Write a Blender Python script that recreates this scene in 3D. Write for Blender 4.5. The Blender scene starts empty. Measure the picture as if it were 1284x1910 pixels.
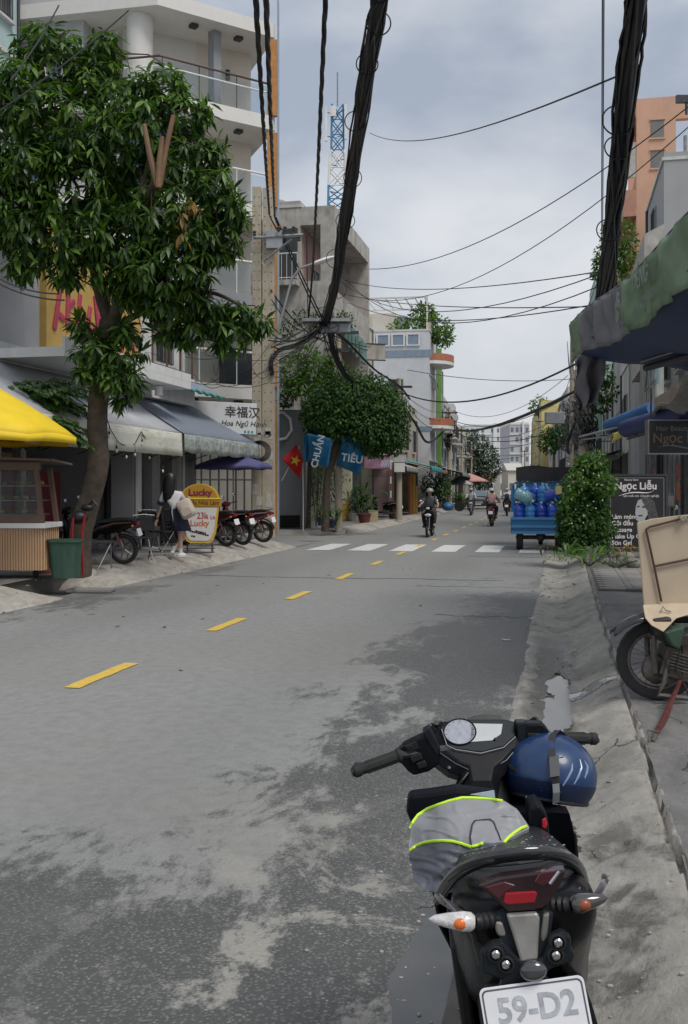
import bpy,bmesh,math,random
import numpy as np
from mathutils import Vector,Matrix,noise
R_=math.radians
random.seed(7);np.random.seed(7)
scene=bpy.context.scene
COL=scene.collection
H=1.65            # eye height of the photographer
F=1900.0          # focal length in photo pixels (1284 x 1910)
# ---------------- camera
cam_d=bpy.data.cameras.new('camera');cam=bpy.data.objects.new('camera',cam_d);COL.objects.link(cam)
cam.location=(0,0,H);cam.rotation_euler=(R_(90),0,0)
cam_d.sensor_fit='VERTICAL';cam_d.sensor_height=36;cam_d.sensor_width=24.2
cam_d.lens=36*F/1910;cam_d.shift_y=-45/1910
cam_d.clip_start=0.05;cam_d.clip_end=3000
scene.camera=cam
# ---------------- view
scene.view_settings.view_transform='Standard';scene.view_settings.look='None'
scene.view_settings.exposure=0.55;scene.view_settings.gamma=1
scene.view_settings.use_curve_mapping=False
# ---------------- sky: pale overcast deck with soft clouds over a Nishita sky
SUN_EL,SUN_AZ=58,138
world=bpy.data.worlds.new('World');scene.world=world;world.use_nodes=True
nt=world.node_tree;nt.nodes.clear()
def wn(t,**k):
    n=nt.nodes.new(t)
    for a,b in k.items():setattr(n,a,b)
    return n
sky=wn('ShaderNodeTexSky',sky_type='NISHITA',sun_disc=False)
sky.sun_elevation=R_(SUN_EL);sky.sun_rotation=R_(SUN_AZ);sky.air_density=1.4;sky.dust_density=3
tc=wn('ShaderNodeTexCoord')
sep=wn('ShaderNodeSeparateXYZ');nt.links.new(tc.outputs['Generated'],sep.inputs[0])
mp=wn('ShaderNodeMapping');mp.inputs['Scale'].default_value=(1.0,1.0,1.9);mp.inputs['Location'].default_value=(0.35,0.1,0.2)
nt.links.new(tc.outputs['Generated'],mp.inputs[0])
n1=wn('ShaderNodeTexNoise');n1.inputs['Scale'].default_value=3.0;n1.inputs['Detail'].default_value=6;n1.inputs['Roughness'].default_value=.52;n1.inputs['Distortion'].default_value=.15
nt.links.new(mp.outputs[0],n1.inputs['Vector'])
r1=wn('ShaderNodeValToRGB');r1.color_ramp.elements[0].position=.40;r1.color_ramp.elements[1].position=.68
r1.color_ramp.elements[0].color=(2.65,3.0,3.65,1);r1.color_ramp.elements[1].color=(5.1,5.25,5.5,1)
nt.links.new(n1.outputs[0],r1.inputs[0])
mr=wn('ShaderNodeMapRange');mr.inputs[1].default_value=0.0;mr.inputs[2].default_value=.34;mr.inputs[3].default_value=1;mr.inputs[4].default_value=0
nt.links.new(sep.outputs[2],mr.inputs[0])
mxh=wn('ShaderNodeMix',data_type='RGBA');mxh.inputs[7].default_value=(5.5,5.6,5.85,1)
pw=wn('ShaderNodeMath',operation='POWER');pw.inputs[1].default_value=1.5;nt.links.new(mr.outputs[0],pw.inputs[0])
pm_=wn('ShaderNodeMath',operation='MULTIPLY');pm_.inputs[1].default_value=.8;nt.links.new(pw.outputs[0],pm_.inputs[0])
nt.links.new(pm_.outputs[0],mxh.inputs[0]);nt.links.new(r1.outputs[0],mxh.inputs[6])
mxs=wn('ShaderNodeMix',data_type='RGBA');mxs.inputs[0].default_value=.93
nt.links.new(sky.outputs[0],mxs.inputs[6]);nt.links.new(mxh.outputs[2],mxs.inputs[7])
bg=wn('ShaderNodeBackground');bg.inputs[1].default_value=.1
nt.links.new(mxs.outputs[2],bg.inputs[0])
ow=wn('ShaderNodeOutputWorld');nt.links.new(bg.outputs[0],ow.inputs[0])
# ---------------- sun behind cloud
sun_d=bpy.data.lights.new('sun','SUN');sun_d.energy=1.5;sun_d.angle=R_(24);sun_d.color=(1,.965,.91)
sun=bpy.data.objects.new('sun',sun_d);COL.objects.link(sun)
_a,_e=R_(SUN_AZ),R_(SUN_EL)
sd=Vector((math.sin(_a)*math.cos(_e),math.cos(_a)*math.cos(_e),math.sin(_e)))
sun.rotation_euler=sd.to_track_quat('Z','Y').to_euler()

# ================= geometry helpers
def W(x,y,Y):return Vector(((x-642)/F*Y,Y,H-(y-910)/F*Y))
def G(x,y,el=0.0):
    Y=(H-el)*F/(y-910);return Vector(((x-642)/F*Y,Y,el))
TH=R_(12);ST,CT=math.sin(TH),math.cos(TH)
_us=[0.0];_cp=[Vector((0,0))];_th=[TH]
for i in range(1,1200):
    u=i*.5;t=min(max((u-40)/50,0),1)
    th=TH-R_(3.5)*(t*t*(3-2*t));_us.append(u);_th.append(th)
    _cp.append(_cp[-1]+Vector((math.sin(th),math.cos(th)))*.5)
def heading(u):
    if u<=0:return TH
    i=min(int(u/.5),1198);return _th[i]
def P(u,v,z=0.0):
    if u<=0:c=Vector((ST,CT))*u;th=TH
    else:
        i=min(int(u/.5),1198);f=u/.5-i;c=_cp[i].lerp(_cp[i+1],f)if f<1 else _cp[i+1];th=_th[i]
    return Vector((c.x+v*math.cos(th),c.y-v*math.sin(th),z))
def UV(p):return(p.x*ST+p.y*CT,p.x*CT-p.y*ST)
def YV(x,v):return v/((x-642)/F*CT-ST)       # depth where the sight line of column x meets lateral offset v
def ZY(y,Y):return H-(y-910)/F*Y

class MB:
    def __init__(s):s.v=[];s.f=[];s.m=[]
    def add(s,vs,fs,m=0,M=None):
        b=len(s.v)
        s.v+=[tuple(M@Vector(q))for q in vs]if M is not None else[tuple(q)for q in vs]
        s.f+=[tuple(b+i for i in f)for f in fs];s.m+=[m]*len(fs);return s
    def box(s,c,d,m=0,M=None,rz=0,rx=0,ry=0):
        x,y,z=d[0]/2,d[1]/2,d[2]/2
        vs=[(-x,-y,-z),(x,-y,-z),(x,y,-z),(-x,y,-z),(-x,-y,z),(x,-y,z),(x,y,z),(-x,y,z)]
        T=Matrix.Translation(c)@Matrix.Rotation(rz,4,'Z')@Matrix.Rotation(ry,4,'Y')@Matrix.Rotation(rx,4,'X')
        if M is not None:T=M@T
        return s.add(vs,[(3,2,1,0),(4,5,6,7),(0,1,5,4),(1,2,6,5),(2,3,7,6),(3,0,4,7)],m,T)
    def bb(s,a,b,m=0,M=None):
        return s.box([(p+q)/2 for p,q in zip(a,b)],[abs(q-p)for p,q in zip(a,b)],m,M)
    def tube(s,pts,r,n=8,m=0,caps=True,M=None,closed=False):
        pts=[Vector(p)for p in pts];k=len(pts)
        rr=r if isinstance(r,(list,tuple))else[r]*k
        up=Vector((0,0,1));rings=[]
        pt=(pts[1]-pts[0]).normalized()
        a=pt.orthogonal().normalized()if abs(pt.z)>.95 else pt.cross(up).normalized()
        for i,p in enumerate(pts):
            if closed:t=(pts[(i+1)%k]-pts[i-1])
            else:t=pts[min(i+1,k-1)]-pts[max(i-1,0)]
            t=t.normalized()if t.length>1e-9 else pt
            a=(a-t*a.dot(t));a=a.normalized()if a.length>1e-6 else t.orthogonal().normalized()
            b=t.cross(a);pt=t
            rings.append([p+(a*math.cos(2*math.pi*j/n)+b*math.sin(2*math.pi*j/n))*rr[i]for j in range(n)])
        return s.loft(rings+([rings[0]]if closed else[]),m,caps and not closed,M)
    def loft(s,rings,m=0,caps=True,M=None,wrap=True):
        n=len(rings[0]);vs=[q for r in rings for q in r];fs=[]
        for i in range(len(rings)-1):
            for j in range(n if wrap else n-1):
                j2=(j+1)%n;fs.append((i*n+j,i*n+j2,(i+1)*n+j2,(i+1)*n+j))
        if caps:fs+=[tuple(range(n-1,-1,-1)),tuple(range((len(rings)-1)*n,len(rings)*n))]
        return s.add(vs,fs,m,M)
    def lathe(s,prof,c=(0,0,0),n=16,m=0,M=None,ax=None,caps=True):
        T=Matrix.Translation(c)
        if ax is not None:T=T@Vector(ax).to_track_quat('Z','Y').to_matrix().to_4x4()
        if M is not None:T=M@T
        rings=[[Vector((r*math.cos(2*math.pi*j/n),r*math.sin(2*math.pi*j/n),z))for j in range(n)]for r,z in prof]
        return s.loft(rings,m,caps,T)
    def prism(s,poly,h,m=0,M=None):      # poly in xy, extruded 0..h along z
        n=len(poly);vs=[(x,y,0)for x,y in poly]+[(x,y,h)for x,y in poly]
        fs=[tuple(range(n-1,-1,-1)),tuple(range(n,2*n))]+[(i,(i+1)%n,n+(i+1)%n,n+i)for i in range(n)]
        return s.add(vs,fs,m,M)
    def quad(s,a,b,c,d,m=0):return s.add([a,b,c,d],[(0,1,2,3)],m)
    def grid(s,fn,nu,nv,m=0,M=None,us=None,vs_=None):
        us=us if us is not None else[i/(nu-1)for i in range(nu)];vs_=vs_ if vs_ is not None else[j/(nv-1)for j in range(nv)]
        pts=[fn(a,b)for a in us for b in vs_];nv=len(vs_)
        return s.add(pts,[(i*nv+j,i*nv+j+1,(i+1)*nv+j+1,(i+1)*nv+j)for i in range(len(us)-1)for j in range(nv-1)],m,M)
    def ball(s,c,r,m=0,n=12,k=8,M=None,sc=(1,1,1)):
        rings=[]
        for i in range(k+1):
            t=math.pi*i/k;rr=max(math.sin(t),.001)
            rings.append([Vector((c[0]+r*sc[0]*rr*math.cos(2*math.pi*j/n),c[1]+r*sc[1]*rr*math.sin(2*math.pi*j/n),c[2]-r*sc[2]*math.cos(t)))for j in range(n)])
        return s.loft(rings,m,True,M)
    def build(s,name,mats,parent=None,smooth=False,ang=40,bevel=0,sub=0,solid=0,bseg=2):
        me=bpy.data.meshes.new(name);me.from_pydata(s.v,[],s.f)
        mats=mats if isinstance(mats,(list,tuple))else[mats]
        for q in mats:me.materials.append(q)
        if len(mats)>1:me.polygons.foreach_set('material_index',s.m)
        if smooth:me.shade_smooth();me.set_sharp_from_angle(angle=R_(ang))
        me.update()
        o=bpy.data.objects.new(name,me);COL.objects.link(o)
        if parent is not None:o.parent=parent
        if solid:q=o.modifiers.new('s','SOLIDIFY');q.thickness=solid;q.offset=0
        if bevel:q=o.modifiers.new('b','BEVEL');q.width=bevel;q.segments=bseg;q.limit_method='ANGLE';q.angle_limit=R_(30)
        if sub:q=o.modifiers.new('u','SUBSURF');q.levels=sub;q.render_levels=sub
        return o
def tag(o,label=None,cat=None,group=None,kind=None):
    for k,q in(('label',label),('category',cat),('group',group),('kind',kind)):
        if q:o[k]=q
    return o
def empty(name,loc=(0,0,0),rz=0,label=None,cat=None,group=None):
    o=bpy.data.objects.new(name,None);COL.objects.link(o);o.location=loc;o.rotation_euler=(0,0,rz)
    o.empty_display_size=.1
    return tag(o,label,cat,group)
def mesh_empty_base(o):return o
_children={}
def copy_tree(o,parent=None,label=None,group=None):
    c=o.copy();COL.objects.link(c)
    if parent is not None:c.parent=parent
    if label:c['label']=label
    if group:c['group']=group
    for ch in o.children:copy_tree(ch,c)
    return c

# ================= materials
_mats={}
def mat(name,col,rough=.6,metal=0,var=.12,scale=4,bump=0,bscale=60,stain=0,scol=(.05,.045,.04),coat=0,trans=0,emit=0,alpha=1,spec=.5,streak=0.2):
    if name in _mats:return _mats[name]
    m=bpy.data.materials.new(name);m.use_nodes=True;t=m.node_tree;N=t.nodes;L=t.links
    b=N['Principled BSDF']
    b.inputs['Roughness'].default_value=rough;b.inputs['Metallic'].default_value=metal
    b.inputs['Specular IOR Level'].default_value=spec
    b.inputs['Coat Weight'].default_value=coat;b.inputs['Coat Roughness'].default_value=.08
    b.inputs['Transmission Weight'].default_value=trans;b.inputs['Alpha'].default_value=alpha
    c=N.new('ShaderNodeTexCoord');out=None
    no=N.new('ShaderNodeTexNoise');no.inputs['Scale'].default_value=scale;no.inputs['Detail'].default_value=5;no.inputs['Roughness'].default_value=.6
    L.new(c.outputs['Object'],no.inputs['Vector'])
    mx=N.new('ShaderNodeMix');mx.data_type='RGBA'
    mx.inputs[6].default_value=tuple(q*(1-var)for q in col)+(1,);mx.inputs[7].default_value=tuple(min(q*(1+var),1)for q in col)+(1,)
    cr=N.new('ShaderNodeMapRange');cr.inputs[1].default_value=.3;cr.inputs[2].default_value=.7
    L.new(no.outputs[0],cr.inputs[0]);L.new(cr.outputs[0],mx.inputs[0]);out=mx.outputs[2]
    if stain:
        mp=N.new('ShaderNodeMapping');mp.inputs['Scale'].default_value=(1,1,streak);L.new(c.outputs['Object'],mp.inputs[0])
        n2=N.new('ShaderNodeTexNoise');n2.inputs['Scale'].default_value=scale*.7;n2.inputs['Detail'].default_value=9;n2.inputs['Roughness'].default_value=.68;n2.inputs['Distortion'].default_value=.4
        L.new(mp.outputs[0],n2.inputs['Vector'])
        r=N.new('ShaderNodeMapRange');r.inputs[1].default_value=.5;r.inputs[2].default_value=.72;r.inputs[3].default_value=0;r.inputs[4].default_value=stain
        L.new(n2.outputs[0],r.inputs[0])
        m2=N.new('ShaderNodeMix');m2.data_type='RGBA';m2.inputs[7].default_value=scol+(1,)
        L.new(r.outputs[0],m2.inputs[0]);L.new(out,m2.inputs[6]);out=m2.outputs[2]
    L.new(out,b.inputs['Base Color'])
    rr=N.new('ShaderNodeMapRange');rr.inputs[3].default_value=max(rough-.08,.02);rr.inputs[4].default_value=min(rough+.1,1)
    L.new(no.outputs[0],rr.inputs[0]);L.new(rr.outputs[0],b.inputs['Roughness'])
    if bump:
        n3=N.new('ShaderNodeTexNoise');n3.inputs['Scale'].default_value=bscale;n3.inputs['Detail'].default_value=6
        L.new(c.outputs['Object'],n3.inputs['Vector'])
        bp=N.new('ShaderNodeBump');bp.inputs['Strength'].default_value=bump;bp.inputs['Distance'].default_value=.01
        L.new(n3.outputs[0],bp.inputs['Height']);L.new(bp.outputs[0],b.inputs['Normal'])
    if emit:
        b.inputs['Emission Color'].default_value=tuple(col)+(1,);b.inputs['Emission Strength'].default_value=emit
    _mats[name]=m;return m
def leafmat(name,dark,light,rough=.42,trans=.25,spec=.5):
    if name in _mats:return _mats[name]
    m=bpy.data.materials.new(name);m.use_nodes=True;t=m.node_tree;N=t.nodes;L=t.links
    b=N['Principled BSDF'];b.inputs['Roughness'].default_value=rough;b.inputs['Specular IOR Level'].default_value=spec
    g=N.new('ShaderNodeNewGeometry');mx=N.new('ShaderNodeMix');mx.data_type='RGBA'
    mx.inputs[6].default_value=tuple(dark)+(1,);mx.inputs[7].default_value=tuple(light)+(1,)
    pw=N.new('ShaderNodeMath');pw.operation='POWER';pw.inputs[1].default_value=2.2
    L.new(g.outputs['Random Per Island'],pw.inputs[0]);L.new(pw.outputs[0],mx.inputs[0]);L.new(mx.outputs[2],b.inputs['Base Color'])
    tr=N.new('ShaderNodeBsdfTranslucent');tm=N.new('ShaderNodeMix');tm.data_type='RGBA';tm.blend_type='MULTIPLY';tm.inputs[0].default_value=1
    tm.inputs[7].default_value=(1.5,1.7,.5,1);L.new(mx.outputs[2],tm.inputs[6]);L.new(tm.outputs[2],tr.inputs[0])
    ms=N.new('ShaderNodeMixShader');ms.inputs[0].default_value=trans
    L.new(b.outputs[0],ms.inputs[1]);L.new(tr.outputs[0],ms.inputs[2]);L.new(ms.outputs[0],N['Material Output'].inputs[0])
    _mats[name]=m;return m
def stripemat(name,cols,scale,axis=1,rough=.7,wav=.0,bump=.0,soft=False):
    """vertical/long stripes across local axis; cols = two colours"""
    if name in _mats:return _mats[name]
    m=mat(name,cols[0],rough,var=.1);t=m.node_tree;N=t.nodes;L=t.links;b=N['Principled BSDF']
    c=N.new('ShaderNodeTexCoord');s=N.new('ShaderNodeSeparateXYZ');L.new(c.outputs['Object'],s.inputs[0])
    k=N.new('ShaderNodeMath');k.operation='MULTIPLY';k.inputs[1].default_value=scale;L.new(s.outputs[axis],k.inputs[0])
    q=N.new('ShaderNodeMath');q.operation='SINE';L.new(k.outputs[0],q.inputs[0])
    r=N.new('ShaderNodeMapRange');r.inputs[1].default_value=-.3 if not soft else-1;r.inputs[2].default_value=.3 if not soft else 1;L.new(q.outputs[0],r.inputs[0])
    old=b.inputs['Base Color'].links[0].from_socket
    mx=N.new('ShaderNodeMix');mx.data_type='RGBA';mx.inputs[7].default_value=tuple(cols[1])+(1,)
    L.new(r.outputs[0],mx.inputs[0]);L.new(old,mx.inputs[6]);L.new(mx.outputs[2],b.inputs['Base Color'])
    if bump:
        bp=N.new('ShaderNodeBump');bp.inputs['Strength'].default_value=bump;bp.inputs['Distance'].default_value=.03
        L.new(q.outputs[0],bp.inputs['Height']);L.new(bp.outputs[0],b.inputs['Normal'])
    return m
M=dict(
    black=mat('black_plastic',(.008,.008,.009),.5,var=.25,scale=30,bump=.06,bscale=400),
    gloss=mat('black_gloss',(.005,.005,.006),.26,var=.2,spec=.22),
    rubber=mat('rubber',(.018,.018,.018),.75,bump=.2,bscale=200),
    chrome=mat('chrome',(.55,.55,.56),.22,1,var=.1),
    steel=mat('steel',(.3,.3,.3),.45,.9,var=.25,bump=.1),
    dsteel=mat('dark_steel',(.07,.07,.075),.5,.6,var=.3,scale=12),
    white=mat('white_paint',(.74,.74,.72),.55,var=.06,stain=.25,scol=(.3,.29,.26)),
    cream=mat('cream_paint',(.66,.61,.53),.6,var=.06,stain=.15,scol=(.3,.27,.22)),
    concrete=mat('old_concrete',(.45,.43,.39),.9,var=.22,scale=3,bump=.3,bscale=20,stain=.7,scol=(.09,.085,.08)),
    pole=mat('pole_concrete',(.42,.37,.28),.9,var=.12,scale=5,bump=.3,bscale=40,stain=.45,scol=(.16,.14,.11)),
    glass=mat('window_glass',(.05,.06,.07),.08,var=.3,scale=.5,spec=.9),
    dark=mat('deep_shade',(.009,.009,.010),.8,var=.4,scale=2),  # near-black tone paints in the shade of shop depths and holes
    cable=mat('cable_black',(.010,.010,.011),.55,var=.3,scale=20),
    skin=mat('skin',(.45,.27,.19),.5,var=.06),
    hair=mat('hair',(.010,.008,.007),.38,var=.3,scale=60),
    wood=mat('wood_brown',(.09,.05,.03),.5,var=.3,scale=8),
    ledge=mat('ledge_white',(.6,.6,.58),.6,var=.1,stain=.5,scol=(.22,.21,.19)),
)

def text(name,s,size,mt,parent,loc,rot=(R_(90),0,0),ext=.002,align='CENTER',off=0.0,sx=1,shear=0,spacing=1):
    cu=bpy.data.curves.new(name,'FONT');cu.body=s;cu.size=size;cu.extrude=ext;cu.align_x=align;cu.align_y='CENTER'
    cu.offset=off*size;cu.shear=shear;cu.resolution_u=3;cu.space_character=spacing
    to=bpy.data.objects.new(name,cu);COL.objects.link(to)
    dg=bpy.context.evaluated_depsgraph_get();me=bpy.data.meshes.new_from_object(to.evaluated_get(dg))
    bpy.data.objects.remove(to);bpy.data.curves.remove(cu)
    me.materials.clear();me.materials.append(mt)
    o=bpy.data.objects.new(name,me);COL.objects.link(o);o.location=loc;o.rotation_euler=rot;o.scale=(sx,1,1)
    if parent is not None:o.parent=parent
    return o

# ================= leaves
LEAF_LONG=(np.array([[0,0,0],[-.11,.28,.03],[0,.28,0],[.11,.28,.03],[-.13,.58,-.02],[0,.58,-.05],[.13,.58,-.02],[0,1,-.2]]),
             [(0,2,1),(0,3,2),(1,2,5,4),(2,3,6,5),(4,5,7),(5,6,7)])
LEAF_OVAL=(np.array([[0,0,0],[-.26,.45,.06],[0,.5,0],[.26,.45,.06],[0,1,-.12]]),[(0,2,1),(0,3,2),(1,2,4),(2,3,4)])
LEAF_BLADE=(np.array([[0,0,0],[-.05,.35,.12],[.05,.35,.12],[-.04,.7,.1],[.04,.7,.1],[0,1,-.1]]),[(0,2,1),(1,2,4,3),(3,4,5)])
def leafmesh(name,tpl,pos,dirs,nrm,L,mt,wid=1.0):
    V0,F0=tpl;V0=V0.copy();V0[:,0]*=wid
    pos=np.asarray(pos,float);d=np.asarray(dirs,float);nr=np.asarray(nrm,float);L=np.asarray(L,float).reshape(-1,1,1)
    d/=np.linalg.norm(d,axis=1,keepdims=True)+1e-9
    x=np.cross(d,nr);x/=np.linalg.norm(x,axis=1,keepdims=True)+1e-9
    z=np.cross(x,d);N=len(pos);k=len(V0)
    B=np.stack([x,d,z],axis=1)
    v=np.einsum('kj,njc->nkc',V0,B)*L+pos[:,None,:]
    me=bpy.data.meshes.new(name);me.vertices.add(N*k);me.vertices.foreach_set('co',v.reshape(-1))
    lp=np.concatenate([np.array(f)for f in F0]);sz=np.array([len(f)for f in F0])
    al=(lp[None,:]+(np.arange(N)*k)[:,None]).reshape(-1)
    st=np.concatenate([[0],np.cumsum(sz)[:-1]]);nl=len(lp)
    als=(st[None,:]+(np.arange(N)*nl)[:,None]).reshape(-1)
    me.loops.add(len(al));me.loops.foreach_set('vertex_index',al.astype(np.int32))
    me.polygons.add(len(als));me.polygons.foreach_set('loop_start',als.astype(np.int32))
    me.polygons.foreach_set('use_smooth',np.ones(len(als),bool))
    me.materials.append(mt);me.update(calc_edges=True);me.validate()
    return me
def leafobj(name,*a,parent=None,kind=None,**k):
    o=bpy.data.objects.new(name,leafmesh(name,*a,**k));COL.objects.link(o)
    if parent is not None:o.parent=parent
    if kind:o['kind']=kind
    return o
def rnd_dirs(n,rng):
    v=rng.normal(size=(n,3));return v/np.linalg.norm(v,axis=1,keepdims=True)

def fixn(o):
    bm=bmesh.new();bm.from_mesh(o.data);bmesh.ops.recalc_face_normals(bm,faces=bm.faces);bm.to_mesh(o.data);bm.free();return o

def rrect(w,h,r,n=5):
    return[(sx*(w/2-r)+r*math.cos(a),sy*(h/2-r)+r*math.sin(a))for sx,sy,a0 in((1,1,0),(-1,1,90),(-1,-1,180),(1,-1,270))for a in[R_(a0+90*k/n)for k in range(n+1)]]
XZ=Matrix.Rotation(R_(90),4,'X')
# ================= ground, road, gutter, kerbs
def road_nodes(m,kind):
    """shared asphalt / concrete node set in road coordinates (UV map 'road' holds u, v metres)"""
    t=m.node_tree;N=t.nodes;L=t.links;b=N['Principled BSDF']
    def nd(tp,**k):
        n=N.new(tp)
        for a,q in k.items():setattr(n,a,q)
        return n
    uv=nd('ShaderNodeUVMap');uv.uv_map='road'
    sp=nd('ShaderNodeSeparateXYZ');L.new(uv.outputs[0],sp.inputs[0])
    def noi(scale,det=6,ro=.6,dist=0,sc=(1,1,1)):
        mp=nd('ShaderNodeMapping');mp.inputs['Scale'].default_value=sc;L.new(uv.outputs[0],mp.inputs[0])
        n=nd('ShaderNodeTexNoise');n.inputs['Scale'].default_value=scale;n.inputs['Detail'].default_value=det;n.inputs['Roughness'].default_value=ro;n.inputs['Distortion'].default_value=dist
        L.new(mp.outputs[0],n.inputs['Vector']);return n.outputs[0]
    def ma(op,a,c=None,e=None):
        n=nd('ShaderNodeMath',operation=op)
        for i,q in enumerate((a,c,e)):
            if q is None:continue
            if isinstance(q,(int,float)):n.inputs[i].default_value=q
            else:L.new(q,n.inputs[i])
        return n.outputs[0]
    def rng(v,a,c,lo=0,hi=1,st='SMOOTHSTEP'):
        n=nd('ShaderNodeMapRange',interpolation_type=st)
        for i,q in enumerate((v,a,c,lo,hi)):
            if isinstance(q,(int,float)):n.inputs[i].default_value=q
            else:L.new(q,n.inputs[i])
        return n.outputs[0]
    def mix(f,a,c):
        n=nd('ShaderNodeMix',data_type='RGBA')
        for i,q in((0,f),(6,a),(7,c)):
            if isinstance(q,tuple):n.inputs[i].default_value=q+(1,)
            elif isinstance(q,(int,float)):n.inputs[i].default_value=q
            else:L.new(q,n.inputs[i])
        return n.outputs[2]
    return nd,uv,sp,noi,ma,rng,mix,b,L
def asphalt_mat():
    m=bpy.data.materials.new('asphalt');m.use_nodes=True
    nd,uv,sp,noi,ma,rng,mix,b,L=road_nodes(m,'a')
    u,v=sp.outputs[0],sp.outputs[1]
    big=noi(.55,7,.62,.6,(.5,1,1));mid=noi(2.2,8,.7,.5,(.55,1.1,1));fine=noi(160,4,.7)
    med=noi(9,6,.65)
    vo=nd('ShaderNodeTexVoronoi');vo.inputs['Scale'].default_value=115;L.new(uv.outputs[0],vo.inputs['Vector'])
    vg=nd('ShaderNodeTexVoronoi');vg.inputs['Scale'].default_value=60;L.new(uv.outputs[0],vg.inputs['Vector'])
    # damp zone: near the right gutter and in the foreground, ragged edge
    edge=rng(v,-3.6,-.4);fore=rng(u,6.0,3.3);farr=rng(u,30,12)
    z1=ma('MULTIPLY',edge,farr);zz=ma('MAXIMUM',ma('MULTIPLY',z1,.85),ma('MULTIPLY',fore,ma('ADD',ma('MULTIPLY',edge,.3),.82)))
    le=ma('MULTIPLY',rng(v,-5.2,-7.0),rng(u,8.0,12.0));zz=ma('MAXIMUM',zz,ma('MULTIPLY',le,ma('MULTIPLY',.62,rng(u,34,18))))
    w=ma('ADD',ma('ADD',ma('MULTIPLY',big,.95),ma('MULTIPLY',mid,.75)),ma('ADD',ma('MULTIPLY',zz,.56),ma('ADD',ma('MULTIPLY',noi(14,7,.72,.3,(.5,1,1)),.32),ma('MULTIPLY',noi(70,4,.7),.16))))
    wet=rng(w,1.41,1.53)
    base=mix(rng(fine,.3,.7),(.215,.218,.212),(.32,.317,.303))
    base=mix(ma('MULTIPLY',rng(med,.35,.7),.35),base,(.13,.131,.128))
    big2=noi(.28,4,.5,.3)
    base=mix(ma('MULTIPLY',rng(big2,.45,.65),.3),base,(.225,.215,.19))
    # dusty lighter crust between damp patches in the foreground
    crust=ma('MULTIPLY',rng(ma('ADD',noi(1.5,8,.68,.8,(.7,1.0,1)),ma('MULTIPLY',ma('SUBTRACT',noi(18,7,.75),.5),.3)),.50,.58),ma('MULTIPLY',fore,rng(v,-2.2,-1.0)))
    base=mix(ma('MULTIPLY',crust,.6),base,(.36,.335,.285))
    stones=rng(vo.outputs['Distance'],.18,.42)
    wetc=mix(rng(vg.outputs['Distance'],.1,.5),(.155,.15,.14),(.045,.046,.045))
    wetc=mix(ma('MULTIPLY',rng(vo.outputs['Color'],.86,.9),.45),wetc,(.30,.28,.25))
    wetf=ma('MULTIPLY',wet,ma('SUBTRACT',1,crust));wetf=ma('MULTIPLY',wetf,ma('SUBTRACT',.80,ma('MULTIPLY',rng(u,6,20),.4)))
    col=mix(wetf,base,wetc)
    col=mix(ma('MULTIPLY',rng(vo.outputs['Color'],.8,.9),.14),col,(.45,.43,.4))
    # oil spots
    sv=nd('ShaderNodeTexVoronoi');sv.inputs['Scale'].default_value=1.5;sv.inputs['Randomness'].default_value=1
    mp=nd('ShaderNodeMapping');mp.inputs['Scale'].default_value=(1,1,1);L.new(uv.outputs[0],mp.inputs[0]);L.new(mp.outputs[0],sv.inputs['Vector'])
    thr=ma('MULTIPLY',rng(sv.outputs['Color'],.55,1.0),.11)
    spots=rng(ma('SUBTRACT',thr,ma('ADD',sv.outputs['Distance'],ma('MULTIPLY',ma('SUBTRACT',mid,.5),.15))),-.005,.03)
    col=mix(ma('MULTIPLY',spots,.6),col,(.055,.056,.055))
    # traffic-polished wheel tracks
    tr=ma('ABSOLUTE',ma('SUBTRACT',ma('ABSOLUTE',ma('ADD',v,3.9)),1.7))
    col=mix(ma('MULTIPLY',rng(tr,.9,.0),.16),col,(.12,.122,.12))
    L.new(col,b.inputs['Base Color'])
    L.new(rng(wetf,0,1,.82,.5),b.inputs['Roughness']);b.inputs['Specular IOR Level'].default_value=.35
    bp=nd('ShaderNodeBump');bp.inputs['Strength'].default_value=.55;bp.inputs['Distance'].default_value=.008
    h=ma('ADD',ma('MULTIPLY',vg.outputs['Distance'],-.8),ma('ADD',ma('MULTIPLY',fine,.4),ma('MULTIPLY',med,.8)))
    L.new(h,bp.inputs['Height']);L.new(bp.outputs[0],b.inputs['Normal'])
    return m
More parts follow.
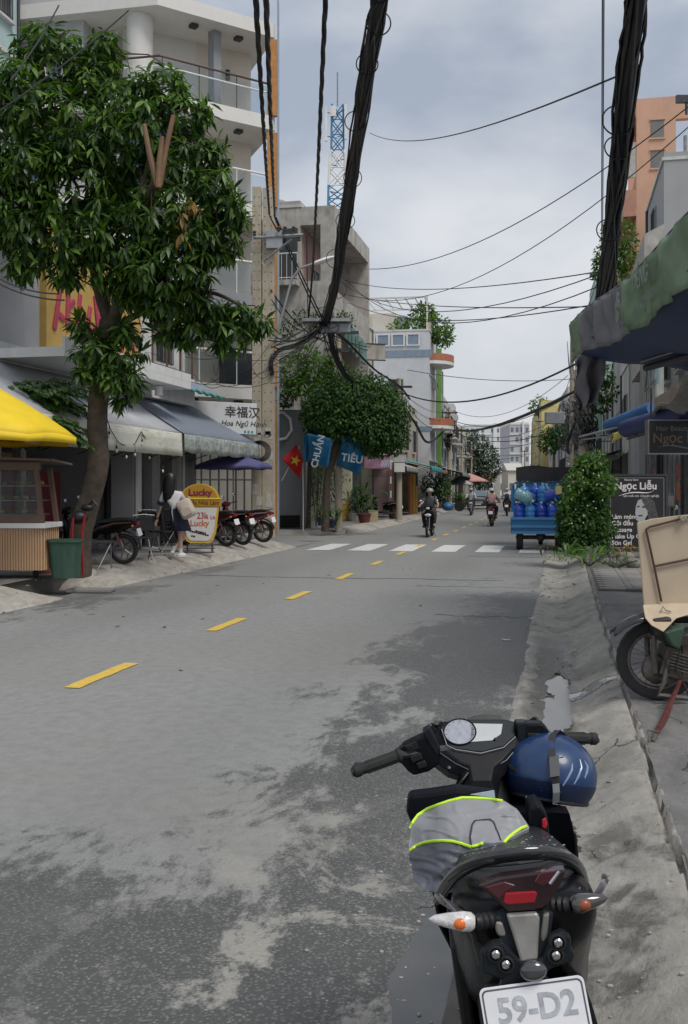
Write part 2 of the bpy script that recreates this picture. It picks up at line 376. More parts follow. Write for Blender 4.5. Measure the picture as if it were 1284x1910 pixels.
def conc_mat(name,ca,cb,wetv=None,dark=.5):
    m=bpy.data.materials.new(name);m.use_nodes=True
    nd,uv,sp,noi,ma,rng,mix,b,L=road_nodes(m,'c')
    u,v=sp.outputs[0],sp.outputs[1]
    big=noi(.9,8,.65,.5);mid=noi(5,9,.7,.6,(.6,1.2,1));fine=noi(90,5,.7)
    col=mix(rng(mid,.35,.68),ca,cb);col=mix(ma('MULTIPLY',rng(fine,.5,.75),.4),col,tuple(q*.45 for q in ca))
    col=mix(ma('MULTIPLY',rng(big,.48,.66),dark),col,tuple(q*.42 for q in ca))
    pit=noi(24,9,.75,.3,(.7,1.2,1));col=mix(ma('MULTIPLY',rng(pit,.56,.64),.55),col,tuple(q*.5 for q in ca));col=mix(ma('MULTIPLY',rng(pit,.42,.34),.4),col,tuple(min(1,q*1.35)for q in cb))
    vo=nd('ShaderNodeTexVoronoi',feature='DISTANCE_TO_EDGE');vo.inputs['Scale'].default_value=1.1
    n4=nd('ShaderNodeTexNoise');n4.inputs['Scale'].default_value=3;n4.inputs['Detail'].default_value=6;L.new(uv.outputs[0],n4.inputs['Vector'])
    va=nd('ShaderNodeVectorMath',operation='SCALE');va.inputs['Scale'].default_value=.35;L.new(n4.outputs['Color'],va.inputs[0])
    vb=nd('ShaderNodeVectorMath',operation='ADD');L.new(uv.outputs[0],vb.inputs[0]);L.new(va.outputs[0],vb.inputs[1]);L.new(vb.outputs[0],vo.inputs['Vector'])
    crack=ma('MULTIPLY',rng(vo.outputs['Distance'],.009,.0),rng(big,.52,.58))
    col=mix(ma('MULTIPLY',crack,.85),col,(.03,.028,.025))
    rough=.88
    if wetv:
        c0,wd,u0,u1=wetv
        d=ma('ABSOLUTE',ma('SUBTRACT',v,c0));w=rng(ma('ADD',d,ma('MULTIPLY',ma('SUBTRACT',mid,.5),.45)),wd,wd*.35)
        w=ma('MULTIPLY',w,rng(u,u1+1.5,u1));w=ma('MULTIPLY',w,rng(u,u0-1,u0))
        near=rng(u,6.5,4.2);w=ma('MAXIMUM',w,ma('MULTIPLY',near,rng(ma('ADD',big,ma('MULTIPLY',mid,.5)),.72,.84)))
        col=mix(ma('MULTIPLY',w,.8),col,(.075,.07,.06));rough=rng(w,0,1,.88,.22)
        L.new(rough,b.inputs['Roughness'])
    else:b.inputs['Roughness'].default_value=rough
    L.new(col,b.inputs['Base Color'])
    bp=nd('ShaderNodeBump');bp.inputs['Strength'].default_value=.6;bp.inputs['Distance'].default_value=.012
    L.new(ma('ADD',ma('ADD',ma('ADD',mid,ma('MULTIPLY',pit,1.2)),ma('MULTIPLY',fine,.6)),ma('MULTIPLY',crack,-1.5)),bp.inputs['Height']);L.new(bp.outputs[0],b.inputs['Normal'])
    return m
def sheet(name,us,vs,zf,mt,kind='structure',label=None,jit=0):
    pts=[];uvs=[]
    for u in us:
        for v in vs:p=P(u,v,zf(u,v));pts.append(tuple(p));uvs.append((u,v))
    nv=len(vs);fs=[(i*nv+j,i*nv+j+1,(i+1)*nv+j+1,(i+1)*nv+j)for i in range(len(us)-1)for j in range(nv-1)]
    me=bpy.data.meshes.new(name);me.from_pydata(pts,[],[tuple(reversed(f))for f in fs]);me.materials.append(mt)
    uvl=me.uv_layers.new(name='road');idx=np.empty(len(me.loops),np.int32);me.loops.foreach_get('vertex_index',idx)
    uvl.data.foreach_set('uv',np.array(uvs,float)[idx].reshape(-1));me.shade_smooth();me.update()
    o=bpy.data.objects.new(name,me);COL.objects.link(o);tag(o,kind=kind,label=label);return o
def fr(a,b,s):return[a+i*s for i in range(int(round((b-a)/s))+1)]
ASPH=asphalt_mat()
CONC_R=conc_mat('gutter_concrete',(.30,.283,.25),(.41,.385,.34),wetv=(-.08,.27,6,10.5))
CONC_S=conc_mat('sidewalk_concrete',(.155,.15,.145),(.215,.205,.195),dark=.4)
CONC_L=conc_mat('kerb_concrete',(.33,.30,.26),(.46,.43,.38),dark=.55)
CONC_W=conc_mat('walk_left_concrete',(.19,.185,.175),(.25,.24,.23),dark=.4)
RE,LE=-.32,-7.2            # right and left asphalt edges
def nz(u,v,s,a,k=0):return a*noise.noise(Vector((u*s,v*s,k)))
# open terrain to the horizon, a little below everything else
g=MB();g.quad((-1500,-300,-.12),(1500,-300,-.12),(1500,2500,-.12),(-1500,2500,-.12))
tag(g.build('ground',mat('earth',(.16,.15,.13),.95,bump=.2)),kind='structure')
us=fr(-6,14,.1)+fr(14.5,60,.5)+fr(62,420,4)
vs=[LE-.25,LE,LE+.15,LE+.4]+fr(-6.4,-1.4,.5)+fr(-1.3,-.5,.1)+fr(-.45,RE+.02,.05)
def roadz(u,v):
    z=nz(u,v,.35,.012,3)+nz(u,v,1.7,.004)
    if v>-.9 and u<12:z+=-.03*min(1,(v+.9)/.4)*(1 if u<4.5 else max(0,(6-u)/1.5))+nz(u,v,4,.009,8)
    if v>RE-.05:z+=-.004
    return z*(1 if u<40 else 0)
sheet('road',us,vs,roadz,ASPH)
# right gutter: dished channel rising to a rounded kerb, with slab joints
JR=[2.6,3.4,4.6,5.7,6.9,8.3,10.1,11.6,13.5,15.6,17.4,19.5,21.4]
prof=[(-.36,-.01),(-.32,.006),(-.24,0),(-.14,-.022),(-.04,-.034),(.06,-.03),(.15,-.008),(.23,.03),(.31,.075),(.38,.108),(.44,.124),(.47,.13)]
vg_=[-.36,-.335,-.31]+fr(-.28,.44,.04)+[.455,.47,.48,.49,.505]
def gz(u,v):
    z=np.interp(v,[p[0]for p in prof],[p[1]for p in prof])
    z+=nz(u,v,1.1,.009,5)+nz(u,v,5,.005,2)+nz(u,v,16,.003,1)+nz(u,v,38,.002,4)
    if u<6.5:z+=(nz(u,v,2.6,.022,9)+nz(u,v,9,.014,4)+nz(u,v,26,.008,3)-.03*max(0,1-abs(noise.noise(Vector((u*1.3,v*1.9,31))))/.025))*max(0,min(1,v/.2+1))
    for j,q in enumerate(JR):
        d=abs(u+.12*math.sin(v*5+q)+.03*noise.noise(Vector((v*7,q,0)))-q)
        if d<.02:z-=.012*(1-d/.02)
    w=.475+nz(u,0,1.6,.03,7)+nz(u,0,9,.012,7)
    if abs(v-w)<.016:z-=.045
    if 19.2<u<21.3 and v>.12:z+=.05*math.sin(math.pi*(u-19.2)/2.1)
    return float(z)
sheet('gutter',fr(-2,1.8,.2)+fr(1.85,10,.025)+fr(10.1,26,.1)+fr(26.5,60,.5)+fr(62,420,4),vg_,gz,CONC_R)
def sz(u,v):
    z=.126+nz(u,v,.8,.012,6)+nz(u,v,4,.005,6)
    if u<6.2:z+=nz(u,v,2,.02,9)+nz(u,v,7,.01,4)
    w=1.05+.2*math.sin(u*1.3)+nz(u,0,2,.12,3)
    if abs(v-w)<.02 and u<6.2:z-=.03
    return z
sheet('sidewalk',fr(-2,2,.25)+fr(2.05,8,.05)+fr(8.2,26,.2)+fr(27,60,1)+fr(64,420,4),fr(.49,.65,.02)+fr(.7,3.9,.05),sz,CONC_S)
# left kerb: cast ramp with rough tooling, in runs broken by the side street
def ramp(name,u0,u1,step,el=.25,wid=.75,mtl=None):
    vs2=[LE+.12,LE+.06,LE,LE-.05,LE-.12,LE-.2,LE-.3,LE-.42,LE-.54,LE-.64,LE-.72,LE-.8,LE-.9]
    def z(u,v):
        t=min(max((LE-v)/wid,0),1);a=.008 if v<LE+.05 else-.02
        q=a+el*(t**.8)
        q+=(nz(u+v*1.5,0,5.5,.035,3)+nz(u,v,11,.012,3))*math.sin(math.pi*min(1,t+.05))
        e=min((u-u0)/.9,(u1-u)/.9,1);e=max(e,0)**.6
        return q*e-.03*(1-e)
    sheet(name,fr(u0,u1,step),vs2,z,mtl or CONC_L)
ramp('kerb',5,14.2,.05);ramp('kerb',15.4,27.9,.05)
ramp('kerb',35.6,140,.5,.16,.5)
def lw(u,v):return .238+nz(u,v,1,.012,2)
sheet('pavement',fr(4,27.6,.2),fr(-14.5,-8.05,.25),lw,CONC_W)
def lw2(u,v):return .15+nz(u,v,1,.008,2)
sheet('pavement',fr(35.2,60,.4)+fr(62,160,2),fr(-14.5,-7.68,.25),lw2,CONC_W)
# rounded kerb nose at the far corner of the side street
b=MB()
for i,(vv0,vv1)in enumerate([(-12.6,-7.9)]):
    b.grid(lambda a,c:P(34.6+.75*c+(0 if a<.8 else(a-.8)*5*.8),-12.6+5.1*a,[.0,.15,.17,.155][min(3,int(c*3.01))]),24,4)
tag(b.build('kerb',CONC_L and mat('kerb_plain',(.42,.39,.34),.85,var=.2,scale=3,bump=.3),smooth=True),kind='structure')
# side street surface
sheet('side_street',fr(27.4,35.4,.4),fr(-40,LE-.2,.8),lambda u,v:.004+nz(u,v,.5,.01),ASPH)
# broken drain mouth on the left and its slab
b=MB();b.quad(P(13.2,-8.06,-.1),P(16.2,-8.06,-.1),P(16.2,-8.06,.235),P(13.2,-8.06,.235));b.quad(P(13.6,-8.05,-.03),P(15.9,-8.05,-.03),P(15.9,-7.3,-.03),P(13.6,-7.3,-.03))
o=b.build('drain_inlet',mat('drain_dark',(.10,.095,.085),.9,stain=.6));tag(o,kind='structure')
b=MB();b.box(P(14.9,-7.25,.035),(.7,.35,.05),rz=-TH+.15)
tag(b.build('drain_cover',CONC_W,bevel=.01),'loose concrete slab lying at the open drain below the green bin','drain cover')
# puddles: flat water lying in the low spots of the gutter
WATER=mat('puddle_water',(.06,.058,.052),.09,var=.3,spec=.8)
def puddle(uc,vc,a,b_,lvl,sd,st=.02,su=.03):
    def z(u,v):
        q=1-((u-uc)/a)**2-((v-vc)/b_)**2+.7*noise.noise(Vector((u*1.8,v*4,sd)))+.25*noise.noise(Vector((u*6,v*11,sd)))
        return lvl if q>.25 else lvl-.12
    sheet('puddle',fr(uc-a*1.3,uc+a*1.3,su),fr(vc-b_*1.4,vc+b_*1.4,st),z,WATER)
puddle(4.9,-.03,.8,.16,-.024,1,.015);puddle(3.5,-.44,.8,.24,-.0265,5,.015,.02);puddle(8.1,-.06,1.3,.2,-.023,9,.015);puddle(2.9,-.62,.5,.22,-.027,12,.015,.02)
# painted markings, slightly worn
def paintmat(name,col):
    m=mat(name,col,.65,var=.1,scale=20,stain=.5,scol=(.2,.2,.19),streak=1);return m
YEL=paintmat('yellow_paint',(.70,.46,.075));WHT=paintmat('white_marking',(.66,.66,.64))
def mark(name,u0,u1,v0,v1,mt,label,group,cat='road marking',sk=0):
    b=MB();n=max(2,int((u1-u0)/.15));rg=random.Random(u0*13)
    L_=[(u0+(u1-u0)*i/n)for i in range(n+1)]
    jl=[rg.uniform(-.006,.006)for _ in L_]
    top=[P(q,v0+jl[i],roadz(q,v0)+.007)for i,q in enumerate(L_)]+[P(q,v1+jl[i],roadz(q,v1)+.007)for i,q in enumerate(L_)]
    k=n+1;b.add(top,[(i,k+i,k+i+1,i+1)for i in range(n)]);o=b.build(name,mt);tag(o,kind='structure',label=label);return o
for i in range(34):
    u0=7.72+3.42*i
    mark('lane_dash',u0,u0+1.2,-4.0,-3.86,YEL,'yellow centre line dash on the asphalt','yellow centre line dashes')
for i in range(6):
    v=-6.62+1.115*i
    mark('crosswalk_stripe',26.2,29.3,v,v+.62,WHT,'white crosswalk stripe','white crosswalk stripes')
# patch seams and a manhole-like strip across the road
for(u,v0,v1,w)in[(18.2,-6.8,-1.0,.05),(17.0,-2.4,-.4,.035),(24.6,-2.2,-.4,.05),(13.2,-1.6,-.4,.03)]:
    b=MB();n=40
    for s_ in(0,1):pass
    a=[P(u+.05*math.sin(i*.5)+nz(i,u,.4,.08)-w/2,v0+(v1-v0)*i/n,roadz(u,v0+(v1-v0)*i/n)+.004)for i in range(n+1)]
    c=[P(u+.05*math.sin(i*.5)+nz(i,u,.4,.08)+w/2*(.4+abs(nz(i,0,.7,1.5))),v0+(v1-v0)*i/n,roadz(u,v0+(v1-v0)*i/n)+.004)for i in range(n+1)]
    b.add(a+c,[(i,i+1,n+2+i,n+1+i)for i in range(n)])
    tag(b.build('tar_seam',mat('tar',(.035,.035,.035),.7)),kind='structure')
# paver tiles on the right sidewalk before the planter
tm=[mat('paver_a',(.24,.22,.20),.85,var=.15,scale=9,bump=.3),mat('paver_b',(.20,.19,.18),.85,var=.15,scale=9,bump=.3)]
tiles=empty('paved_patch',P(15.6,.55,.135),-TH);tag(tiles,kind='structure')
tb=MB();tb.bb((0,0,-.02),(2.9,4.0,.006));tb.build('mortar_bed',mat('mortar',(.10,.095,.09),.95),tiles)
tmesh=[]
for k in range(2):
    b=MB();b.box((0,0,.014),(.385,.185,.02));o_=b.build('paver',tm[k],None,bevel=.004,bseg=1);tmesh.append(o_)
cnt=0
for j in range(20):
    for i in range(7):
        o=tmesh[(i*3+j*5+(i*j)%3)%2].copy();COL.objects.link(o);o.parent=tiles
        o.location=(.22+.4*i+(.1 if j%2 else 0),.11+.2*j,random.uniform(-.002,.003));o.rotation_euler=(random.uniform(-.01,.01),random.uniform(-.01,.01),random.uniform(-.015,.015))
for o in tmesh:bpy.data.objects.remove(o)
# fallen bits: leaves and scraps of litter in the gutter
for i,(px,py,el)in enumerate([(1052,1178,.1),(1043,1155,.09),(990,1155,0),(1050,1057,.02),(1035,1050,.0),(945,1195,0)]):
    p=G(px,py,el);b=MB();a=random.uniform(0,3)
    b.grid(lambda s,t:(Vector((math.cos(a),math.sin(a),0))*(s-.5)*.12+Vector((-math.sin(a),math.cos(a),0))*(t-.5)*.05*math.sin(math.pi*(s*.9+.05))+Vector((0,0,.012+.02*(s-.5)**2))),6,4)
    o=b.build('fallen_leaf' if i in(0,1)else 'litter_scrap',[mat('dry_leaf',(.25,.27,.06),.6),mat('brown_leaf',(.2,.11,.05),.7),mat('paper',(.6,.6,.58),.7)][0 if i==0 else 1 if i==1 else 2],smooth=True)
    o.location=p
    tag(o,['yellow green leaf fallen on the gutter concrete','brown dry leaf just beyond the yellow green leaf','white paper scrap at the asphalt edge','small white scrap near the gutter opening','small pale scrap nearest the crosswalk edge','white scrap on the asphalt left of the gutter'][i],'leaf' if i<2 else 'litter')
# loose gravel near the scooter
rg=np.random.default_rng(3);n=420;uu=rg.uniform(2.0,5.5,n);vv=rg.normal(-.3,.28,n)
b=MB()
for i in range(n):
    if not-1.2<vv[i]<.45:continue
    r=rg.uniform(.003,.010);z=(gz if vv[i]>-.34 else roadz)(uu[i],vv[i]);b.ball(P(uu[i],vv[i],z+r*.3),r,n=5,k=3,sc=(rg.uniform(.7,1.4),rg.uniform(.7,1.4),.6))
tag(b.build('gravel',mat('gravel',(.33,.31,.28),.85,var=.3,scale=8)),kind='stuff',label='loose grit scattered along the gutter edge',cat='gravel')

sheet('water_film',fr(8.0,8.75,.025),fr(-.12,.44,.02),lambda u,v:gz(u,v)+(.006 if abs(u-8.35-.25*v+.05*math.sin(v*14))<.13+.05*math.sin(v*9)+.04*noise.noise(Vector((u*9,v*9,0)))else-.02),WATER)

rg=np.random.default_rng(8);pos,dr,nr,ln=[],[],[],[]
for k in range(150):
    u,v=[(rg.uniform(12,26),rg.uniform(-8.6,-6.9)),(rg.uniform(5,24),rg.normal(.0,.15)),(rg.uniform(8,30),rg.uniform(-7.2,-.5))][0 if k<70 else 1 if k<125 else 2]
    z=.26 if v<-8 else(.02+(-7.2-v)*.32 if v<-7.2 else roadz(u,v)if v<RE else gz(u,v));pos.append(P(u,v,z+.012)[:]);a=rg.uniform(0,6.3);dr.append([math.cos(a),math.sin(a),rg.normal()*.15]);nr.append([rg.normal()*.3,rg.normal()*.3,1]);ln.append(rg.uniform(.04,.13))
o=leafobj('leaf_litter',LEAF_OVAL,pos,dr,nr,ln,leafmat('litter_leaf',(.12,.075,.03),(.30,.26,.12),.7,.1),kind='stuff',wid=.8);tag(o,'dry leaves scattered along the kerbs and gutter','leaf litter')
# ================= buildings
WALLM={}
def wallm(name,col,stain=.35,scol=(.14,.13,.12),scale=1.2):
    return mat(name,col,.82,var=.08,scale=scale,stain=stain,scol=scol,bump=.15,bscale=30)
FRAMEW=mat('frame_grey',(.3,.31,.32),.5,var=.1);IRON=mat('iron_grille',(.06,.062,.065),.55,.4)
RUSTY=mat('rusty_iron',(.14,.08,.05),.8,.2,var=.4,scale=12)
def part(mb,name,mt,par,**k):return mb.build(name,mt,par,**k)
TANK=mat('tank_steel',(.45,.48,.5),.3,.8);GM_=mat('pipe_grey',(.2,.2,.21),.6)
def window(par,c,w,h,ax,fm=FRAMEW,gm=None,nx=2,ny=1,grille=False,sill=True,name='window',shut=False):
    """ax: outward normal as +x / -x / -y in the building frame; frame, pane(s), sill all real depth"""
    rz={'+x':0,'-x':math.pi,'-y':-math.pi/2}[ax]
    T=Matrix.Translation(c)@Matrix.Rotation(rz,4,'Z');f=.05;m=MB()
    m.bb((-.02,-w/2-f,-h/2-f),(.06,-w/2,h/2+f),0,T);m.bb((-.02,w/2,-h/2-f),(.06,w/2+f,h/2+f),0,T)
    m.bb((-.02,-w/2,h/2),(.06,w/2,h/2+f),0,T);m.bb((-.02,-w/2,-h/2-f),(.06,w/2,-h/2),0,T)
    for i in range(1,nx):y=-w/2+w*i/nx;m.bb((-.01,y-.02,-h/2),(.045,y+.02,h/2),0,T)
    for i in range(1,ny):z=-h/2+h*i/ny;m.bb((-.01,-w/2,z-.02),(.043,w/2,z+.02),0,T)
    o=m.build(name,fm,par)
    m=MB();m.bb((-.015,-w/2,-h/2),(.012,w/2,h/2),0,T);m.build('pane',gm or M['glass'],o)
    if grille:
        m=MB();k=max(3,int(w/.14))
        for i in range(k+1):y=-w/2+w*i/k;m.bb((.09,y-.009,-h/2),(.108,y+.009,h/2),0,T)
        for z in(-h/2,0,h/2):m.bb((.086,-w/2,z-.012),(.112,w/2,z+.012),0,T)
        m.build('grille',IRON,o)
    if sill:m=MB();m.bb((.0,-w/2-.1,-h/2-.13),(.14,w/2+.1,-h/2-.055),0,T);m.build('sill',M['ledge'],o)
    return o
def acunit(par,c,ax):
    rz={'+x':0,'-x':math.pi,'-y':-math.pi/2}[ax];T=Matrix.Translation(c)@Matrix.Rotation(rz,4,'Z')
    m=MB();m.bb((0,-.4,-.27),(.3,.4,.27),0,T);o=m.build('air_conditioner',mat('ac_white',(.55,.55,.53),.5,var=.08,stain=.4,scol=(.2,.19,.17)),par,bevel=.015)
    m=MB();m.lathe([(.2,0),(.2,.015),(.17,.02),(.17,.005),(.05,.005),(.05,.02),(0,.02)],T@Vector((.3,.1,0)),16,0,ax=(T.to_3x3()@Vector((1,0,0))));m.build('fan_grille',IRON,o)
    return o
def railing(par,pts,h,mt,top=.03,nb=.13,name='railing'):
    m=MB()
    for a,b in zip(pts[:-1],pts[1:]):
        a,b=Vector(a),Vector(b);m.tube([a+Vector((0,0,h)),b+Vector((0,0,h))],top,6);m.tube([a+Vector((0,0,.08)),b+Vector((0,0,.08))],top*.6,5)
        n=max(1,int((b-a).length/nb))
        for i in range(n+1):p=a.lerp(b,i/n);m.box((p.x,p.y,p.z+h/2),(.016,.016,h))
    return m.build(name,mt,par)
def bframe(u,v,name,label,cat='building',group=None):
    p=P(u,v,0);return empty(name,p,-heading(u),label,cat,group)
GROUNDL=.2
# generic tube house. local x: out of the left facade (+x towards the street); for the right side mirror with sgn=-1. local y along the street
def house(u,v,L,D,Hh,side,wm,label,floors=3,z0=3.3,balc=(),trim=None,win=(1.0,1.3),nwin=2,grille=True,parapet=.7,sidewin=(),name='town_house',open_ground=True,bm=None,ac=(),railm=None,wmat=None,group=None,shopcol=None):
    s=1 if side=='L' else-1;ax='+x' if s==1 else '-x'
    b=bframe(u,v,name,label,'building',group);trim=trim or M['ledge']
    m=MB();m.bb((-s*D,0,z0),(0,L,Hh));m.bb((-s*D,.0,.1),(-s*(D-.2),L,z0));m.bb((-s*D,0,.1),(0,.22,z0-.002));m.bb((-s*D,L-.22,.1),(0,L,z0-.002));m.build('wall',wm,b)
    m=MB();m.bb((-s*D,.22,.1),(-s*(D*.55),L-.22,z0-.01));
    part(m,'shop_interior',M['dark'],b)  # solid dark block standing in for the unlit depth of the shop
    m=MB();m.bb((-s*(D+.03),-.03,Hh),(s*.06,L+.03,Hh+.1));m.build('cornice',trim,b)
    m=MB();t=.12
    m.bb((-s*D,0,Hh+.1),(0,t,Hh+parapet));m.bb((-s*D,L-t,Hh+.1),(0,L,Hh+parapet));m.bb((-s*t,t,Hh+.1),(0,L-t,Hh+parapet));m.build('parapet',wm,b)
    fh=(Hh-z0)/max(floors,1)
    for k in range(floors):
        zb=z0+fh*k
        if k in balc:
            m=MB();m.bb((s*.003,.1,zb-.14),(s*1.0,L-.1,zb+.02));m.build('balcony_slab',trim,b)
            pts=[(s*.05,.15,zb+.02),(s*.95,.15,zb+.02),(s*.95,L-.15,zb+.02),(s*.05,L-.15,zb+.02)]
            railing(b,pts,.95,railm or IRON)
            m=MB();T=(s*.003,L*.25,zb+.02);m.bb((-s*.01,L*.22,zb+.02),(s*.012,L*.62,zb+2.2));d=m.build('balcony_door',wmat or M['glass'],b)
            m=MB();m.bb((s*.012,L*.20,zb+.02),(s*.05,L*.22,zb+2.26));m.bb((s*.012,L*.62,zb+.02),(s*.05,L*.64,zb+2.26));m.bb((s*.012,L*.22,zb+2.2),(s*.05,L*.62,zb+2.26));m.bb((s*.012,L*.41,zb+.02),(s*.04,L*.43,zb+2.2));m.build('door_frame',FRAMEW,d)
            window(b,(0,L*.8,zb+1.5),.7,1.1,ax,grille=grille)
        else:
            for i in range(nwin):
                window(b,(0,L*(i+.5)/nwin,zb+fh*.5),min(win[0],L/nwin-.3),win[1],ax,grille=grille)
            m=MB();m.bb((s*.002,0,zb-.06),(s*.07,L,zb+.06));m.build('string_course',trim,b)
    for(x,z,w,h)in sidewin:window(b,(-s*x,0,z),w,h,'-y',grille=grille)
    for(y,z)in ac:acunit(b,(s*.01,y,z),ax)
    if bm:bm(b,s)
    k=int(u*7)%4;m=MB();m.tube([(s*.05,L-.15,.2),(s*.05,L-.15,Hh)],.045,6);m.build('drain_pipe',[M['ledge'],GM_,M['ledge'],IRON][k],b)
    if floors>1 and u>28:
        acunit(b,(s*.01,L*.5,z0+fh*(1 if k%2 else 0)+fh*.82),ax)
        if k<2:m=MB();m.lathe([(.5,.35),(.55,.4),(.55,1.3),(.4,1.45),(.0,1.5)],(-s*2.2,L*.6,Hh+.1),14);m.box((-s*2.2,L*.6,Hh+.3),(.9,.9,.4));m.build('water_tank',TANK,b,smooth=True)
    return b
def awning(u,v,L,dep,z_in,z_out,side,mt,label,val=.3,name='shop_awning',cat='awning',group=None,sag=.05,valm=None,scal=True,under=None,legs=()):
    s=1 if side=='L' else-1
    b=bframe(u,v,name,label,cat,group);m=MB();ny=max(6,int(L/.25))
    m.grid(lambda a,c:Vector((s*dep*c,L*a,z_in+(z_out-z_in)*c-sag*math.sin(math.pi*c)*(1+.5*math.sin(a*17))+.02*noise.noise(Vector((a*L,c*3,u))))),ny,7)
    m.build('canopy',mt,b,smooth=True,solid=.012)
    m=MB();m.grid(lambda a,c:Vector((s*(dep+.02+.03*math.sin(a*L*5)*c),L*a,z_out-val*c*(1+(.12*abs(math.sin(a*L*3))if scal else 0)))),ny*3,4)
    m.build('valance',valm or mt,b,smooth=True,solid=.006)
    m=MB();m.tube([(s*dep,0,z_out-.04),(s*dep,L,z_out-.04)],.022,6)
    for y in[.1+(L-.2)*i/max(1,round(L/1.6))for i in range(max(1,round(L/1.6))+1)]:m.tube([(0,y,z_in-.07),(s*dep,y,z_out-.05)],.016,6);m.tube([(0.02*s,y,z_out-.5),(s*dep*.9,y,z_out-.04)],.013,5)
    for y in legs:m.tube([(s*dep,y,.2),(s*dep,y,z_out-.04)],.022,6)
    m.build('frame',M['dsteel'],b);return b
# ---------------------------------------------------------------- left row, near
FL=-9.8
# pale mint house at the frame edge
hs=house(21.0,-15.6,6.4,5,17.5,'L',wallm('mint_wall',(.42,.55,.55),.15),'tall pale mint green house at the top left edge behind the mango tree',floors=4,z0=4.2,nwin=3)
# yellow fronted shop with red lettering, white soffit
def yel(b,s):
    m=MB();m.bb((.003,1.6,4.32),(.14,6.1,6.8));o=m.build('sign_panel',mat('ochre_panel',(.50,.33,.09),.6,var=.1,stain=.2,scol=(.25,.17,.07)),b)
    RL=mat('red_letter',(.42,.05,.10),.5,var=.2);rg=random.Random(4)
    for i in range(9):
        m=MB();y=2.0+i*.44;m.box((.16,y,5.15+.12*math.sin(i*1.7)),(.05,.13,.8+.3*rg.random()),rx=rg.uniform(-.35,.35));m.box((.16,y+.15,5.0+rg.uniform(-.2,.4)),(.05,.3,.13),rx=rg.uniform(-.5,.8));m.build('lettering_stroke',RL,o,bevel=.02)
    m=MB();m.bb((.0,.0,3.95),(1.35,6.2,4.12));m.bb((1.30,.0,4.12),(1.352,6.2,4.3));m.build('soffit',M['white'],b)
    m=MB();m.bb((.02,.0,2.9),(.05,6.2,3.94));m.build('fascia_panel',mat('panel_white',(.56,.56,.57),.5,var=.05,stain=.15),b)
    lamp=MB();lamp.box((.9,3.3,3.9),(.22,.5,.06));lo=lamp.build('flood_lamp',M['dsteel'],b,bevel=.01)
    m=MB();m.box((.9,3.3,3.862),(.18,.42,.012));m.build('lamp_lens',mat('lamp_lit',(.9,.95,1.0),.3,emit=5),lo)
    m=MB();m.lathe([(.09,0),(.09,.2)],(1.0,5.1,3.72),14);m.build('junction_box',M['white'],b)
hs=house(16.35,FL,6.2,9,6.9,'L',wallm('grey_wall',(.42,.42,.44),.2),'low house with an ochre panel and red letters behind the mango tree',floors=1,z0=4.2,nwin=1,bm=yel,parapet=.3,name='shop_house')
# white house with grilles beside it
def wh(b,s):
    m=MB();
    for z in(4.6,5.35,6.1):m.bb((.3,.1,z),(.34,2.8,z+.04))
    for y in(.1,1.0,1.9,2.76):m.bb((.3,y,4.1),(.34,y+.04,6.8))
    m.build('balcony_grille',RUSTY,b)
    m=MB();m.bb((0.003,0,3.8),(.35,2.9,4.0));m.bb((.28,0,4.0),(.35,2.9,4.5));m.build('balcony',M['white'],b)
hs=house(22.6,FL,3.0,9,7.0,'L',M['white'],'white two storey house between the ochre sign and the curved block',floors=1,z0=3.9,nwin=1,bm=wh,name='shop_house')
# ---- the tall white block with 45 degree balconies and orange fins
B1=W(513,500,31.3);B1.z=0;dv=Vector((math.sin(R_(55.4)),math.cos(R_(55.4)),0));A1=B1-dv*3.78
pv=Vector((-CT,ST,0));C1=A1+pv*9.0;st_=Vector((ST,CT,0))
tb_=empty('apartment_block',A1,0,'tall white block with angled balconies, glass rail and orange fins behind the mango tree','building')
TA=Matrix.Translation(-A1)
def lp3(p,z):q=TA@p;return Vector((q.x,q.y,z))
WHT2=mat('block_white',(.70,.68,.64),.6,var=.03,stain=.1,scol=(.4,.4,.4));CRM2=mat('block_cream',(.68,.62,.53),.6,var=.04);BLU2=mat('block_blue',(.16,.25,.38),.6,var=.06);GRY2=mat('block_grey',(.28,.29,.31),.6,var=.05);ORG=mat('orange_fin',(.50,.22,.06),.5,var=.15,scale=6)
nrm=Vector((dv.y,-dv.x,0))                        # outward from the chamfer (towards camera)
ins=lambda p,d:p-nrm*d
def slab(z0,z1,off,mt,nm):
    a,b_,c=A1+nrm*off+Vector((-.1,0,0)),B1+nrm*off,C1-st_*0+Vector((-ST,-CT,0))*off
    poly=[c,a,b_,B1+pv*2.6+st_*4,C1+st_*6];n=len(poly)
    m=MB();m.add([lp3(p,z0)for p in poly]+[lp3(p,z1)for p in poly],[tuple(range(n-1,-1,-1)),tuple(range(n,2*n))]+[(i,(i+1)%n,n+(i+1)%n,n+i)for i in range(n)])
    return fixn(m.build(nm,mt,tb_))if 'fixn' in globals()else m.build(nm,mt,tb_)
lev=[4.75,7.5,10.25,13.05,15.9]
for k,z in enumerate(lev):
    slab(z-.42,z,.0,WHT2 if k!=1 else GRY2,'floor_slab')
Bi,Ai,Ci=ins(B1,1.5),ins(A1,1.5)+pv*.5,C1+st_*1.6
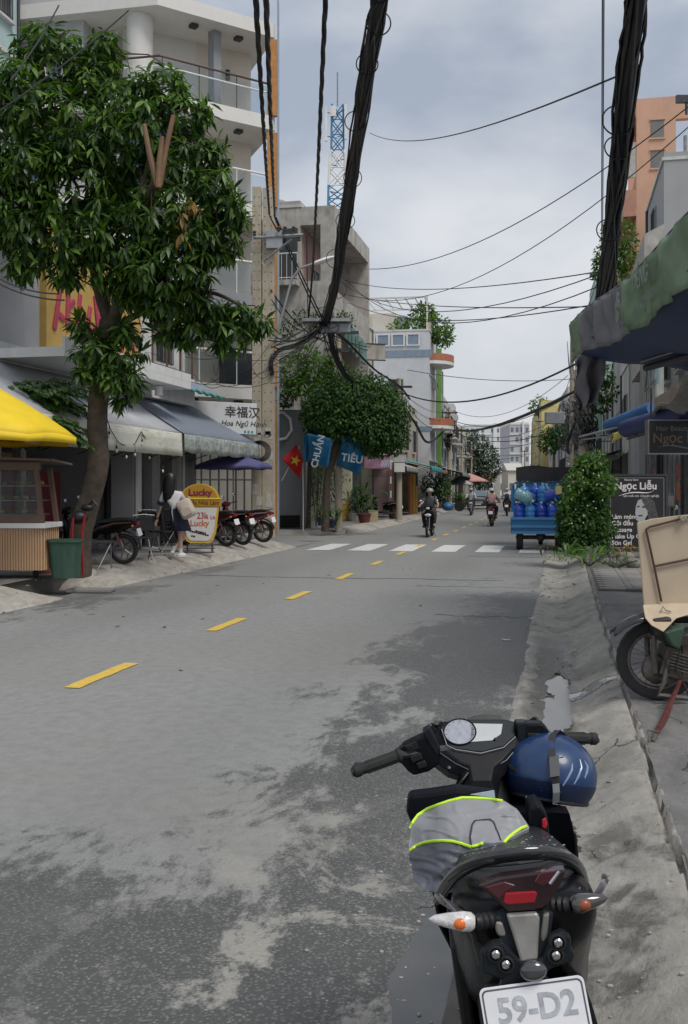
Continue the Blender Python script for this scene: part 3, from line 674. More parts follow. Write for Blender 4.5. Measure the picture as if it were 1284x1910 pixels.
for k,(z0,z1)in enumerate([(.2,4.33),(4.75,7.08),(7.5,9.83),(10.25,12.63),(13.05,15.48)]):
    # recessed inner wall: cream bay right, blue bay, grey side
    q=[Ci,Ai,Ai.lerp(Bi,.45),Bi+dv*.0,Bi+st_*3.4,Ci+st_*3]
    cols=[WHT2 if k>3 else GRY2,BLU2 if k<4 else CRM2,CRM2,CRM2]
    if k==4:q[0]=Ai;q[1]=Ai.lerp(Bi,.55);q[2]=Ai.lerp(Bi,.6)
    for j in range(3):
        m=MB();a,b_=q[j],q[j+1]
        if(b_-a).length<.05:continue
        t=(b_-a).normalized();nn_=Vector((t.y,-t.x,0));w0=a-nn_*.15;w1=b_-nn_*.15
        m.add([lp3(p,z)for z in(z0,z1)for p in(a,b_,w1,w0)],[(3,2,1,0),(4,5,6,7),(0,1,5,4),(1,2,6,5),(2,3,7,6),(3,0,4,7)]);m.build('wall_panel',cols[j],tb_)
    if 0<k<4:     # balcony door in the blue bay
        c0=Ai.lerp(Bi,.12)+nrm*.03;c1=Ai.lerp(Bi,.38)+nrm*.03
        m=MB();m.add([lp3(p,z)for z in(z0+.02,z0+2.1)for p in(c0,c1,c1-nrm*.02,c0-nrm*.02)],[(3,2,1,0),(4,5,6,7),(0,1,5,4),(1,2,6,5),(2,3,7,6),(3,0,4,7)]);d=m.build('balcony_door',M['glass'],tb_)
        m=MB();
        for p in(c0,c0.lerp(c1,.5),c1):m.box(lp3(p+nrm*.02,z0+1.06),(.06,.06,2.1),rz=0)
        m.build('door_frame',FRAMEW,d)
    # wall lamp in the cream bay
    if k>1:m=MB();m.box(lp3(Ai.lerp(Bi,.8)+nrm*.06,z0+1.6),(.1,.1,.32),rz=R_(35));m.build('wall_lamp',IRON,tb_)
    for f_ in(.35,.75):m=MB();m.box(lp3(ins(A1.lerp(B1,f_),.6),z1-.05),(.22,.22,.1),rz=R_(35));m.build('downlight',IRON,tb_)
    # rail: chrome top bar and glass below
    if k:
        m=MB();m.tube([lp3(C1+Vector((0,-.0,0)),z0+1.0),lp3(A1+nrm*-.08,z0+1.0),lp3(B1-nrm*.08,z0+1.0)],.035,8)
        for f_ in(.02,.33,.66,.97):p=(A1-nrm*.08).lerp(B1-nrm*.08,f_);m.tube([lp3(p,z0),lp3(p,z0+1.0)],.018,6)
        m.build('balcony_rail',mat('rail_brown',(.10,.07,.06),.4,.3)if k==4 else M['white'],tb_)
        if k==4:m=MB();m.tube([lp3(C1,z0+.72),lp3(A1-nrm*.08,z0+.72),lp3(B1-nrm*.08,z0+.72)],.028,8);m.build('lower_rail',M['white'],tb_)
        gl=M['glass']if k<0 else mat('balcony_glass',(.75,.82,.85),.05,var=.02,trans=1.0,spec=.5)
        for a,b_ in((A1-nrm*.08,(A1-nrm*.08).lerp(B1-nrm*.08,.5)),((A1-nrm*.08).lerp(B1-nrm*.08,.51),B1-nrm*.08)):
            m=MB();m.add([lp3(p,z)for z in(z0+.03,z0+.9)for p in(a,b_,b_-nrm*.012,a-nrm*.012)],[(3,2,1,0),(4,5,6,7),(0,1,5,4),(1,2,6,5),(2,3,7,6),(3,0,4,7)])
            m.build('glass_panel',gl,tb_)
    # orange fin panels at the street corner
    m=MB();m.box(lp3(B1+Vector((-.08,-.04,0)),(z0+z1)/2-.05),(.30,.16,z1-z0-.1));m.build('orange_panel',ORG,tb_)
m=MB();m.box(lp3(B1+Vector((.10,0.06,0)),8.4),(.05,.3,16.4));m.build('corner_post',mat('corner_bluegrey',(.30,.36,.43),.5),tb_)
m=MB();m.lathe([(.38,13.05),(.38,15.48)],lp3(A1+pv*.9+st_*.6,0),24);m.build('column',WHT2,tb_,smooth=True)
m=MB();m.lathe([(.2,13.05),(.2,15.48)],lp3(ins(A1.lerp(B1,.55),.7),0),4);m.build('column',GRY2,tb_)
# big side mass of the block further left
m=MB();q0=A1+pv*2.6+st_*.4
T=Matrix.Translation(TA@q0)@Matrix.Rotation(-TH,4,'Z')
m.bb((-7,0,0.2),(0,5,17.5),0,T);m.build('side_wing',mat('wing_grey',(.46,.46,.47),.65,var=.04,stain=.15,scol=(.3,.3,.3)),tb_)
for k,z in enumerate((8.6,11.5,14.4)):
    for x in(-1.2,-3.2):
        p=T@Vector((x,-.0,z));
        m=MB();m.bb((x-.5,-.05,z-.7),(x+.5,-.02,z+.7),0,T);wdo=m.build('window',mat('window_blue',(.10,.14,.2),.1),tb_);m=MB();m.bb((x-.03,-.08,z-.7),(x+.03,-.052,z+.7),0,T);m.bb((x-.56,-.08,z+.7),(x+.56,-.0,z+.76),0,T);m.bb((x-.56,-.08,z-.76),(x+.56,-.0,z-.7),0,T);m.build('frame',M['cream'],wdo)
# ground floor railings of the block (dark grille front)
m=MB();
for i in range(14):p=(A1.lerp(B1,i/13))-nrm*.35;m.box(lp3(p,1.6),(.05,.05,2.9))
for z in(.5,1.9,2.9):m.tube([lp3(A1-nrm*.35,z),lp3(B1-nrm*.35,z)],.03,6)
m.build('ground_grille',mat('grille_grey',(.11,.115,.12),.5,.3),tb_)
# clutter box on first balcony: AC + black tank
m=MB();m.box(lp3(ins(A1.lerp(B1,.72),.55),5.35),(.9,.5,1.1),rz=R_(35));m.build('black_cabinet',mat('cabinet_black',(.03,.033,.04),.4),tb_,bevel=.02)
acT=lp3(ins(A1.lerp(B1,.78),.3),7.0)
m=MB();m.box(acT,(.8,.35,.55),rz=R_(35));o=m.build('air_conditioner',M['white'],tb_,bevel=.02)
m=MB();m.lathe([(.2,0),(.2,.02),(.05,.02),(.05,.03),(0,.03)],acT+nrm*.18,18,0,ax=nrm);m.build('fan_grille',IRON,o)
# white shop sign with Chinese characters
s0,s1=W(327,753,27.6),W(478,770,28.2);s0.z=s1.z=0
sg=empty('shop_sign',Vector((s0.x,s0.y,3.18)),math.atan2(s1.y-s0.y,s1.x-s0.x),'white shop sign with black characters above the blue awning','sign')
Ls=(s1-s0).length;m=MB();m.bb((0,0,0),(Ls,.12,.86));bd=m.build('sign_board',mat('sign_white',(.66,.66,.65),.45,var=.04,stain=.1),sg,bevel=.01)
INKB=mat('ink_black',(.03,.025,.02),.5);GOLD=mat('ink_gold',(.45,.27,.06),.45)
sg.rotation_euler=(0,R_(1.5),sg.rotation_euler.z)
text('lettering','幸福汉',.33,INKB,bd,(Ls*.82,-.006,.58),off=.012)
text('lettering','Hoa Ngũ Hạnh',.20,INKB,bd,(Ls*.84,-.006,.28),off=.012,shear=.25)
m=MB()
for k in range(7):
    a=R_(20+140*k/6);c=Vector((Ls*.27,-.008,.42));m.add([c+Vector((0,0,0)),c+Vector((math.cos(a)*.09-.03,0,math.sin(a)*.12)),c+Vector((math.cos(a)*.2,0,math.sin(a)*.22)),c+Vector((math.cos(a)*.09+.03,0,math.sin(a)*.10))],[(0,1,2,3)])
m.build('flower_emblem',GOLD,bd,solid=.004)
for k in range(3):m=MB();m.lathe([(.035,0),(.035,.004)],(Ls*.86+k*.1,-.004,.07),12,0,ax=(0,-1,0));m.build('round_icon',mat('ink_teal',(.05,.3,.35),.5),bd)
# awnings over the left pavement
CANV=mat('canvas_grey',(.40,.41,.43),.7,var=.08,scale=2,stain=.35,scol=(.2,.2,.19),streak=1)
VALM=mat('canvas_stained',(.60,.59,.52),.75,var=.1,scale=2.2,stain=.75,scol=(.33,.31,.12),streak=3)
awning(14.5,FL,6.7,1.62,3.95,2.85,'L',CANV,'long grey white canvas awning with a stained valance beside the mango tree',val=.5,valm=VALM,scal=False)
AW2=stripemat('corrugated_blue',((.16,.19,.24),(.24,.27,.32)),34,1,.5,bump=.5,soft=True)
TARP=mat('torn_tarp',(.34,.36,.33),.7,var=.4,scale=7,stain=.8,scol=(.03,.13,.10),streak=2)
awning(21.55,FL,5.9,1.55,3.85,2.86,'L',AW2,'blue grey corrugated awning with a torn tarpaulin edge over the parked motorbikes',val=.38,valm=TARP,sag=0)
# little upper roof with green edge
b=bframe(22.9,FL,'lean_to_roof','small corrugated lean to roof with a green edge over the blue awning','roof')
m=MB();m.grid(lambda a,c:Vector((.15+.75*c,3.3*a,4.5-.42*c+.02*math.sin(a*90))),90,3);m.build('roof_sheet',mat('roof_bluegrey',(.22,.27,.32),.5,stain=.3),b,solid=.01)
m=MB();m.tube([(.92,3.3*i/20,4.06+.03*math.sin(i*2))for i in range(21)],.035,6);m.build('green_edge',mat('green_edging',(.04,.25,.20),.6,var=.3),b)
# purple blue umbrella under it
def umbrella(name,base,r,h,z,mt,label,n=8,drop=.35,pole=True,cat='umbrella',tilt=0,group=None):
    e=empty(name,base,0,label,cat,group);m=MB();rings=[]
    N_=n*6
    def pt(t,a):
        k=(a*n/(2*math.pi))%1;scal=1-.09*math.sin(math.pi*k)**1*t
        return Vector((r*t*scal*math.cos(a),r*t*scal*math.sin(a),z+h*(1-t)**.9+.05*math.sin(math.pi*k)*t-drop*.0))
    m.loft([[pt(t,2*math.pi*j/N_)for j in range(N_)]for t in(.02,.2,.45,.7,.9,1.0)],caps=False)
    m.loft([[pt(1.0,2*math.pi*j/N_)for j in range(N_)],[pt(1.0,2*math.pi*j/N_)*1.0+Vector((0,0,-.10-.03*math.sin(math.pi*((j/6)%1))))for j in range(N_)]],caps=False)
    m.build('canopy',mt,e,smooth=True,ang=30,solid=.005)
    m=MB();m.lathe([(.022,.02),(.022,z+h)],(0,0,0),8);m.build('pole',M['steel'],e)
    m=MB()
    for k in range(n):a=2*math.pi*k/n;m.tube([pt(.05,a)-Vector((0,0,.03)),pt(.97,a)-Vector((0,0,.02))],.006,4)
    m.build('ribs',M['dsteel'],e);m=MB();m.lathe([(.22,0),(.24,.05),(.05,.09),(.03,.3)],(0,0,0),14);m.build('base',M['dsteel'],e)
    return e
p=G(428,1010,.25);umbrella('parasol',(p.x,p.y+1.0,.24),1.05,.35,2.0,mat('violet_cloth',(.085,.085,.21),.7,var=.15),'violet blue parasol below the torn awning by the parked motorbikes')
p=W(-30,845,15.2);umbrella('parasol',(p.x,p.y,.24),1.38,.86,2.16,mat('yellow_cloth',(.80,.56,.02),.65,var=.06),'large yellow parasol over the food cart on the left',n=8)
# shop fronts inside: lit grey door, red board, posters
b=bframe(16.4,FL-1.0,'shop_partition','dark red painted boards standing inside the open shop behind the food cart','partition')
m=MB();m.bb((0,.2,.24),(.05,2.3,2.0));m.build('red_board',mat('dark_red_board',(.16,.012,.018),.6,var=.15),b)
m=MB();m.bb((0,2.7,.24),(.05,4.2,2.0));m.build('red_board',mat('dark_red_board',(.16,.012,.018),.6),b)
m=MB();m.bb((-.01,.3,2.05),(.05,2.2,2.35));m.build('ochre_strip',mat('ochre_strip',(.22,.15,.06),.6),b)
m=MB();m.bb((-.05,2.4,.24),(.12,2.6,3.3));m.build('post',M['concrete'],b)
b=bframe(22.1,FL-.6,'glass_door','dark shop door with frosted panes in a ladder of bars behind the girl','door')
m=MB();m.bb((-.02,0,.24),(.04,.9,2.35));m.build('door_leaf',mat('door_black',(.012,.012,.014),.5),b)
for k in range(5):m=MB();m.bb((.042,.22,.42+.37*k),(.056,.68,.72+.37*k));m.build('pane',mat('frosted',(.20,.22,.23),.4,var=.1),b)
for k,(u,w,c)in enumerate([(23.6,.5,(.32,.32,.33)),(24.9,.35,(.25,.25,.24)),(25.8,.9,(.2,.21,.22))]):
    b=bframe(u,FL-.25,'wall_pier',['pale painted pier left of the violet parasol','narrow grey pier beside the pale painted pier','broad grey pier nearest the concrete poles'][k],'wall');m=MB();m.bb((0,0,.24),(.2,w,3.4));m.build('pier',mat('pier%s'%'abc'[k],c,.7,stain=.3),b)
# standing poster with two figures
p=G(206,1010,.24);b=empty('standing_poster',(p.x,p.y+1.6,.24),-.35,'white standing poster with dark silhouettes behind the mango trunk','poster')
m=MB();m.bb((-.32,0,.3),(.32,.03,1.72));pb=m.build('poster_panel',mat('poster_white',(.46,.46,.45),.5,var=.1),b)
m=MB()
for k in range(5):m.box((-.05+.03*(k%2),-.003,1.62-.075*k),(.26-.05*(k%3),.006,.035))
m.build('print_line',INKB,pb)
for x in(-.13,.13):
    m=MB();m.prism([(x-.09,.78),(x+.09,.78),(x+.07,1.05),(x,1.14),(x-.07,1.05)],.004,0,XZ_:=Matrix.Rotation(R_(90),4,'X'));m.build('silhouette',mat('dark_brown_print',(.06,.045,.04),.5),pb)
    m=MB();m.prism([(x-.08,.45),(x+.08,.45),(x+.05,.68),(x-.05,.68)],.004,0,XZ_);m.build('silhouette',mat('teal_print',(.04,.15,.18),.5),pb)
m=MB();m.bb((-.3,.1,0),(-.27,.13,.4));m.bb((.27,.1,0),(.3,.13,.4));m.build('leg',M['dsteel'],b)
# string of bulbs under the grey white awning
b=empty('string_lights',(0,0,0),0,'black festoon cable with small white bulbs under the stained valance','string lights')
pts=[]
hang=[(200,790),(218,832),(240,856),(268,815),(292,868)]
full=[(196,768,18.5),(206,800,18.8),(222,826,19.2),(236,832,19.6),(252,828,19.9),(264,805,20.2),(274,822,20.6),(280,834,20.9),(292,836,21.3)]
m=MB();m.tube([W(*q)for q in full],.009,5);m.build('cable',M['cable'],b)
for(x,y,Y)in[(204,795,18.7),(218,822,19.1),(236,834,19.6),(252,830,19.9),(265,810,20.3),(279,836,20.9),(304,862,21.5)]:
    t=W(x,y,Y);m=MB();m.tube([t,t-Vector((0,0,.1))],.006,4);m.lathe([(.018,0),(.018,.05),(.01,.06)],t-Vector((0,0,.15)),8);s_=m.build('socket',M['cable'],b)
    m=MB();m.ball(t-Vector((0,0,.19)),.032,n=10,k=6,sc=(.8,.8,1.2));m.build('bulb',mat('bulb_glass',(.6,.6,.55),.15),s_,smooth=True)
# ================= right side
FR=3.2
AWG=mat('tarp_green',(.14,.21,.12),.5,var=.4,scale=3,stain=.45,scol=(.22,.25,.20),streak=.3);AWK=mat('tarp_black',(.14,.14,.155),.5,var=.25,scale=3,stain=.3,scol=(.12,.12,.12));NAVY=mat('tarp_navy',(.02,.045,.13),.6,var=.3)
# big tarpaulin awning hung over the pavement, oblique to the street
Aw0=W(1420,500,6.6);Aw1=W(1060,640,14.2);dA=(Aw1-Aw0);dA.z=0;LA=dA.length;dA.normalize();nA=Vector((-dA.y,dA.x,0));nA=nA if nA.x<0 else-nA
aw=empty('tarpaulin_awning',(Aw0.x,Aw0.y,0),0,'large green and black tarpaulin awning hanging over the right pavement','awning')
def awp(t,d,z):p=dA*(LA*t)-nA*d;return Vector((p.x,p.y,z))
ztop=lambda t:3.84+.05*math.sin(t*9)+.04*t;zbot=lambda t:ztop(t)-.60-.01*math.sin(t*21)+(.10*t**3)
def fold(t,c):return .045*math.sin(math.pi*min(1,c*.8))*(2.2*abs(noise.noise(Vector((t*30+c*2.5,c*1.2,9))))+math.sin(t*34)+.6*math.sin(t*57+c*2)+.5*noise.noise(Vector((t*30,c*2,0))))+.015*math.sin(t*90+6*c)
for nm,t0,t1,mt in(('green_cloth',0,.55,AWG),('black_cloth',.55,.86,AWK),('green_cloth',.86,1.0,AWG)):
    m=MB();m.grid(lambda a,c:awp(t0+(t1-t0)*a,fold(t0+(t1-t0)*a,c),ztop(t0+(t1-t0)*a)*(1-c)+zbot(t0+(t1-t0)*a)*c),int(170*(t1-t0))+6,9)
    o=m.build(nm,mt,aw,smooth=True,solid=.004)
GHO=mat('print_faded',(.20,.24,.21),.6,var=.2)
ang=math.atan2(-dA.y,-dA.x)
tx=lambda s_,t,z,sz,sh=0:text('lettering',s_,sz,GHO,aw,awp(t,-.075,z),rot=(R_(90),0,ang),ext=.002,off=.02)
tx('TIẾNG',.40,3.62,.22);tx('T HẢO VỊ',.36,3.40,.10)
m=MB();
for k,(dx,dz,rr_)in enumerate([(0,0,.09),(.07,.1,.06),(-.07,.1,.06),(0,.19,.05)]):m.lathe([(rr_,0),(rr_,.006)],awp(.53+dx*.1,-.07,3.45+dz),14,0,ax=nA)
m.build('round_emblem',GHO,aw)
m=MB();m.grid(lambda a,c:awp(a,.05+2.6*c,zbot(a)+.16-(.42+.10*a)*c+.05*math.sin(c*9)*math.sin(a*11)),30,8);m.build('roof_sheet',NAVY,aw,smooth=True,solid=.006)
m=MB();m.tube([awp(t,.03,ztop(t)+.01)for t in[i/12 for i in range(13)]],.022,6);m.tube([awp(-.1,2.0,3.16),awp(.96,1.0,3.28)],.05,8)
for t in(.1,.4,.7,.97):m.tube([awp(t,.03,ztop(t)),awp(t,2.3,ztop(t)-.55)],.018,6)
m.build('frame',M['dsteel'],aw)
m=MB();m.tube([awp(-.1,1.93,3.245),awp(.96,.93,3.365)],.018,6);m.build('metal_rail',M['steel'],aw)
fo_=Vector((Aw0.x,Aw0.y,0));F4=[W(1072,672,14.3),W(1132,640,14.0),W(1122,742,14.4),W(1086,765,14.4)]
m=MB();m.grid(lambda a,c:F4[0].lerp(F4[1],a).lerp(F4[3].lerp(F4[2],a),c)-fo_+Vector((.03*math.sin(c*9+a*3),.10*math.sin(a*11+c*3),.03*math.sin(a*7))),20,20);m.build('hanging_flap',mat('tarp_grey',(.13,.13,.15),.6,var=.2),aw,smooth=True,solid=.004)
# second, rolled blue awning lower down
def rolled(x0,y0,Y0,x1,y1,Y1,r,mt,label,nm='rolled_awning'):
    a,b=W(x0,y0,Y0),W(x1,y1,Y1);e=empty(nm,a,0,label,'awning');d=b-a;n=14
    m=MB();m.tube([d*(i/n)+Vector((0,0,.004*math.sin(i*1.3)))for i in range(n+1)],[r*(1+.03*math.sin(i*2.1))for i in range(n+1)],14);m.build('cloth_roll',mt,e,smooth=True)
    m=MB()
    for i in(2,7,12):m.tube([d*(i/n)+Vector((r*1.06*math.cos(t)*.5,r*1.06*math.cos(t)*.5,r*1.06*math.sin(t)))for t in[2*math.pi*k/12 for k in range(12)]],.01,4,closed=True)
    m.tube([d*.02+Vector((0,0,-r*1.2)),d*.98+Vector((0,0,-r*1.2))],.02,6)
    for i in(1,12):m.tube([d*(i/14),d*(i/14)+Vector((1.4,.3,.5))],.02,6)
    m.build('strap_and_arm',M['dsteel'],e);return e
rolled(1135,795,18.5,1218,762,17.2,.12,mat('canvas_blue',(.03,.11,.26),.6,var=.15),'short rolled blue awning above the longer navy awning on the right')
rolled(1168,800,17.5,1330,752,14.5,.15,mat('canvas_navy',(.015,.03,.12),.6,var=.2),'long navy awning roll reaching the right edge over the hair salon sign')
m=MB();m.tube([W(1080,815,18.8),W(1140,800,18.2),W(1210,785,17.6)],.02,6);m.tube([W(1085,820,18.8),W(1215,805,17.5)],.015,6);tag(m.build('awning_arm',M['steel']),'pale folding awning arms below the short blue roll','awning arm')
m=MB();pa,pb_=W(1142,808,17.9),W(1210,792,17.0)
m.grid(lambda a,c:pa.lerp(pb_,a)+Vector((.02*math.sin(a*20+c*4),0,-.07*c-.12*c*max(0,math.sin(a*2.4+2.2)))),20,5)
tag(m.build('yellow_cloth_strip',mat('cloth_yellow',(.5,.42,.10),.7,var=.2),smooth=True,solid=.004),'yellow cloth strip hanging under the navy awning roll','cloth')
# hair salon hanging sign (projecting over the pavement)
SGN=mat('sign_charcoal',(.02,.024,.027),.5,var=.15,stain=.1,scol=(.06,.06,.06));BRZ=mat('letter_bronze',(.20,.13,.09),.5,var=.2);GRL=mat('letter_grey',(.20,.21,.20),.5)
YS=15.2;p0,p1=W(1211,845,YS),W(1330,845,YS);e=empty('hair_salon_sign',p0,0,'dark projecting sign with bronze letters above the salon entrance','sign')
wS,hS=(p1-p0).x,60/F*YS
m=MB();m.bb((0,0,0),(wS,.14,hS));sb=m.build('sign_board',SGN,e);
m=MB();f=.02
m.bb((-f,-.01,-f),(wS+f,.15,0));m.bb((-f,-.01,hS),(wS+f,.15,hS+f));m.bb((-f,-.01,0),(0,.15,hS));m.build('sign_frame',M['steel'],sb)
text('lettering','Hair Beauty',.105,GRL,sb,(.10,-.008,hS*.76),align='LEFT');text('lettering','Ngọc Liễu',.20,BRZ,sb,(.05,-.008,hS*.45),align='LEFT',off=.014)
m=MB();m.tube([(.12+.75*i/20,-.006,hS*.18+.025*math.sin(i/20*6.3))for i in range(21)],[.002+.010*math.sin(math.pi*i/20)for i in range(21)],5);m.build('swoosh',GRL,sb)
for x in(.05,.8):m=MB();m.tube([(x,.07,hS),(x,.07,hS+.5)],.015,6);m.build('hanger',M['dsteel'],e)
# standing salon board
YB=20.6;p0=G(1133,1040,.13);YB=p0.y;e=empty('salon_board',(p0.x,YB,.13),R_(0),'black standing salon board listing services with a woman portrait beside the bush','sign');k_=YB/F
wB,hB,zB=112*k_,143*k_,12*k_
m=MB();m.bb((.0,0,zB),(wB,.05,zB+hB));bd=m.build('board_panel',mat('board_black',(.016,.016,.018),.4,var=.15),e)
m=MB();f=.045
for a,b_ in(((-.01,-.02,zB-.01),(f,.07,zB+hB+.01)),((wB-f,-.02,zB-.01),(wB+.01,.07,zB+hB+.01)),((f,-.02,zB-.01),(wB-f,.07,zB+f-.01)),((f,-.02,zB+hB-f+.01),(wB-f,.07,zB+hB+.01))):m.bb(a,b_)
m.bb((-.01,0,-.0),(.05,.06,zB));m.bb((wB-.05,0,0),(wB,.06,zB));m.build('board_frame',mat('frame_dark',(.055,.055,.06),.4,.4),e)
m=MB();q=.07
for a,b_ in(((q,-.004,zB+q),(q+.008,0,zB+hB-q)),((wB-q-.008,-.004,zB+q),(wB-q,0,zB+hB-q)),((q,-.004,zB+q),(wB-q,0,zB+q+.008)),((q,-.004,zB+hB-q-.008),(wB-q,0,zB+hB-q))):m.bb(a,b_)
LW=mat('letter_white',(.72,.68,.66),.5,var=.05);m.build('print_border',mat('letter_grey2',(.4,.4,.4),.5),bd)
def bt(s_,x,y,sz,al='LEFT',off=.01,sh=0,mt=LW,sx=1):return text('lettering',s_,sz,mt,bd,((x-1133)*k_,-.006,zB+hB-(y-887)*k_),align=al,off=off,shear=sh,sx=sx)
bt('Beauty Salon',1178,897,.06,'CENTER',.004);bt('Ngọc Liễu',1186,909,.215,'CENTER',.025);bt('Tạo mẫu tóc Chuyên nghiệp',1195,927,.068,'CENTER',.004,.3)
for i,s_ in enumerate(['Làm móng','Gội đầu','Massage','Make Up Cô dâu','Sơn Gel']):bt(s_,1141,966+12.2*i,.135,off=.02)
m=MB();m.tube([((1154+66*i/20-1133)*k_,-.006,zB+hB-(927-6*math.sin(i/20*3.4)-6*(i/20)**6*2-887)*k_)for i in range(21)],[.002+.012*math.sin(math.pi*i/20)for i in range(21)],5);m.build('swoosh',LW,bd)
def bpoly(nm,px,mt,o_):
    m=MB();m.prism([((x-1133)*k_,zB+hB-(y-887)*k_)for x,y in px],.003,0,Matrix.Translation((0,-o_,0))@Matrix.Rotation(R_(90),4,'X'));return fixn(m.build(nm,mt,bd))
bpoly('portrait_hair',[(1186,945),(1190,934),(1200,929),(1212,930),(1221,938),(1225,955),(1229,975),(1234,990),(1228,1000),(1212,985),(1208,960),(1195,950)],mat('print_hair',(.07,.07,.072),.4,var=.6,scale=25),.003)
bpoly('portrait_face',[(1186,947),(1190,936),(1198,932),(1205,936),(1208,946),(1208,962),(1203,970),(1204,984),(1197,990),(1193,978),(1188,972),(1185,960)],mat('print_face',(.42,.42,.42),.5,var=.06),.006)
bpoly('portrait_fringe',[(1196,932),(1208,930),(1218,940),(1220,960),(1212,962),(1204,948)],mat('print_hair',(.07,.07,.072),.4),.009)
for px in([(1188,946),(1193,945),(1193,948),(1188,948)],[(1198,946),(1204,946),(1204,949),(1198,949)],[(1190,963),(1199,962),(1198,965),(1191,965)]):bpoly('portrait_feature',px,mat('print_dark',(.04,.04,.04),.5),.0095)
# salon building, ground floor glass front and dark interior
def salon(b,s):
    y0=.4
    for i,(y,c,nm)in enumerate([(1.0,(.05,.09,.11),'glass_panel'),(2.2,(.08,.12,.14),'glass_panel'),(3.3,(.04,.05,.06),'glass_panel')]):
        m=MB();m.bb((-.06,y,.6),(-.03,y+1.0,3.0));m.build(nm,mat('salon_glass%d'%i,c,.12,var=.3,scale=2),b)
    for y in(.9,2.1,3.2,4.4):m=MB();m.bb((-.1,y,.13),(-.02,y+.08,3.1));m.build('mullion',M['steel']if y>1 else M['dsteel'],b)
    m=MB();m.bb((-.09,1.05,1.9),(-.07,2.0,2.25));m.build('window_sticker',mat('sticker_red',(.28,.04,.03),.5),b)
    m=MB();m.bb((-.09,1.1,1.35),(-.07,1.95,1.8));m.build('window_sticker',mat('sticker_orange',(.45,.12,.02),.5,var=.3,scale=9),b)
    for k in range(5):m=MB();m.bb((-.20,2.25+k*.18,1.2),(-.12,2.38+k*.18,1.45+.05*(k%2)));m.build('product_box',[M['cream'],mat('pale_blue_box',(.25,.4,.5),.5)][k%2],b)
    m=MB();m.bb((-.25,2.2,1.15),(-.05,3.2,1.19));m.build('shelf',M['steel'],b)
GREYW=wallm('worn_grey_wall',(.36,.36,.35),.5)

def lattice(b,s):
    for i in range(9):m=MB();m.bb((-.75,.2+i*.55,3.6),(-.55,.32+i*.55,6.4));m.build('concrete_fin',mat('fin_grey',(.42,.42,.38),.85,stain=.4),b)
    m=MB();m.bb((-.8,0,3.35),(0,5.3,3.6));m.bb((-.8,0,6.4),(0,5.3,6.6));m.build('balcony_slab',M['concrete'],b)
hs=house(24.5,2.9,6.2,8,7.2,'R',wallm('pale_wall',(.50,.50,.47),.5),'salon house with tall concrete fins behind the awnings on the right',floors=1,z0=3.3,nwin=2,bm=lambda b,s:(lattice(b,s),salon(b,s)),name='salon_building')
def tealban(b,s):
    m=MB();m.box((-.9,1.6,5.0),(.05,2.2,1.9),rx=.12);bn=m.build('banner',mat('banner_teal',(.25,.42,.45),.6,var=.15,scale=3),b)
    for z in(5.35,4.75):m=MB();m.box((-.935,1.6,z),(.01,1.6,.22),rx=.12);m.build('banner_print',mat('banner_pale',(.55,.6,.6),.6)if z>5 else mat('banner_red',(.5,.16,.14),.6),bn)
hs=house(30.8,2.9,2.7,8,5.4,'R',wallm('dirty_white',(.5,.49,.45),.6),'small dirty white house behind the finned house',floors=1,z0=3.2,nwin=1,bm=lambda b,s:salon(b,s))
b=bframe(22.6,FR-.2,'wall_banner','pale teal banner on a pipe frame under the green tarpaulin','banner');tealban(b,-1)
m=MB()
for y in(.3,1.6,2.9):m.tube([(-1.0,y,3.3),(-1.0,y,6.2)],.03,6)
m.tube([(-1.0,.2,4.0),(-1.0,3,4.0)],.025,6);m.tube([(-1.0,.3,6.1),(-1,2.9,4.0)],.02,6);m.build('pipe_frame',M['steel'],b)
# torn grey roof cloth with rust brown underside near the right edge
m=MB();a0,a1=W(1215,775,16),W(1340,655,12)
m.grid(lambda a,c:a0.lerp(a1,a)+Vector((.9*c,.4*c,-.25*c+.08*math.sin(a*13+c*5)+.05*math.sin(c*9))),24,8)
tag(m.build('torn_roof_cloth',mat('torn_canvas',(.34,.33,.31),.8,var=.2,stain=.5,scol=(.14,.07,.05)),smooth=True,solid=.01),'torn pale canvas roof edge above the navy awning roll at the right edge','roof cloth')
m=MB();m.grid(lambda a,c:W(1215+125*a,790-60*a,16.5-4*a)+Vector((.2,.5,.45*c+.01*math.sin(a*160))),60,3)
tag(m.build('corrugated_panel',mat('corrugated_tan',(.30,.24,.18),.7,stain=.6,scol=(.12,.07,.05)),solid=.01),'tan corrugated panel under the torn canvas at the right edge','panel')
# tall grey walled house and the peach tower behind
def greyhouse(b,s):
    for z in(5.6,8.8):
        m=MB();m.add([(-.6,0,z),(0,0,z),(0,6,z),(-.6,6,z),(-.6,0,z+.9),(0,0,z+1.2),(0,6,z+1.2),(-.6,6,z+.9)],[(0,3,2,1),(4,5,6,7),(0,1,5,4),(1,2,6,5),(2,3,7,6),(3,0,4,7)]);m.build('balcony',M['concrete'],b)
    m=MB();m.bb((1.2,1,12.1),(2.0,2.0,12.9));m.build('water_tank',mat('tank_steel',(.45,.48,.5),.3,.8),b);m=MB();m.tube([(.7,.5,12.1),(.7,.5,12.9)],.06,8);m.build('vent_pipe',M['steel'],b)
hs=house(33.6,FR,6.2,9,12.0,'R',wallm('tall_grey_wall',(.40,.40,.40),.25,scale=.6),'tall house with a plain grey side wall above the green tarpaulin',floors=3,z0=3.3,nwin=1,bm=greyhouse,parapet=.25)
PEACH=wallm('peach_wall',(.64,.38,.26),.12)
pt_=bframe(42.0,2.95,'peach_tower','peach coloured tower house with open roof frame at the top right','building')
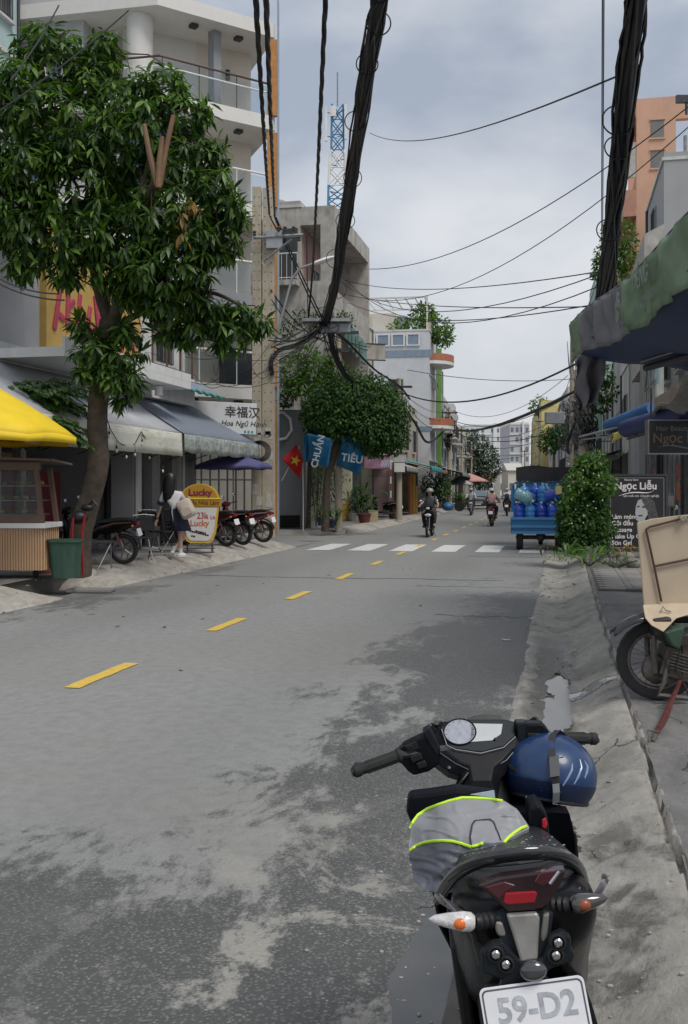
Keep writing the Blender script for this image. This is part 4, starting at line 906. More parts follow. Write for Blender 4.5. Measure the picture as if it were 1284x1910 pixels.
m=MB();m.bb((0.1,0.1,0),(7,5,8.9));m.build('lower_wall',GREYW,pt_);m=MB();m.bb((0,0,8.9),(7,5,13.2));m.bb((0,0,13.2),(1.5,.3,17.1));m.bb((0,.3,13.2),(.3,5,14.2));m.bb((1.5,0,16.2),(7,.3,17.1));m.bb((1.5,0.02,13.2),(7,.28,13.8));m.bb((0,4.7,13.2),(.3,5,17.1));m.bb((0,.3,16.7),(.3,4.7,17.1));m.build('wall',PEACH,pt_)
for z in(15.5,14.3):
    m=MB();m.bb((.55,-.02,z),(1.05,0,z+.7));wd=m.build('window_opening',mat('opening_grey',(.2,.2,.19),.8),pt_);m=MB();m.bb((.5,-.05,z-.06),(1.1,-.0,z-.002));m.bb((.5,-.05,z+.702),(1.1,0,z+.76));m.build('frame',PEACH,wd)
m=MB()
for z in(10.3,12.6):m.bb((-.5,.0,z-.15),(-.003,5,z));m.bb((-.5,0,z),(-.4,5,z+.9));m.bb((-.4,0,z),(-.003,.1,z+.9))
m.build('balcony',mat('balcony_peach',(.50,.26,.18),.7,stain=.2),pt_)
m=MB();m.bb((-.45,.1,15.0),(-.003,2.6,16.4));m.build('red_gable',mat('gable_red',(.45,.10,.07),.6),pt_)
m=MB();m.bb((-.5,.02,14.0),(-.01,.08,15.4));m.build('louvre',M['concrete'],pt_)
# high voltage cross arm top right
m=MB();q=W(1290,185,30);m.box(q,(.9,.12,.22));m.tube([q+Vector((-.15,0,-.1)),q+Vector((-.15,0,-.45))],.04,6);m.tube([q+Vector((.25,0,.1)),(q.x+.25,q.y,.1)],.14,10)
tag(m.build('power_cross_arm',M['dsteel']),'dark steel power cross arm on its mast at the upper right edge','power line arm')
# ---- planter bush pots, small pot etc. on the right pavement
e=empty('concrete_planter',G(1098,1048,.13),-.2,'square grey concrete planter at the foot of the big bush','planter');m=MB();m.loft([[Vector((sx*w,sy*w,z))for sx,sy in((-1,-1),(1,-1),(1,1),(-1,1))]for z,w in((0,.17),(.32,.2),(.33,.2),(.33,.16),(.25,.155))]);m.build('pot',M['concrete'],e,bevel=.01)
m=MB();m.box((0,0,.26),(.3,.3,.02));m.build('soil',mat('soil',(.05,.035,.025),.9),e)
# rubble stones by the board
for i,(x,y,r)in enumerate([(1165,1052,.2),(1150,1056,.13),(1180,1058,.15)]):
    m=MB();m.ball((0,0,r*.5),r,n=9,k=6,sc=(1.2,.9,.7));o=m.build('stone',mat('stone_grey',(.2,.19,.17),.9,var=.3,bump=.4,bscale=15));o.location=G(x,y,.13)
    for v_ in o.data.vertices:v_.co+=v_.co.normalized()*.05*noise.noise(v_.co*6+Vector((i,0,0)))
    tag(o,['largest grey stone below the salon board','leftmost small stone below the salon board','right hand stone below the salon board'][i],'stone')
# ================= across the side street and beyond, left row
def b2(b,s):
    CN=M['concrete'];PK=mat('faded_pink',(.46,.29,.26),.85,var=.1,stain=.5,scol=(.15,.12,.11))
    # projecting raw concrete frames over the pavement with pink recesses
    for k,(z0,z1,sol)in enumerate([(5.0,8.2,0),(8.2,12.4,1)]):
        m=MB();m.bb((.003,.0,z1-.7 if k else z1-.35),(1.35,7.2,z1));(m.bb((.003,.0,z0),(1.353,.3,z1-.35))if not k else(m.bb((.003,.0,z0),(1.353,.3,z0+1.35)),m.bb((.80,.0,z0+1.35),(1.353,.3,z1-.7))));m.bb((.003,6.9,z0),(1.353,7.2,z1-(.7 if k else .35)))
        m.bb((.003,.3,z0),(1.35,6.9,z0+.2));m.bb((1.2,.3,z0+.2),(1.35,6.9,z0+1.0));m.build('concrete_frame',CN,b)
        m=MB();m.bb((.004,.35,z0+.25),(.03,6.85,z1-.75));m.build('pink_wall',PK,b)
        window(b,(.03,2.2,z0+1.5),1.2,1.4,'+x')
    # side terrace facing the camera: dark sheet for the shaded opening, steel rail
    m=MB();m.bb((-1.6,-.03,9.6),(-.1,-.003,11.6));m.build('terrace_shade_sheet',mat('opening_shade',(.05,.055,.06),.8),b)
    m=MB();m.bb((-1.9,-.5,9.35),(-.02,-.004,9.55));m.build('terrace_slab',CN,b);railing(b,[(-1.85,-.45,9.55),(.0,-.45,9.55)],1.0,M['white'],.025,.2)
    m=MB();m.bb((-2.7,-.06,6.6),(-1.2,-.034,8.0));g_=m.build('grey_shutter',mat('shutter_grey',(.22,.22,.21),.7,stain=.5),b)
    for i in range(6):m=MB();m.bb((-2.7+.27*i,-.09,6.6),(-2.66+.27*i,-.061,8.0));m.build('slat',CN,g_)
    m=MB();m.bb((-4,-.06,5.6),(0,-.004,5.75));m.build('ledge',CN,b)
    acunit(b,(-1.6,-.01,10.1),'-y')
hs=house(37.8,-9.75,7.4,6,12.4,'L',M['concrete'],'weathered raw concrete building with pink balconies beyond the side street',floors=3,z0=3.6,nwin=1,bm=b2,parapet=.25,name='concrete_building',grille=True)
# grey metal wall at the corner of the side street
GW=W(517,985,37.2);b=empty('metal_wall',(GW.x,37.2,.15),-.06,'grey ribbed metal wall at the far corner of the side street behind the poles','wall')
GM=mat('grey_metal_sheet',(.23,.245,.26),.5,.2,var=.06,scale=2,stain=.15);m=MB();m.bb((0,0,0),(1.05,.8,4.35));m.build('metal_box',GM,b)
for i in range(5):m=MB();m.bb((.03+.22*i,-.03,.0),(.08+.22*i,-.002,4.33));m.build('rib',GM,b)
m=MB();m.bb((-.75,-.1,0),(-.12,.5,4.2));m.build('side_post',mat('grey_metal_dark',(.13,.14,.15),.5,.2),b)
m=MB();m.bb((.12,-.05,.05),(.85,-.034,.5));m.build('vent_grille',M['dark'],b)
m=MB();m.tube([(.0,-.15,4.2),(.25,-.15,4.25),(.5,-.15,4.0),(.55,-.15,3.6),(.35,-.15,3.3),(.05,-.15,3.25)],.05,10);m.build('white_pipe',M['white'],b,smooth=True)
# red flag with a yellow star on a pole
FP=W(566,985,35.6);b=empty('flag',(FP.x,FP.y,.15),0,'red flag with a yellow star hanging beside the grey metal wall','flag')
m=MB();m.tube([(0,0,0),(.0,0,1.3),(-.02,0,2.4)],.02,8);m.tube([(-.75,-.06,1.75),(-.12,0,2.95)],.014,6);m.build('flagpole',M['white'],b)
FG=[W(553,829,35.6),W(527,856,35.6),W(560,893,35.6),W(566,858,35.6)]
fo=Vector((FP.x,FP.y,.15));m=MB();m.grid(lambda a,c:(FG[0].lerp(FG[1],a)).lerp(FG[3].lerp(FG[2],a),c)-fo+Vector((0,.07*math.sin(c*8+a*3)-.08,0)),12,14);fl=m.build('flag_cloth',mat('flag_red',(.55,.015,.012),.7,var=.08),b,smooth=True,solid=.003)
cS=W(552,859,35.45)-fo;m=MB();sp=[(cS+Vector((r*math.sin(t+.35),-.1,r*math.cos(t+.35))))for k in range(10)for t,r in[(math.pi*k/5,.20 if k%2==0 else .08)]]
m.add(sp+[p+Vector((0,.02,0))for p in sp],[tuple(range(10)),tuple(range(19,9,-1))]+[((i+1)%10,i,10+i,10+(i+1)%10)for i in range(10)]);fixn(m.build('star',mat('star_yellow',(.75,.5,.03),.6),fl))
# shops of the corner block under the topiary tree
def cornershop(b,s):
    for i,(y,c)in enumerate([(.4,(.12,.02,.02)),(1.6,(.10,.11,.12)),(2.8,(.05,.07,.08)),(4.0,(.20,.19,.16))]):m=MB();m.bb((-.6,y,.15),(-.5,y+1.0,2.6));m.build('shop_panel',mat('shop_panel%d'%i,c,.6),b)
hs=house(45.4,-9.3,5.4,8,9.6,'L',wallm('pale_yellow_wall',(.58,.55,.42),.35),'narrow pale yellow house just past the concrete building',floors=3,z0=3.5,nwin=1,sidewin=((.9,8.2,.5,1.2),),bm=cornershop)
hs=house(50.9,-9.3,5.2,8,6.4,'L',wallm('rose_wall',(.42,.30,.29),.3),'low rose house behind the topiary tree',floors=1,z0=3.4,nwin=2)
hs=house(56.2,-9.0,10.4,8,6.0,'L',wallm('sand_wall',(.44,.40,.33),.4),'low sand coloured house before the white block with rounded balconies',floors=1,z0=3.2,nwin=3)
# white and blue house with rounded orange balconies and roof garden
def b4(b,s):
    BL=mat('blue_grey_band',(.23,.29,.35),.6);OR=mat('orange_trim',(.42,.16,.09),.6,var=.1)
    for z0,z1 in((10.3,10.75),(5.4,5.7)):m=MB();m.bb((-8.003,-.04,z0),(.2,0,z1));m.build('blue_band',BL,b)
    for k in range(4):
        m=MB();m.bb((-1.05-1.0*k-.35,-.06,11.1),(-1.05-1.0*k+.35,-.045,11.75));w_=m.build('pane',mat('pale_pane',(.22,.28,.36),.3),b);m=MB();f=.08;x=-1.05-k
        m.bb((x-.45,-.10,11.02),(x-.352,-.046,11.85));m.bb((x+.352,-.10,11.02),(x+.45,-.046,11.85));m.bb((x-.352,-.10,11.02),(x+.352,-.046,11.09));m.bb((x-.352,-.10,11.76),(x+.352,-.046,11.85));m.build('window_frame',M['white'],w_)
    window(b,(-2.2,0,8.0),.9,1.6,'-y',grille=True);window(b,(-2.2,0,4.6),1.1,1.4,'-y',grille=True)
    for k,z in enumerate((5.6,9.9)):
        def rg_(r):return[(r*math.sin(R_(a)),2.4-r*1.35*math.cos(R_(a)))for a in range(0,181,12)]
        m=MB();m.prism([(0.004,4.4)]+[(x+.004,y)for x,y in reversed(rg_(1.45))]+[(0.004,.4)],.22,0,Matrix.Translation((0,0,z)));fixn(m.build('balcony_slab',M['white'],b))
        m=MB();o1,o2=rg_(1.45),rg_(1.33);m.loft([[Vector((x+.004,y,z+.225))for x,y in o1],[Vector((x+.004,y,z+.68))for x,y in o1],[Vector((x+.004,y,z+.68))for x,y in o2],[Vector((x+.004,y,z+.225))for x,y in o2]],wrap=False,caps=False);m.build('balcony_parapet',OR,b,solid=.02)
        m=MB();m.bb((-.3,1.2,z+.3),(.012,3.4,z+2.9));m.build('arched_niche',mat('niche_cream',(.46,.42,.33),.7,stain=.4),b)
    m=MB();
    for(x,y)in((-7.5,.1),(-.15,.1),(-7.5,4.6),(-.15,4.6)):m.bb((x-.05,y,12),(x+.05,y+.1,14.2))
    m.bb((-7.6,.1,14.2),(-.1,.2,14.3));m.bb((-7.6,4.6,14.2),(-.1,4.7,14.3))
    for i in range(12):m.bb((-7.5+.65*i,.2,14.22),(-7.44+.65*i,4.6,14.28))
    m.build('roof_pergola',M['cream'],b);m=MB();m.bb((-6,2.2,12),(-2.5,4.8,13.6));m.build('roof_room',M['cream'],b)
hs=house(67.0,-8.1,5.6,9,12.0,'L',wallm('white_blue_wall',(.58,.60,.62),.15),'white house with blue grey bands, rounded orange balconies and a roof garden',floors=3,z0=3.5,nwin=0,bm=b4,parapet=.12)
def greenfin(b,s):m=MB();m.bb((.0,.0,3.3),(.28,.3,11.6));m.build('lime_fin',mat('lime_paint',(.17,.40,.08),.6),b);m=MB();m.bb((.0,.4,10.6),(1.0,3,10.8));m.build('flat_canopy',M['dsteel'],b)
hs=house(72.8,-8.0,5,8,10.4,'L',M['white'],'white house with a lime green fin past the rounded balconies',floors=3,z0=3.4,nwin=1,bm=greenfin,balc=(1,))
rgn=random.Random(11)
colsL=[((.46,.30,.30),'rose'),((.55,.54,.50),'off white'),((.40,.42,.44),'grey'),((.56,.50,.36),'cream'),((.50,.52,.55),'pale grey'),((.42,.48,.42),'pale green')]
ORD='first second third fourth fifth sixth seventh eighth ninth tenth eleventh twelfth thirteenth fourteenth fifteenth sixteenth seventeenth eighteenth nineteenth twentieth'.split()
u=78.2;i=0
while u<215:
    L_=rgn.uniform(5,8)*(1 if u<130 else 1.8);c,nm=colsL[i%6];hh=rgn.choice([7.0,8.5,9.5,6.5])
    house(u,-8.2,L_,8,hh,'L',wallm('wall_%s'%nm.replace(' ','_'),c,.35),'%s house, %s in the far left row past the lime fin'%(nm,ORD[i]),floors=2,z0=3.2,nwin=2 if u<130 else 1,grille=False,balc=(1,)if i%2 else())
    u+=L_+.15;i+=1
# right row beyond the peach tower
def mint(b,s):pass
specR=[(47.3,3.0,5.0,7.2,(.50,.50,.46),'dirty white house just past the peach tower',()),(52.5,3.0,6.5,8.6,(.38,.38,.38),'grey house with balconies behind the utility pole bundle',(0,1)),
         (59.2,2.9,6.2,7.5,(.52,.48,.40),'beige house behind the dark cable bundle on the right',()),(65.6,2.5,7,14.4,(.30,.44,.38),'tall mint green house showing above the end of the green awning',(1,2)),
         (72.8,2.9,6.6,9.0,(.50,.50,.50),'off white house before the light blue house',()),(79.6,2.9,10,11.8,(.44,.56,.68),'tall light blue house in the right row',()),
         (89.8,2.9,9,9.6,(.48,.47,.44),'weathered house after the light blue one',(0,1)),(99.0,2.8,13,10.6,(.50,.50,.47),'grey white house with roof plants right of the yellow wall',(1,)),
         (112.3,2.6,18,8.0,(.5,.5,.5),'pale house before the mustard yellow house',()),(131,1.7,34,12.0,(.56,.46,.18),'tall mustard yellow house far down the right row',()),(166,2.6,20,7.5,(.5,.46,.42),'last beige house of the right row',(0,))]
for i,(u,v,L_,hh,c,lab,bal)in enumerate(specR):
    house(u,v,L_,8,hh,'R',wallm('rwall_%d'%i,c,.35,scale=.8),lab,floors=max(1,int((hh-3.2)/2.9)),z0=3.3,nwin=2,balc=bal,grille=u<70)
# far apartment slab at the end of the street and a grey neighbour
def slabblock(x0,x1,ytop,Y,col,label,nw,nf,D=20):
    a,b_=W(x0,ytop,Y),W(x1,ytop,Y);e=empty('apartment_slab',(a.x,Y,0),0,label,'building');w=b_.x-a.x
    m=MB();m.bb((0,0,0),(w,D,a.z));m.build('wall',col,e)
    fh=a.z/nf;wm_=mat('far_pane',(.16,.18,.21),.3);src=None
    for k in range(nf):
        for j in range(nw):
            if(j*7+k)%6==5:continue
            if src is None:m=MB();m.bb((-w/nw*.28,-.06,-fh*.25),(w/nw*.28,-.03,fh*.22));o=m.build('window',wm_,e);src=o
            else:o=src.copy();COL.objects.link(o);o.parent=e
            o.location=((j+.5)*w/nw,0,(k+.5)*fh)
    m=MB();m.bb((w*.62,-.8,0),(w*.70,-.0,a.z+1.2));m.build('stair_shaft',M['white'],e)
    for k in range(1,nf):m=MB();m.bb((0,-.3,k*fh-.15),(w*.6,-.07,k*fh+.1));m.build('balcony_band',M['white'],e)
    m=MB();m.bb((0.2,-.15,a.z),(w-.2,D,a.z+.8));m.build('parapet',M['white'],e)
slabblock(868,952,795,400,mat('slab_white',(.66,.67,.68),.7,var=.04),'wide white apartment slab closing the far end of the street',9,8)
slabblock(951,988,792,330,mat('slab_grey',(.48,.48,.50),.7,var=.05),'grey pink apartment block right of the far white slab',4,7)
# low far houses and red roof at the vanishing point
for i,(x0,x1,yt,Y,c,lab)in enumerate([(905,922,885,235,(.32,.08,.06),'low house with a red roof at the end of the street'),(918,934,880,250,(.5,.5,.5),'low pale house right of the far red roof'),(933,950,872,225,(.42,.40,.40),'grey house right of the far pale house'),(948,975,868,200,(.5,.48,.44),'beige house behind the thin far poles')]):
    a,b_=W(x0,yt,Y),W(x1,yt,Y);e=empty('far_house',(a.x,Y,0),0,lab,'house');w=b_.x-a.x;m=MB();m.bb((0,0,0),(w,8,a.z-1));m.build('wall',M['cream'],e)
    m=MB();m.add([(-.3,-.4,a.z-1),(w+.3,-.4,a.z-1),(w+.3,8,a.z-1),(-.3,8,a.z-1),(-.3,3.8,a.z+.5),(w+.3,3.8,a.z+.5)],[(0,1,5,4),(2,3,4,5),(0,4,3),(1,2,5),(3,2,1,0)]);m.build('roof',mat('far_roof%d'%i,c,.7),e)
    for q in(.25,.7):m=MB();m.bb((w*q-.4,-.05,1.2),(w*q+.4,-.003,2.6));m.build('window',mat('far_pane',(.16,.18,.21),.3),e)
# telecom mast on a roof behind the concrete building
YM=62;mb=W(630,382,YM);e=empty('telecom_mast',(mb.x,YM,0),0,'white and blue lattice telecom mast with antenna panels above the concrete building','mast')
MW=M['white'];MBL=mat('mast_blue',(.05,.22,.40),.5);zt=ZY(198,YM);z1=ZY(283,YM);z2=ZY(350,YM)
def lattice_seg(za,zb,wa,wb,mt,nm):
    m=MB()
    for sx,sy in((-1,-1),(1,-1),(1,1),(-1,1)):m.tube([(sx*wa,sy*wa,za),(sx*wb,sy*wb,zb)],.06,5)
    n=max(2,int((zb-za)/.8))
    for i in range(n):
        t0,t1=i/n,(i+1)/n;w0,w1=wa+(wb-wa)*t0,wa+(wb-wa)*t1;y0,y1=za+(zb-za)*t0,za+(zb-za)*t1
        for sy in(-1,1):m.tube([(-w0,sy*w0,y0),(w1,sy*w1,y1)],.035,4);m.tube([(w0,sy*w0,y0),(-w1,sy*w1,y1)],.035,4);m.tube([(sy*w0,-w0,y0),(sy*w1,w1,y1)],.03,4)
        m.tube([(-w0,-w0,y0),(w0,-w0,y0)],.035,4)
    m.build(nm,mt,e)
lattice_seg(0,z2,.9,.55,MBL,'lattice_base');lattice_seg(z2,z1,.55,.40,MW,'lattice_white');lattice_seg(z1,zt,.38,.34,MBL,'lattice_blue')
m=MB();m.tube([(0,0,zt),(0,0,ZY(135,YM))],.05,5);m.build('lightning_rod',M['steel'],e)
for x,y0,y1 in((609,204,268),(645,200,265),(622,203,222),(614,300,370),(645,290,355)):
    m=MB();xx=(x-630)/F*YM;m.box((xx,-.45,(ZY(y0,YM)+ZY(y1,YM))/2),(.14 if x!=622 else .34,.16,abs(ZY(y0,YM)-ZY(y1,YM))));m.build('antenna_panel',MW,e)
    m=MB();m.tube([(xx,-.4,ZY(y0+10,YM)),(0,0,ZY(y0+10,YM))],.03,4);m.tube([(xx,-.4,ZY(y1-10,YM)),(0,0,ZY(y1-10,YM))],.03,4);m.build('antenna_bracket',M['steel'],e)
# awnings, signs and umbrellas of the far left pavement
TEAL=mat('teal_awning',(.06,.30,.28),.6,var=.15,stain=.2);GRA=mat('grey_awning',(.33,.33,.31),.7,var=.1,stain=.4);RUA=mat('rust_awning',(.30,.17,.12),.8,stain=.5)
awning(49.0,-9.2,4,1.9,3.3,2.7,'L',GRA,'grey awning over the shop right of the topiary tree',val=.25)
awning(54.5,-8.9,5.5,2.2,3.4,2.8,'L',TEAL,'teal green awning by the orange shop on the left row',val=.25)
awning(61.5,-8.9,5,2.0,3.2,2.75,'L',RUA,'rust stained awning past the teal awning',val=.2)
for i,(u,c,nm)in enumerate([(73,GRA,'grey'),(80,TEAL,'teal'),(88,RUA,'rusty'),(97,GRA,'grey'),(106,TEAL,'teal'),(118,RUA,'rusty')]):
    awning(u,-8.15,5.5,1.9,3.3,2.75,'L',c,'%s awning in the far left row, %s past the white rounded house'%(nm,['first','second','third','fourth','fifth','sixth'][i]),val=.25)
for i,(u,c,nm)in enumerate([(49,GRA,'grey'),(60,TEAL,'teal'),(75,GRA,'grey'),(92,RUA,'rusty'),(108,GRA,'grey')]):
    awning(u,2.85,6,2.0,3.5,2.9,'R',c,'%s awning in the right row, %s beyond the peach tower'%(nm,['first','second','third','fourth','fifth'][i]),val=.25)
q=P(92,-6.3,.16);umbrella('parasol',q,1.7,.7,2.1,mat('pink_cloth',(.50,.25,.22),.7,var=.1),'faded pink parasol on the far left pavement',n=8)
q=P(84,-7.0,.16);umbrella('parasol',q,1.2,.6,1.8,mat('beige_cloth',(.40,.37,.32),.7,var=.1),'beige parasol before the faded pink one',n=8)
def signbox(x0,x1,y0,y1,Y,col,label,tx=None,tc=None,th=.12,rz=0,sz=.5,name='shop_sign',sag=0):
    a=W(x0,y1,Y);e=empty(name,a,rz,label,'sign');w=(x1-x0)/F*Y/math.cos(rz);h=(y1-y0)/F*Y
    m=MB();m.bb((0,0,0),(w,th,h));bd=m.build('sign_board',col,e)
    m=MB();m.bb((-.03,-.03,-.03),(w+.03,th+.02,0));m.bb((-.03,-.03,h),(w+.03,th+.02,h+.03));m.build('sign_frame',M['dsteel'],e)
    if tx:text('lettering',tx,h*sz,tc,bd,(w/2,-.006,h/2),off=.02)
    return e
signbox(680,719,641,670,44,mat('old_sign_cream',(.44,.41,.36),.6,stain=.4),'faded cream sign box beside the pale yellow house',rz=.3)
signbox(734,758,846,862,46,mat('sign_pale',(.5,.5,.48),.5,stain=.2),'pale sign box right of the pink and blue banner')
e=signbox(680,727,850,874,42.5,mat('banner_purple',(.34,.18,.24),.6,var=.5,scale=2),'long pink and blue shop banner under the topiary tree',rz=-.1)
m=MB();
for i in range(5):m.box((.72+.075*i,-.01,.2+.03*(i%2)),(.05,.01,.3),ry=.3)
m.build('print_stroke',mat('banner_pale_print',(.5,.5,.6),.6),e)
for k in range(5):
    m=MB();y=ZY(612+9*k,41);m.box(W(650+7*k,622+9*k,41),(.12,.9,.85),rz=-TH);o=m.build('green_balcony_panel',mat('green_panel',(.16,.27,.24),.6,var=.2,stain=.3));tag(o,'green ribbed balcony panel, %s in the slanting run below the pink balconies'%['first','second','third','fourth','fifth'][k],'panel')
# blue banners CHUAN / TIEU
BB=mat('banner_blue',(.015,.17,.36),.55,var=.18,scale=3);WL=mat('banner_white',(.42,.48,.52),.6)
def banner(c4,Y,label,txt,rot,sz,pos):
    e=empty('blue_banner',W(*c4[0],Y),0,label,'banner');P4=[W(x,y,Y+.25*k)-W(*c4[0],Y)for k,(x,y)in enumerate(c4)]
    m=MB();m.grid(lambda a,c:P4[0].lerp(P4[1],a).lerp(P4[3].lerp(P4[2],a),c)+Vector((0,.06*math.sin(a*9+c*3),0)),14,10);bd=m.build('banner_cloth',BB,e,smooth=True,solid=.004)
    q=W(*pos,Y)-W(*c4[0],Y);text('lettering',txt,sz,WL,bd,(q.x,-.12,q.z),rot=(R_(90),rot,0),off=.025)
banner([(573,808),(620,818),(612,874),(578,858)],34.0,'blue banner reading CHUẨN left of the topiary trunk','CHUẨN',R_(-76),.31,(594,842))
banner([(640,812),(683,818),(672,886),(628,868)],34.6,'blue banner reading TIÊU right of the topiary trunk','TIÊU',R_(9),.36,(657,856))
banner([(566,812),(578,812),(577,862),(568,862)],34.4,'narrow folded blue banner edge next to the metal wall','',0,.1,(570,830))
# potted plants, crates and bits along the corner shop front
def pot(p,r,h,mt,label,cat='plant pot',n=14,name='plant_pot'):
    e=empty(name,p,0,label,cat);m=MB();m.lathe([(r*.7,0),(r,h),(r*1.08,h),(r*1.08,h*.88),(r*.92,h*.88),(r*.9,h*.8),(0,h*.8)],n=n);m.build('pot',mt,e);return e
TER=mat('terracotta',(.28,.09,.06),.8,var=.15);BLP=mat('blue_glaze',(.03,.05,.11),.3);WHP=mat('white_pot',(.5,.5,.46),.6,stain=.3)
FARG=[(600,980,.2,.35,BLP,'dark blue pot left of the topiary trunk'),(627,978,.28,.22,TER,'wide terracotta pot right of the topiary trunk'),(618,984,.2,.3,BLP,'blue pot with flowers beside the terracotta one'),
        (659,972,.28,.36,WHP,'white patterned tub by the corner shop'),(680,975,.3,.4,mat('maroon_tub',(.17,.05,.05),.7),'maroon stacked tub in front of the corner shop')]
POTS=[]
for x,y,r,h,mt,lab in FARG:g_=G(x,y,.155);POTS.append((g_,h));pot(g_,r,h,mt,lab)
for x,y,w,h,c,lab in[(579,983,.5,.42,(.45,.44,.42),'white torn carton by the metal wall'),(697,974,.4,.5,(.42,.36,.22),'pale wooden crate next to the parked far scooter'),(645,972,.35,.8,(.50,.30,.05),'yellow printed box board in the corner shop')]:
    g_=G(x,y,.155);m=MB();m.bb((-w/2,0,0),(w/2,.3,h*.94));m.bb((-w/2-.01,-.01,h*.94),(w/2+.01,.31,h));o=m.build('crate',mat('crate_%d'%x,c,.7,var=.25,scale=6),bevel=.01);o.location=g_;tag(o,lab,'box')
g_=G(645,965,.155);m=MB();m.bb((-.25,0,.4),(.25,.06,1.75));o=m.build('poster_board',mat('poster_yellow',(.55,.33,.05),.5,var=.5,scale=4));o.location=(g_.x-.45,g_.y,.15);tag(o,'upright yellow and red poster board behind the topiary trunk','poster')
g_=G(735,968,.155);m=MB();m.lathe([(.22,0),(.3,.55),(.28,.55),(.26,.5),(0,.5)],n=14);o=m.build('basket',mat('basket_tan',(.26,.17,.10),.8,var=.3,scale=20));o.location=g_;tag(o,'tan woven basket at the foot of the red striped post','basket')
m=MB();q=G(729,968,.155)
for k in range(8):m.lathe([(.04,k*.34),(.04,k*.34+.34)],q,8,k%2)
tag(m.build('striped_post',[mat('post_red',(.35,.05,.04),.6),M['white']]),'thin red and white striped post beside the tan basket','post')
e=empty('orange_stall',P(57,-8.6,.15),-TH,'orange and yellow shop front boards under the teal awning','stall')
for k,(y,w,h,c)in enumerate([(.2,1.0,2.3,(.55,.16,.03)),(1.5,.8,2.3,(.60,.36,.03)),(2.6,.7,1.6,(.5,.3,.05))]):m=MB();m.bb((.3,y,0),(.4,y+w,h));m.build('board',mat('stall_%d'%k,c,.6,var=.2),e)
q=P(66,-6.8,.16);e=empty('blue_bundle',q,0,'blue wrapped bundle lying at the kerb behind the front rider','bundle');m=MB();m.ball((0,0,.28),.4,sc=(1,1,.7));m.build('wrapped_bag',mat('bundle_blue',(.03,.14,.30),.5,var=.2),e,smooth=True)
m=MB();m.lathe([(.2,-.08),(.33,-.08),(.33,.08),(.2,.08)],(.75,0,.3),18,0,ax=(.3,1,0));m.build('tyre',M['rubber'],e)
# ================= utility poles and overhead cables
def upole(p,h,r0,r1,label,arms=(),name='utility_pole',square=False,lean=(0,0)):
    e=empty(name,p,0,label,'utility pole');m=MB()
    top=Vector((lean[0],lean[1],h));m.tube([(0,0,0),top*.5,top],[r0,(r0+r1)/2,r1],4 if square else 10);m.build('shaft',M['pole'],e,smooth=not square)
    for(z,w,dx)in arms:m=MB();m.box((dx,-.1,z),(w,.08,.1));o=m.build('cross_arm',M['dsteel'],e)
    return e
# twin square poles with bolt holes, left
PY=28.7;pz=.24
for k,(xa,xb,yt,lab)in enumerate([(471,489,350,'left one of the twin square concrete poles by the parked motorbikes'),(489.6,513,352,'right one of the twin square concrete poles, with posted stickers')]):
    a,b_=W(xa,yt,PY),W(xb,yt,PY);w=b_.x-a.x;e=empty('concrete_pole',((a.x+b_.x)/2,PY,pz),0,lab,'utility pole');hh=a.z-pz
    m=MB();m.loft([[Vector((sx*w*.5*s_,sy*.15*s_,z))for sx,sy in((-1,-1),(1,-1),(1,1),(-1,1))]for z,s_ in((0,1.0),(hh*.5,.97),(hh,.90))]);m.build('shaft',M['pole'],e,bevel=.015)
    if k==0 or True:
        src=None
        for i in range(26):
            z=hh-.3-i*.26
            for sx in(-.25,.25):
                if src is None:m=MB();m.lathe([(.016,0),(.016,.004)],(0,0,0),6,0,ax=(0,-1,0));o=m.build('bolt_hole',M['dark'],e);src=o
                else:o=src.copy();COL.objects.link(o);o.parent=e
                o.location=(sx*w,-.15*(.9+.1*(hh-z)/hh)-.004,z)
    rg=random.Random(k+2)
    for i in range(9):
        m=MB();z=rg.uniform(.6,3.0);m.box((rg.uniform(-.08,.08),-.155,z),(rg.uniform(.08,.2),.006,rg.uniform(.1,.3)),ry=rg.uniform(-.15,.15));m.build('sticker',mat('paper_worn',(.48,.46,.42),.7,var=.25,scale=12),e)
    text('lettering','83.3T',.10,mat('stencil_grey',(.1,.12,.16),.7),e,(0,-.16,hh-6.95))
TWL,TWR=W(480,350,PY),W(501,352,PY)
e=empty('pole_bracket',W(490,440,28.45),0,'galvanised steel cross bracket near the top of the twin poles','bracket');O_=W(490,440,28.45)
GAL=mat('galvanised',(.33,.34,.35),.45,.6,var=.2)
m=MB();m.tube([W(472,444,28.4)-O_,W(566,438,28.4)-O_],.045,4);m.tube([W(492,487,28.4)-O_,W(545,446,28.4)-O_],.035,4);m.tube([W(472,438,28.3)-O_,W(470,470,28.3)-O_],.03,6);m.build('cross_arm',GAL,e)
for(x,y)in[(475,440),(520,432),(532,432),(548,432),(558,450)]:m=MB();m.lathe([(.03,0),(.06,.04),(.03,.07),(.06,.11),(.03,.15)],W(x,y,28.3)-O_,10);m.build('insulator',mat('insulator_brown',(.07,.05,.05),.3),e)
m=MB();m.bb((.1,-.05,-.35),(.55,.2,.15));m.build('meter_box',mat('meter_grey',(.35,.37,.38),.5,.2),e,bevel=.01)
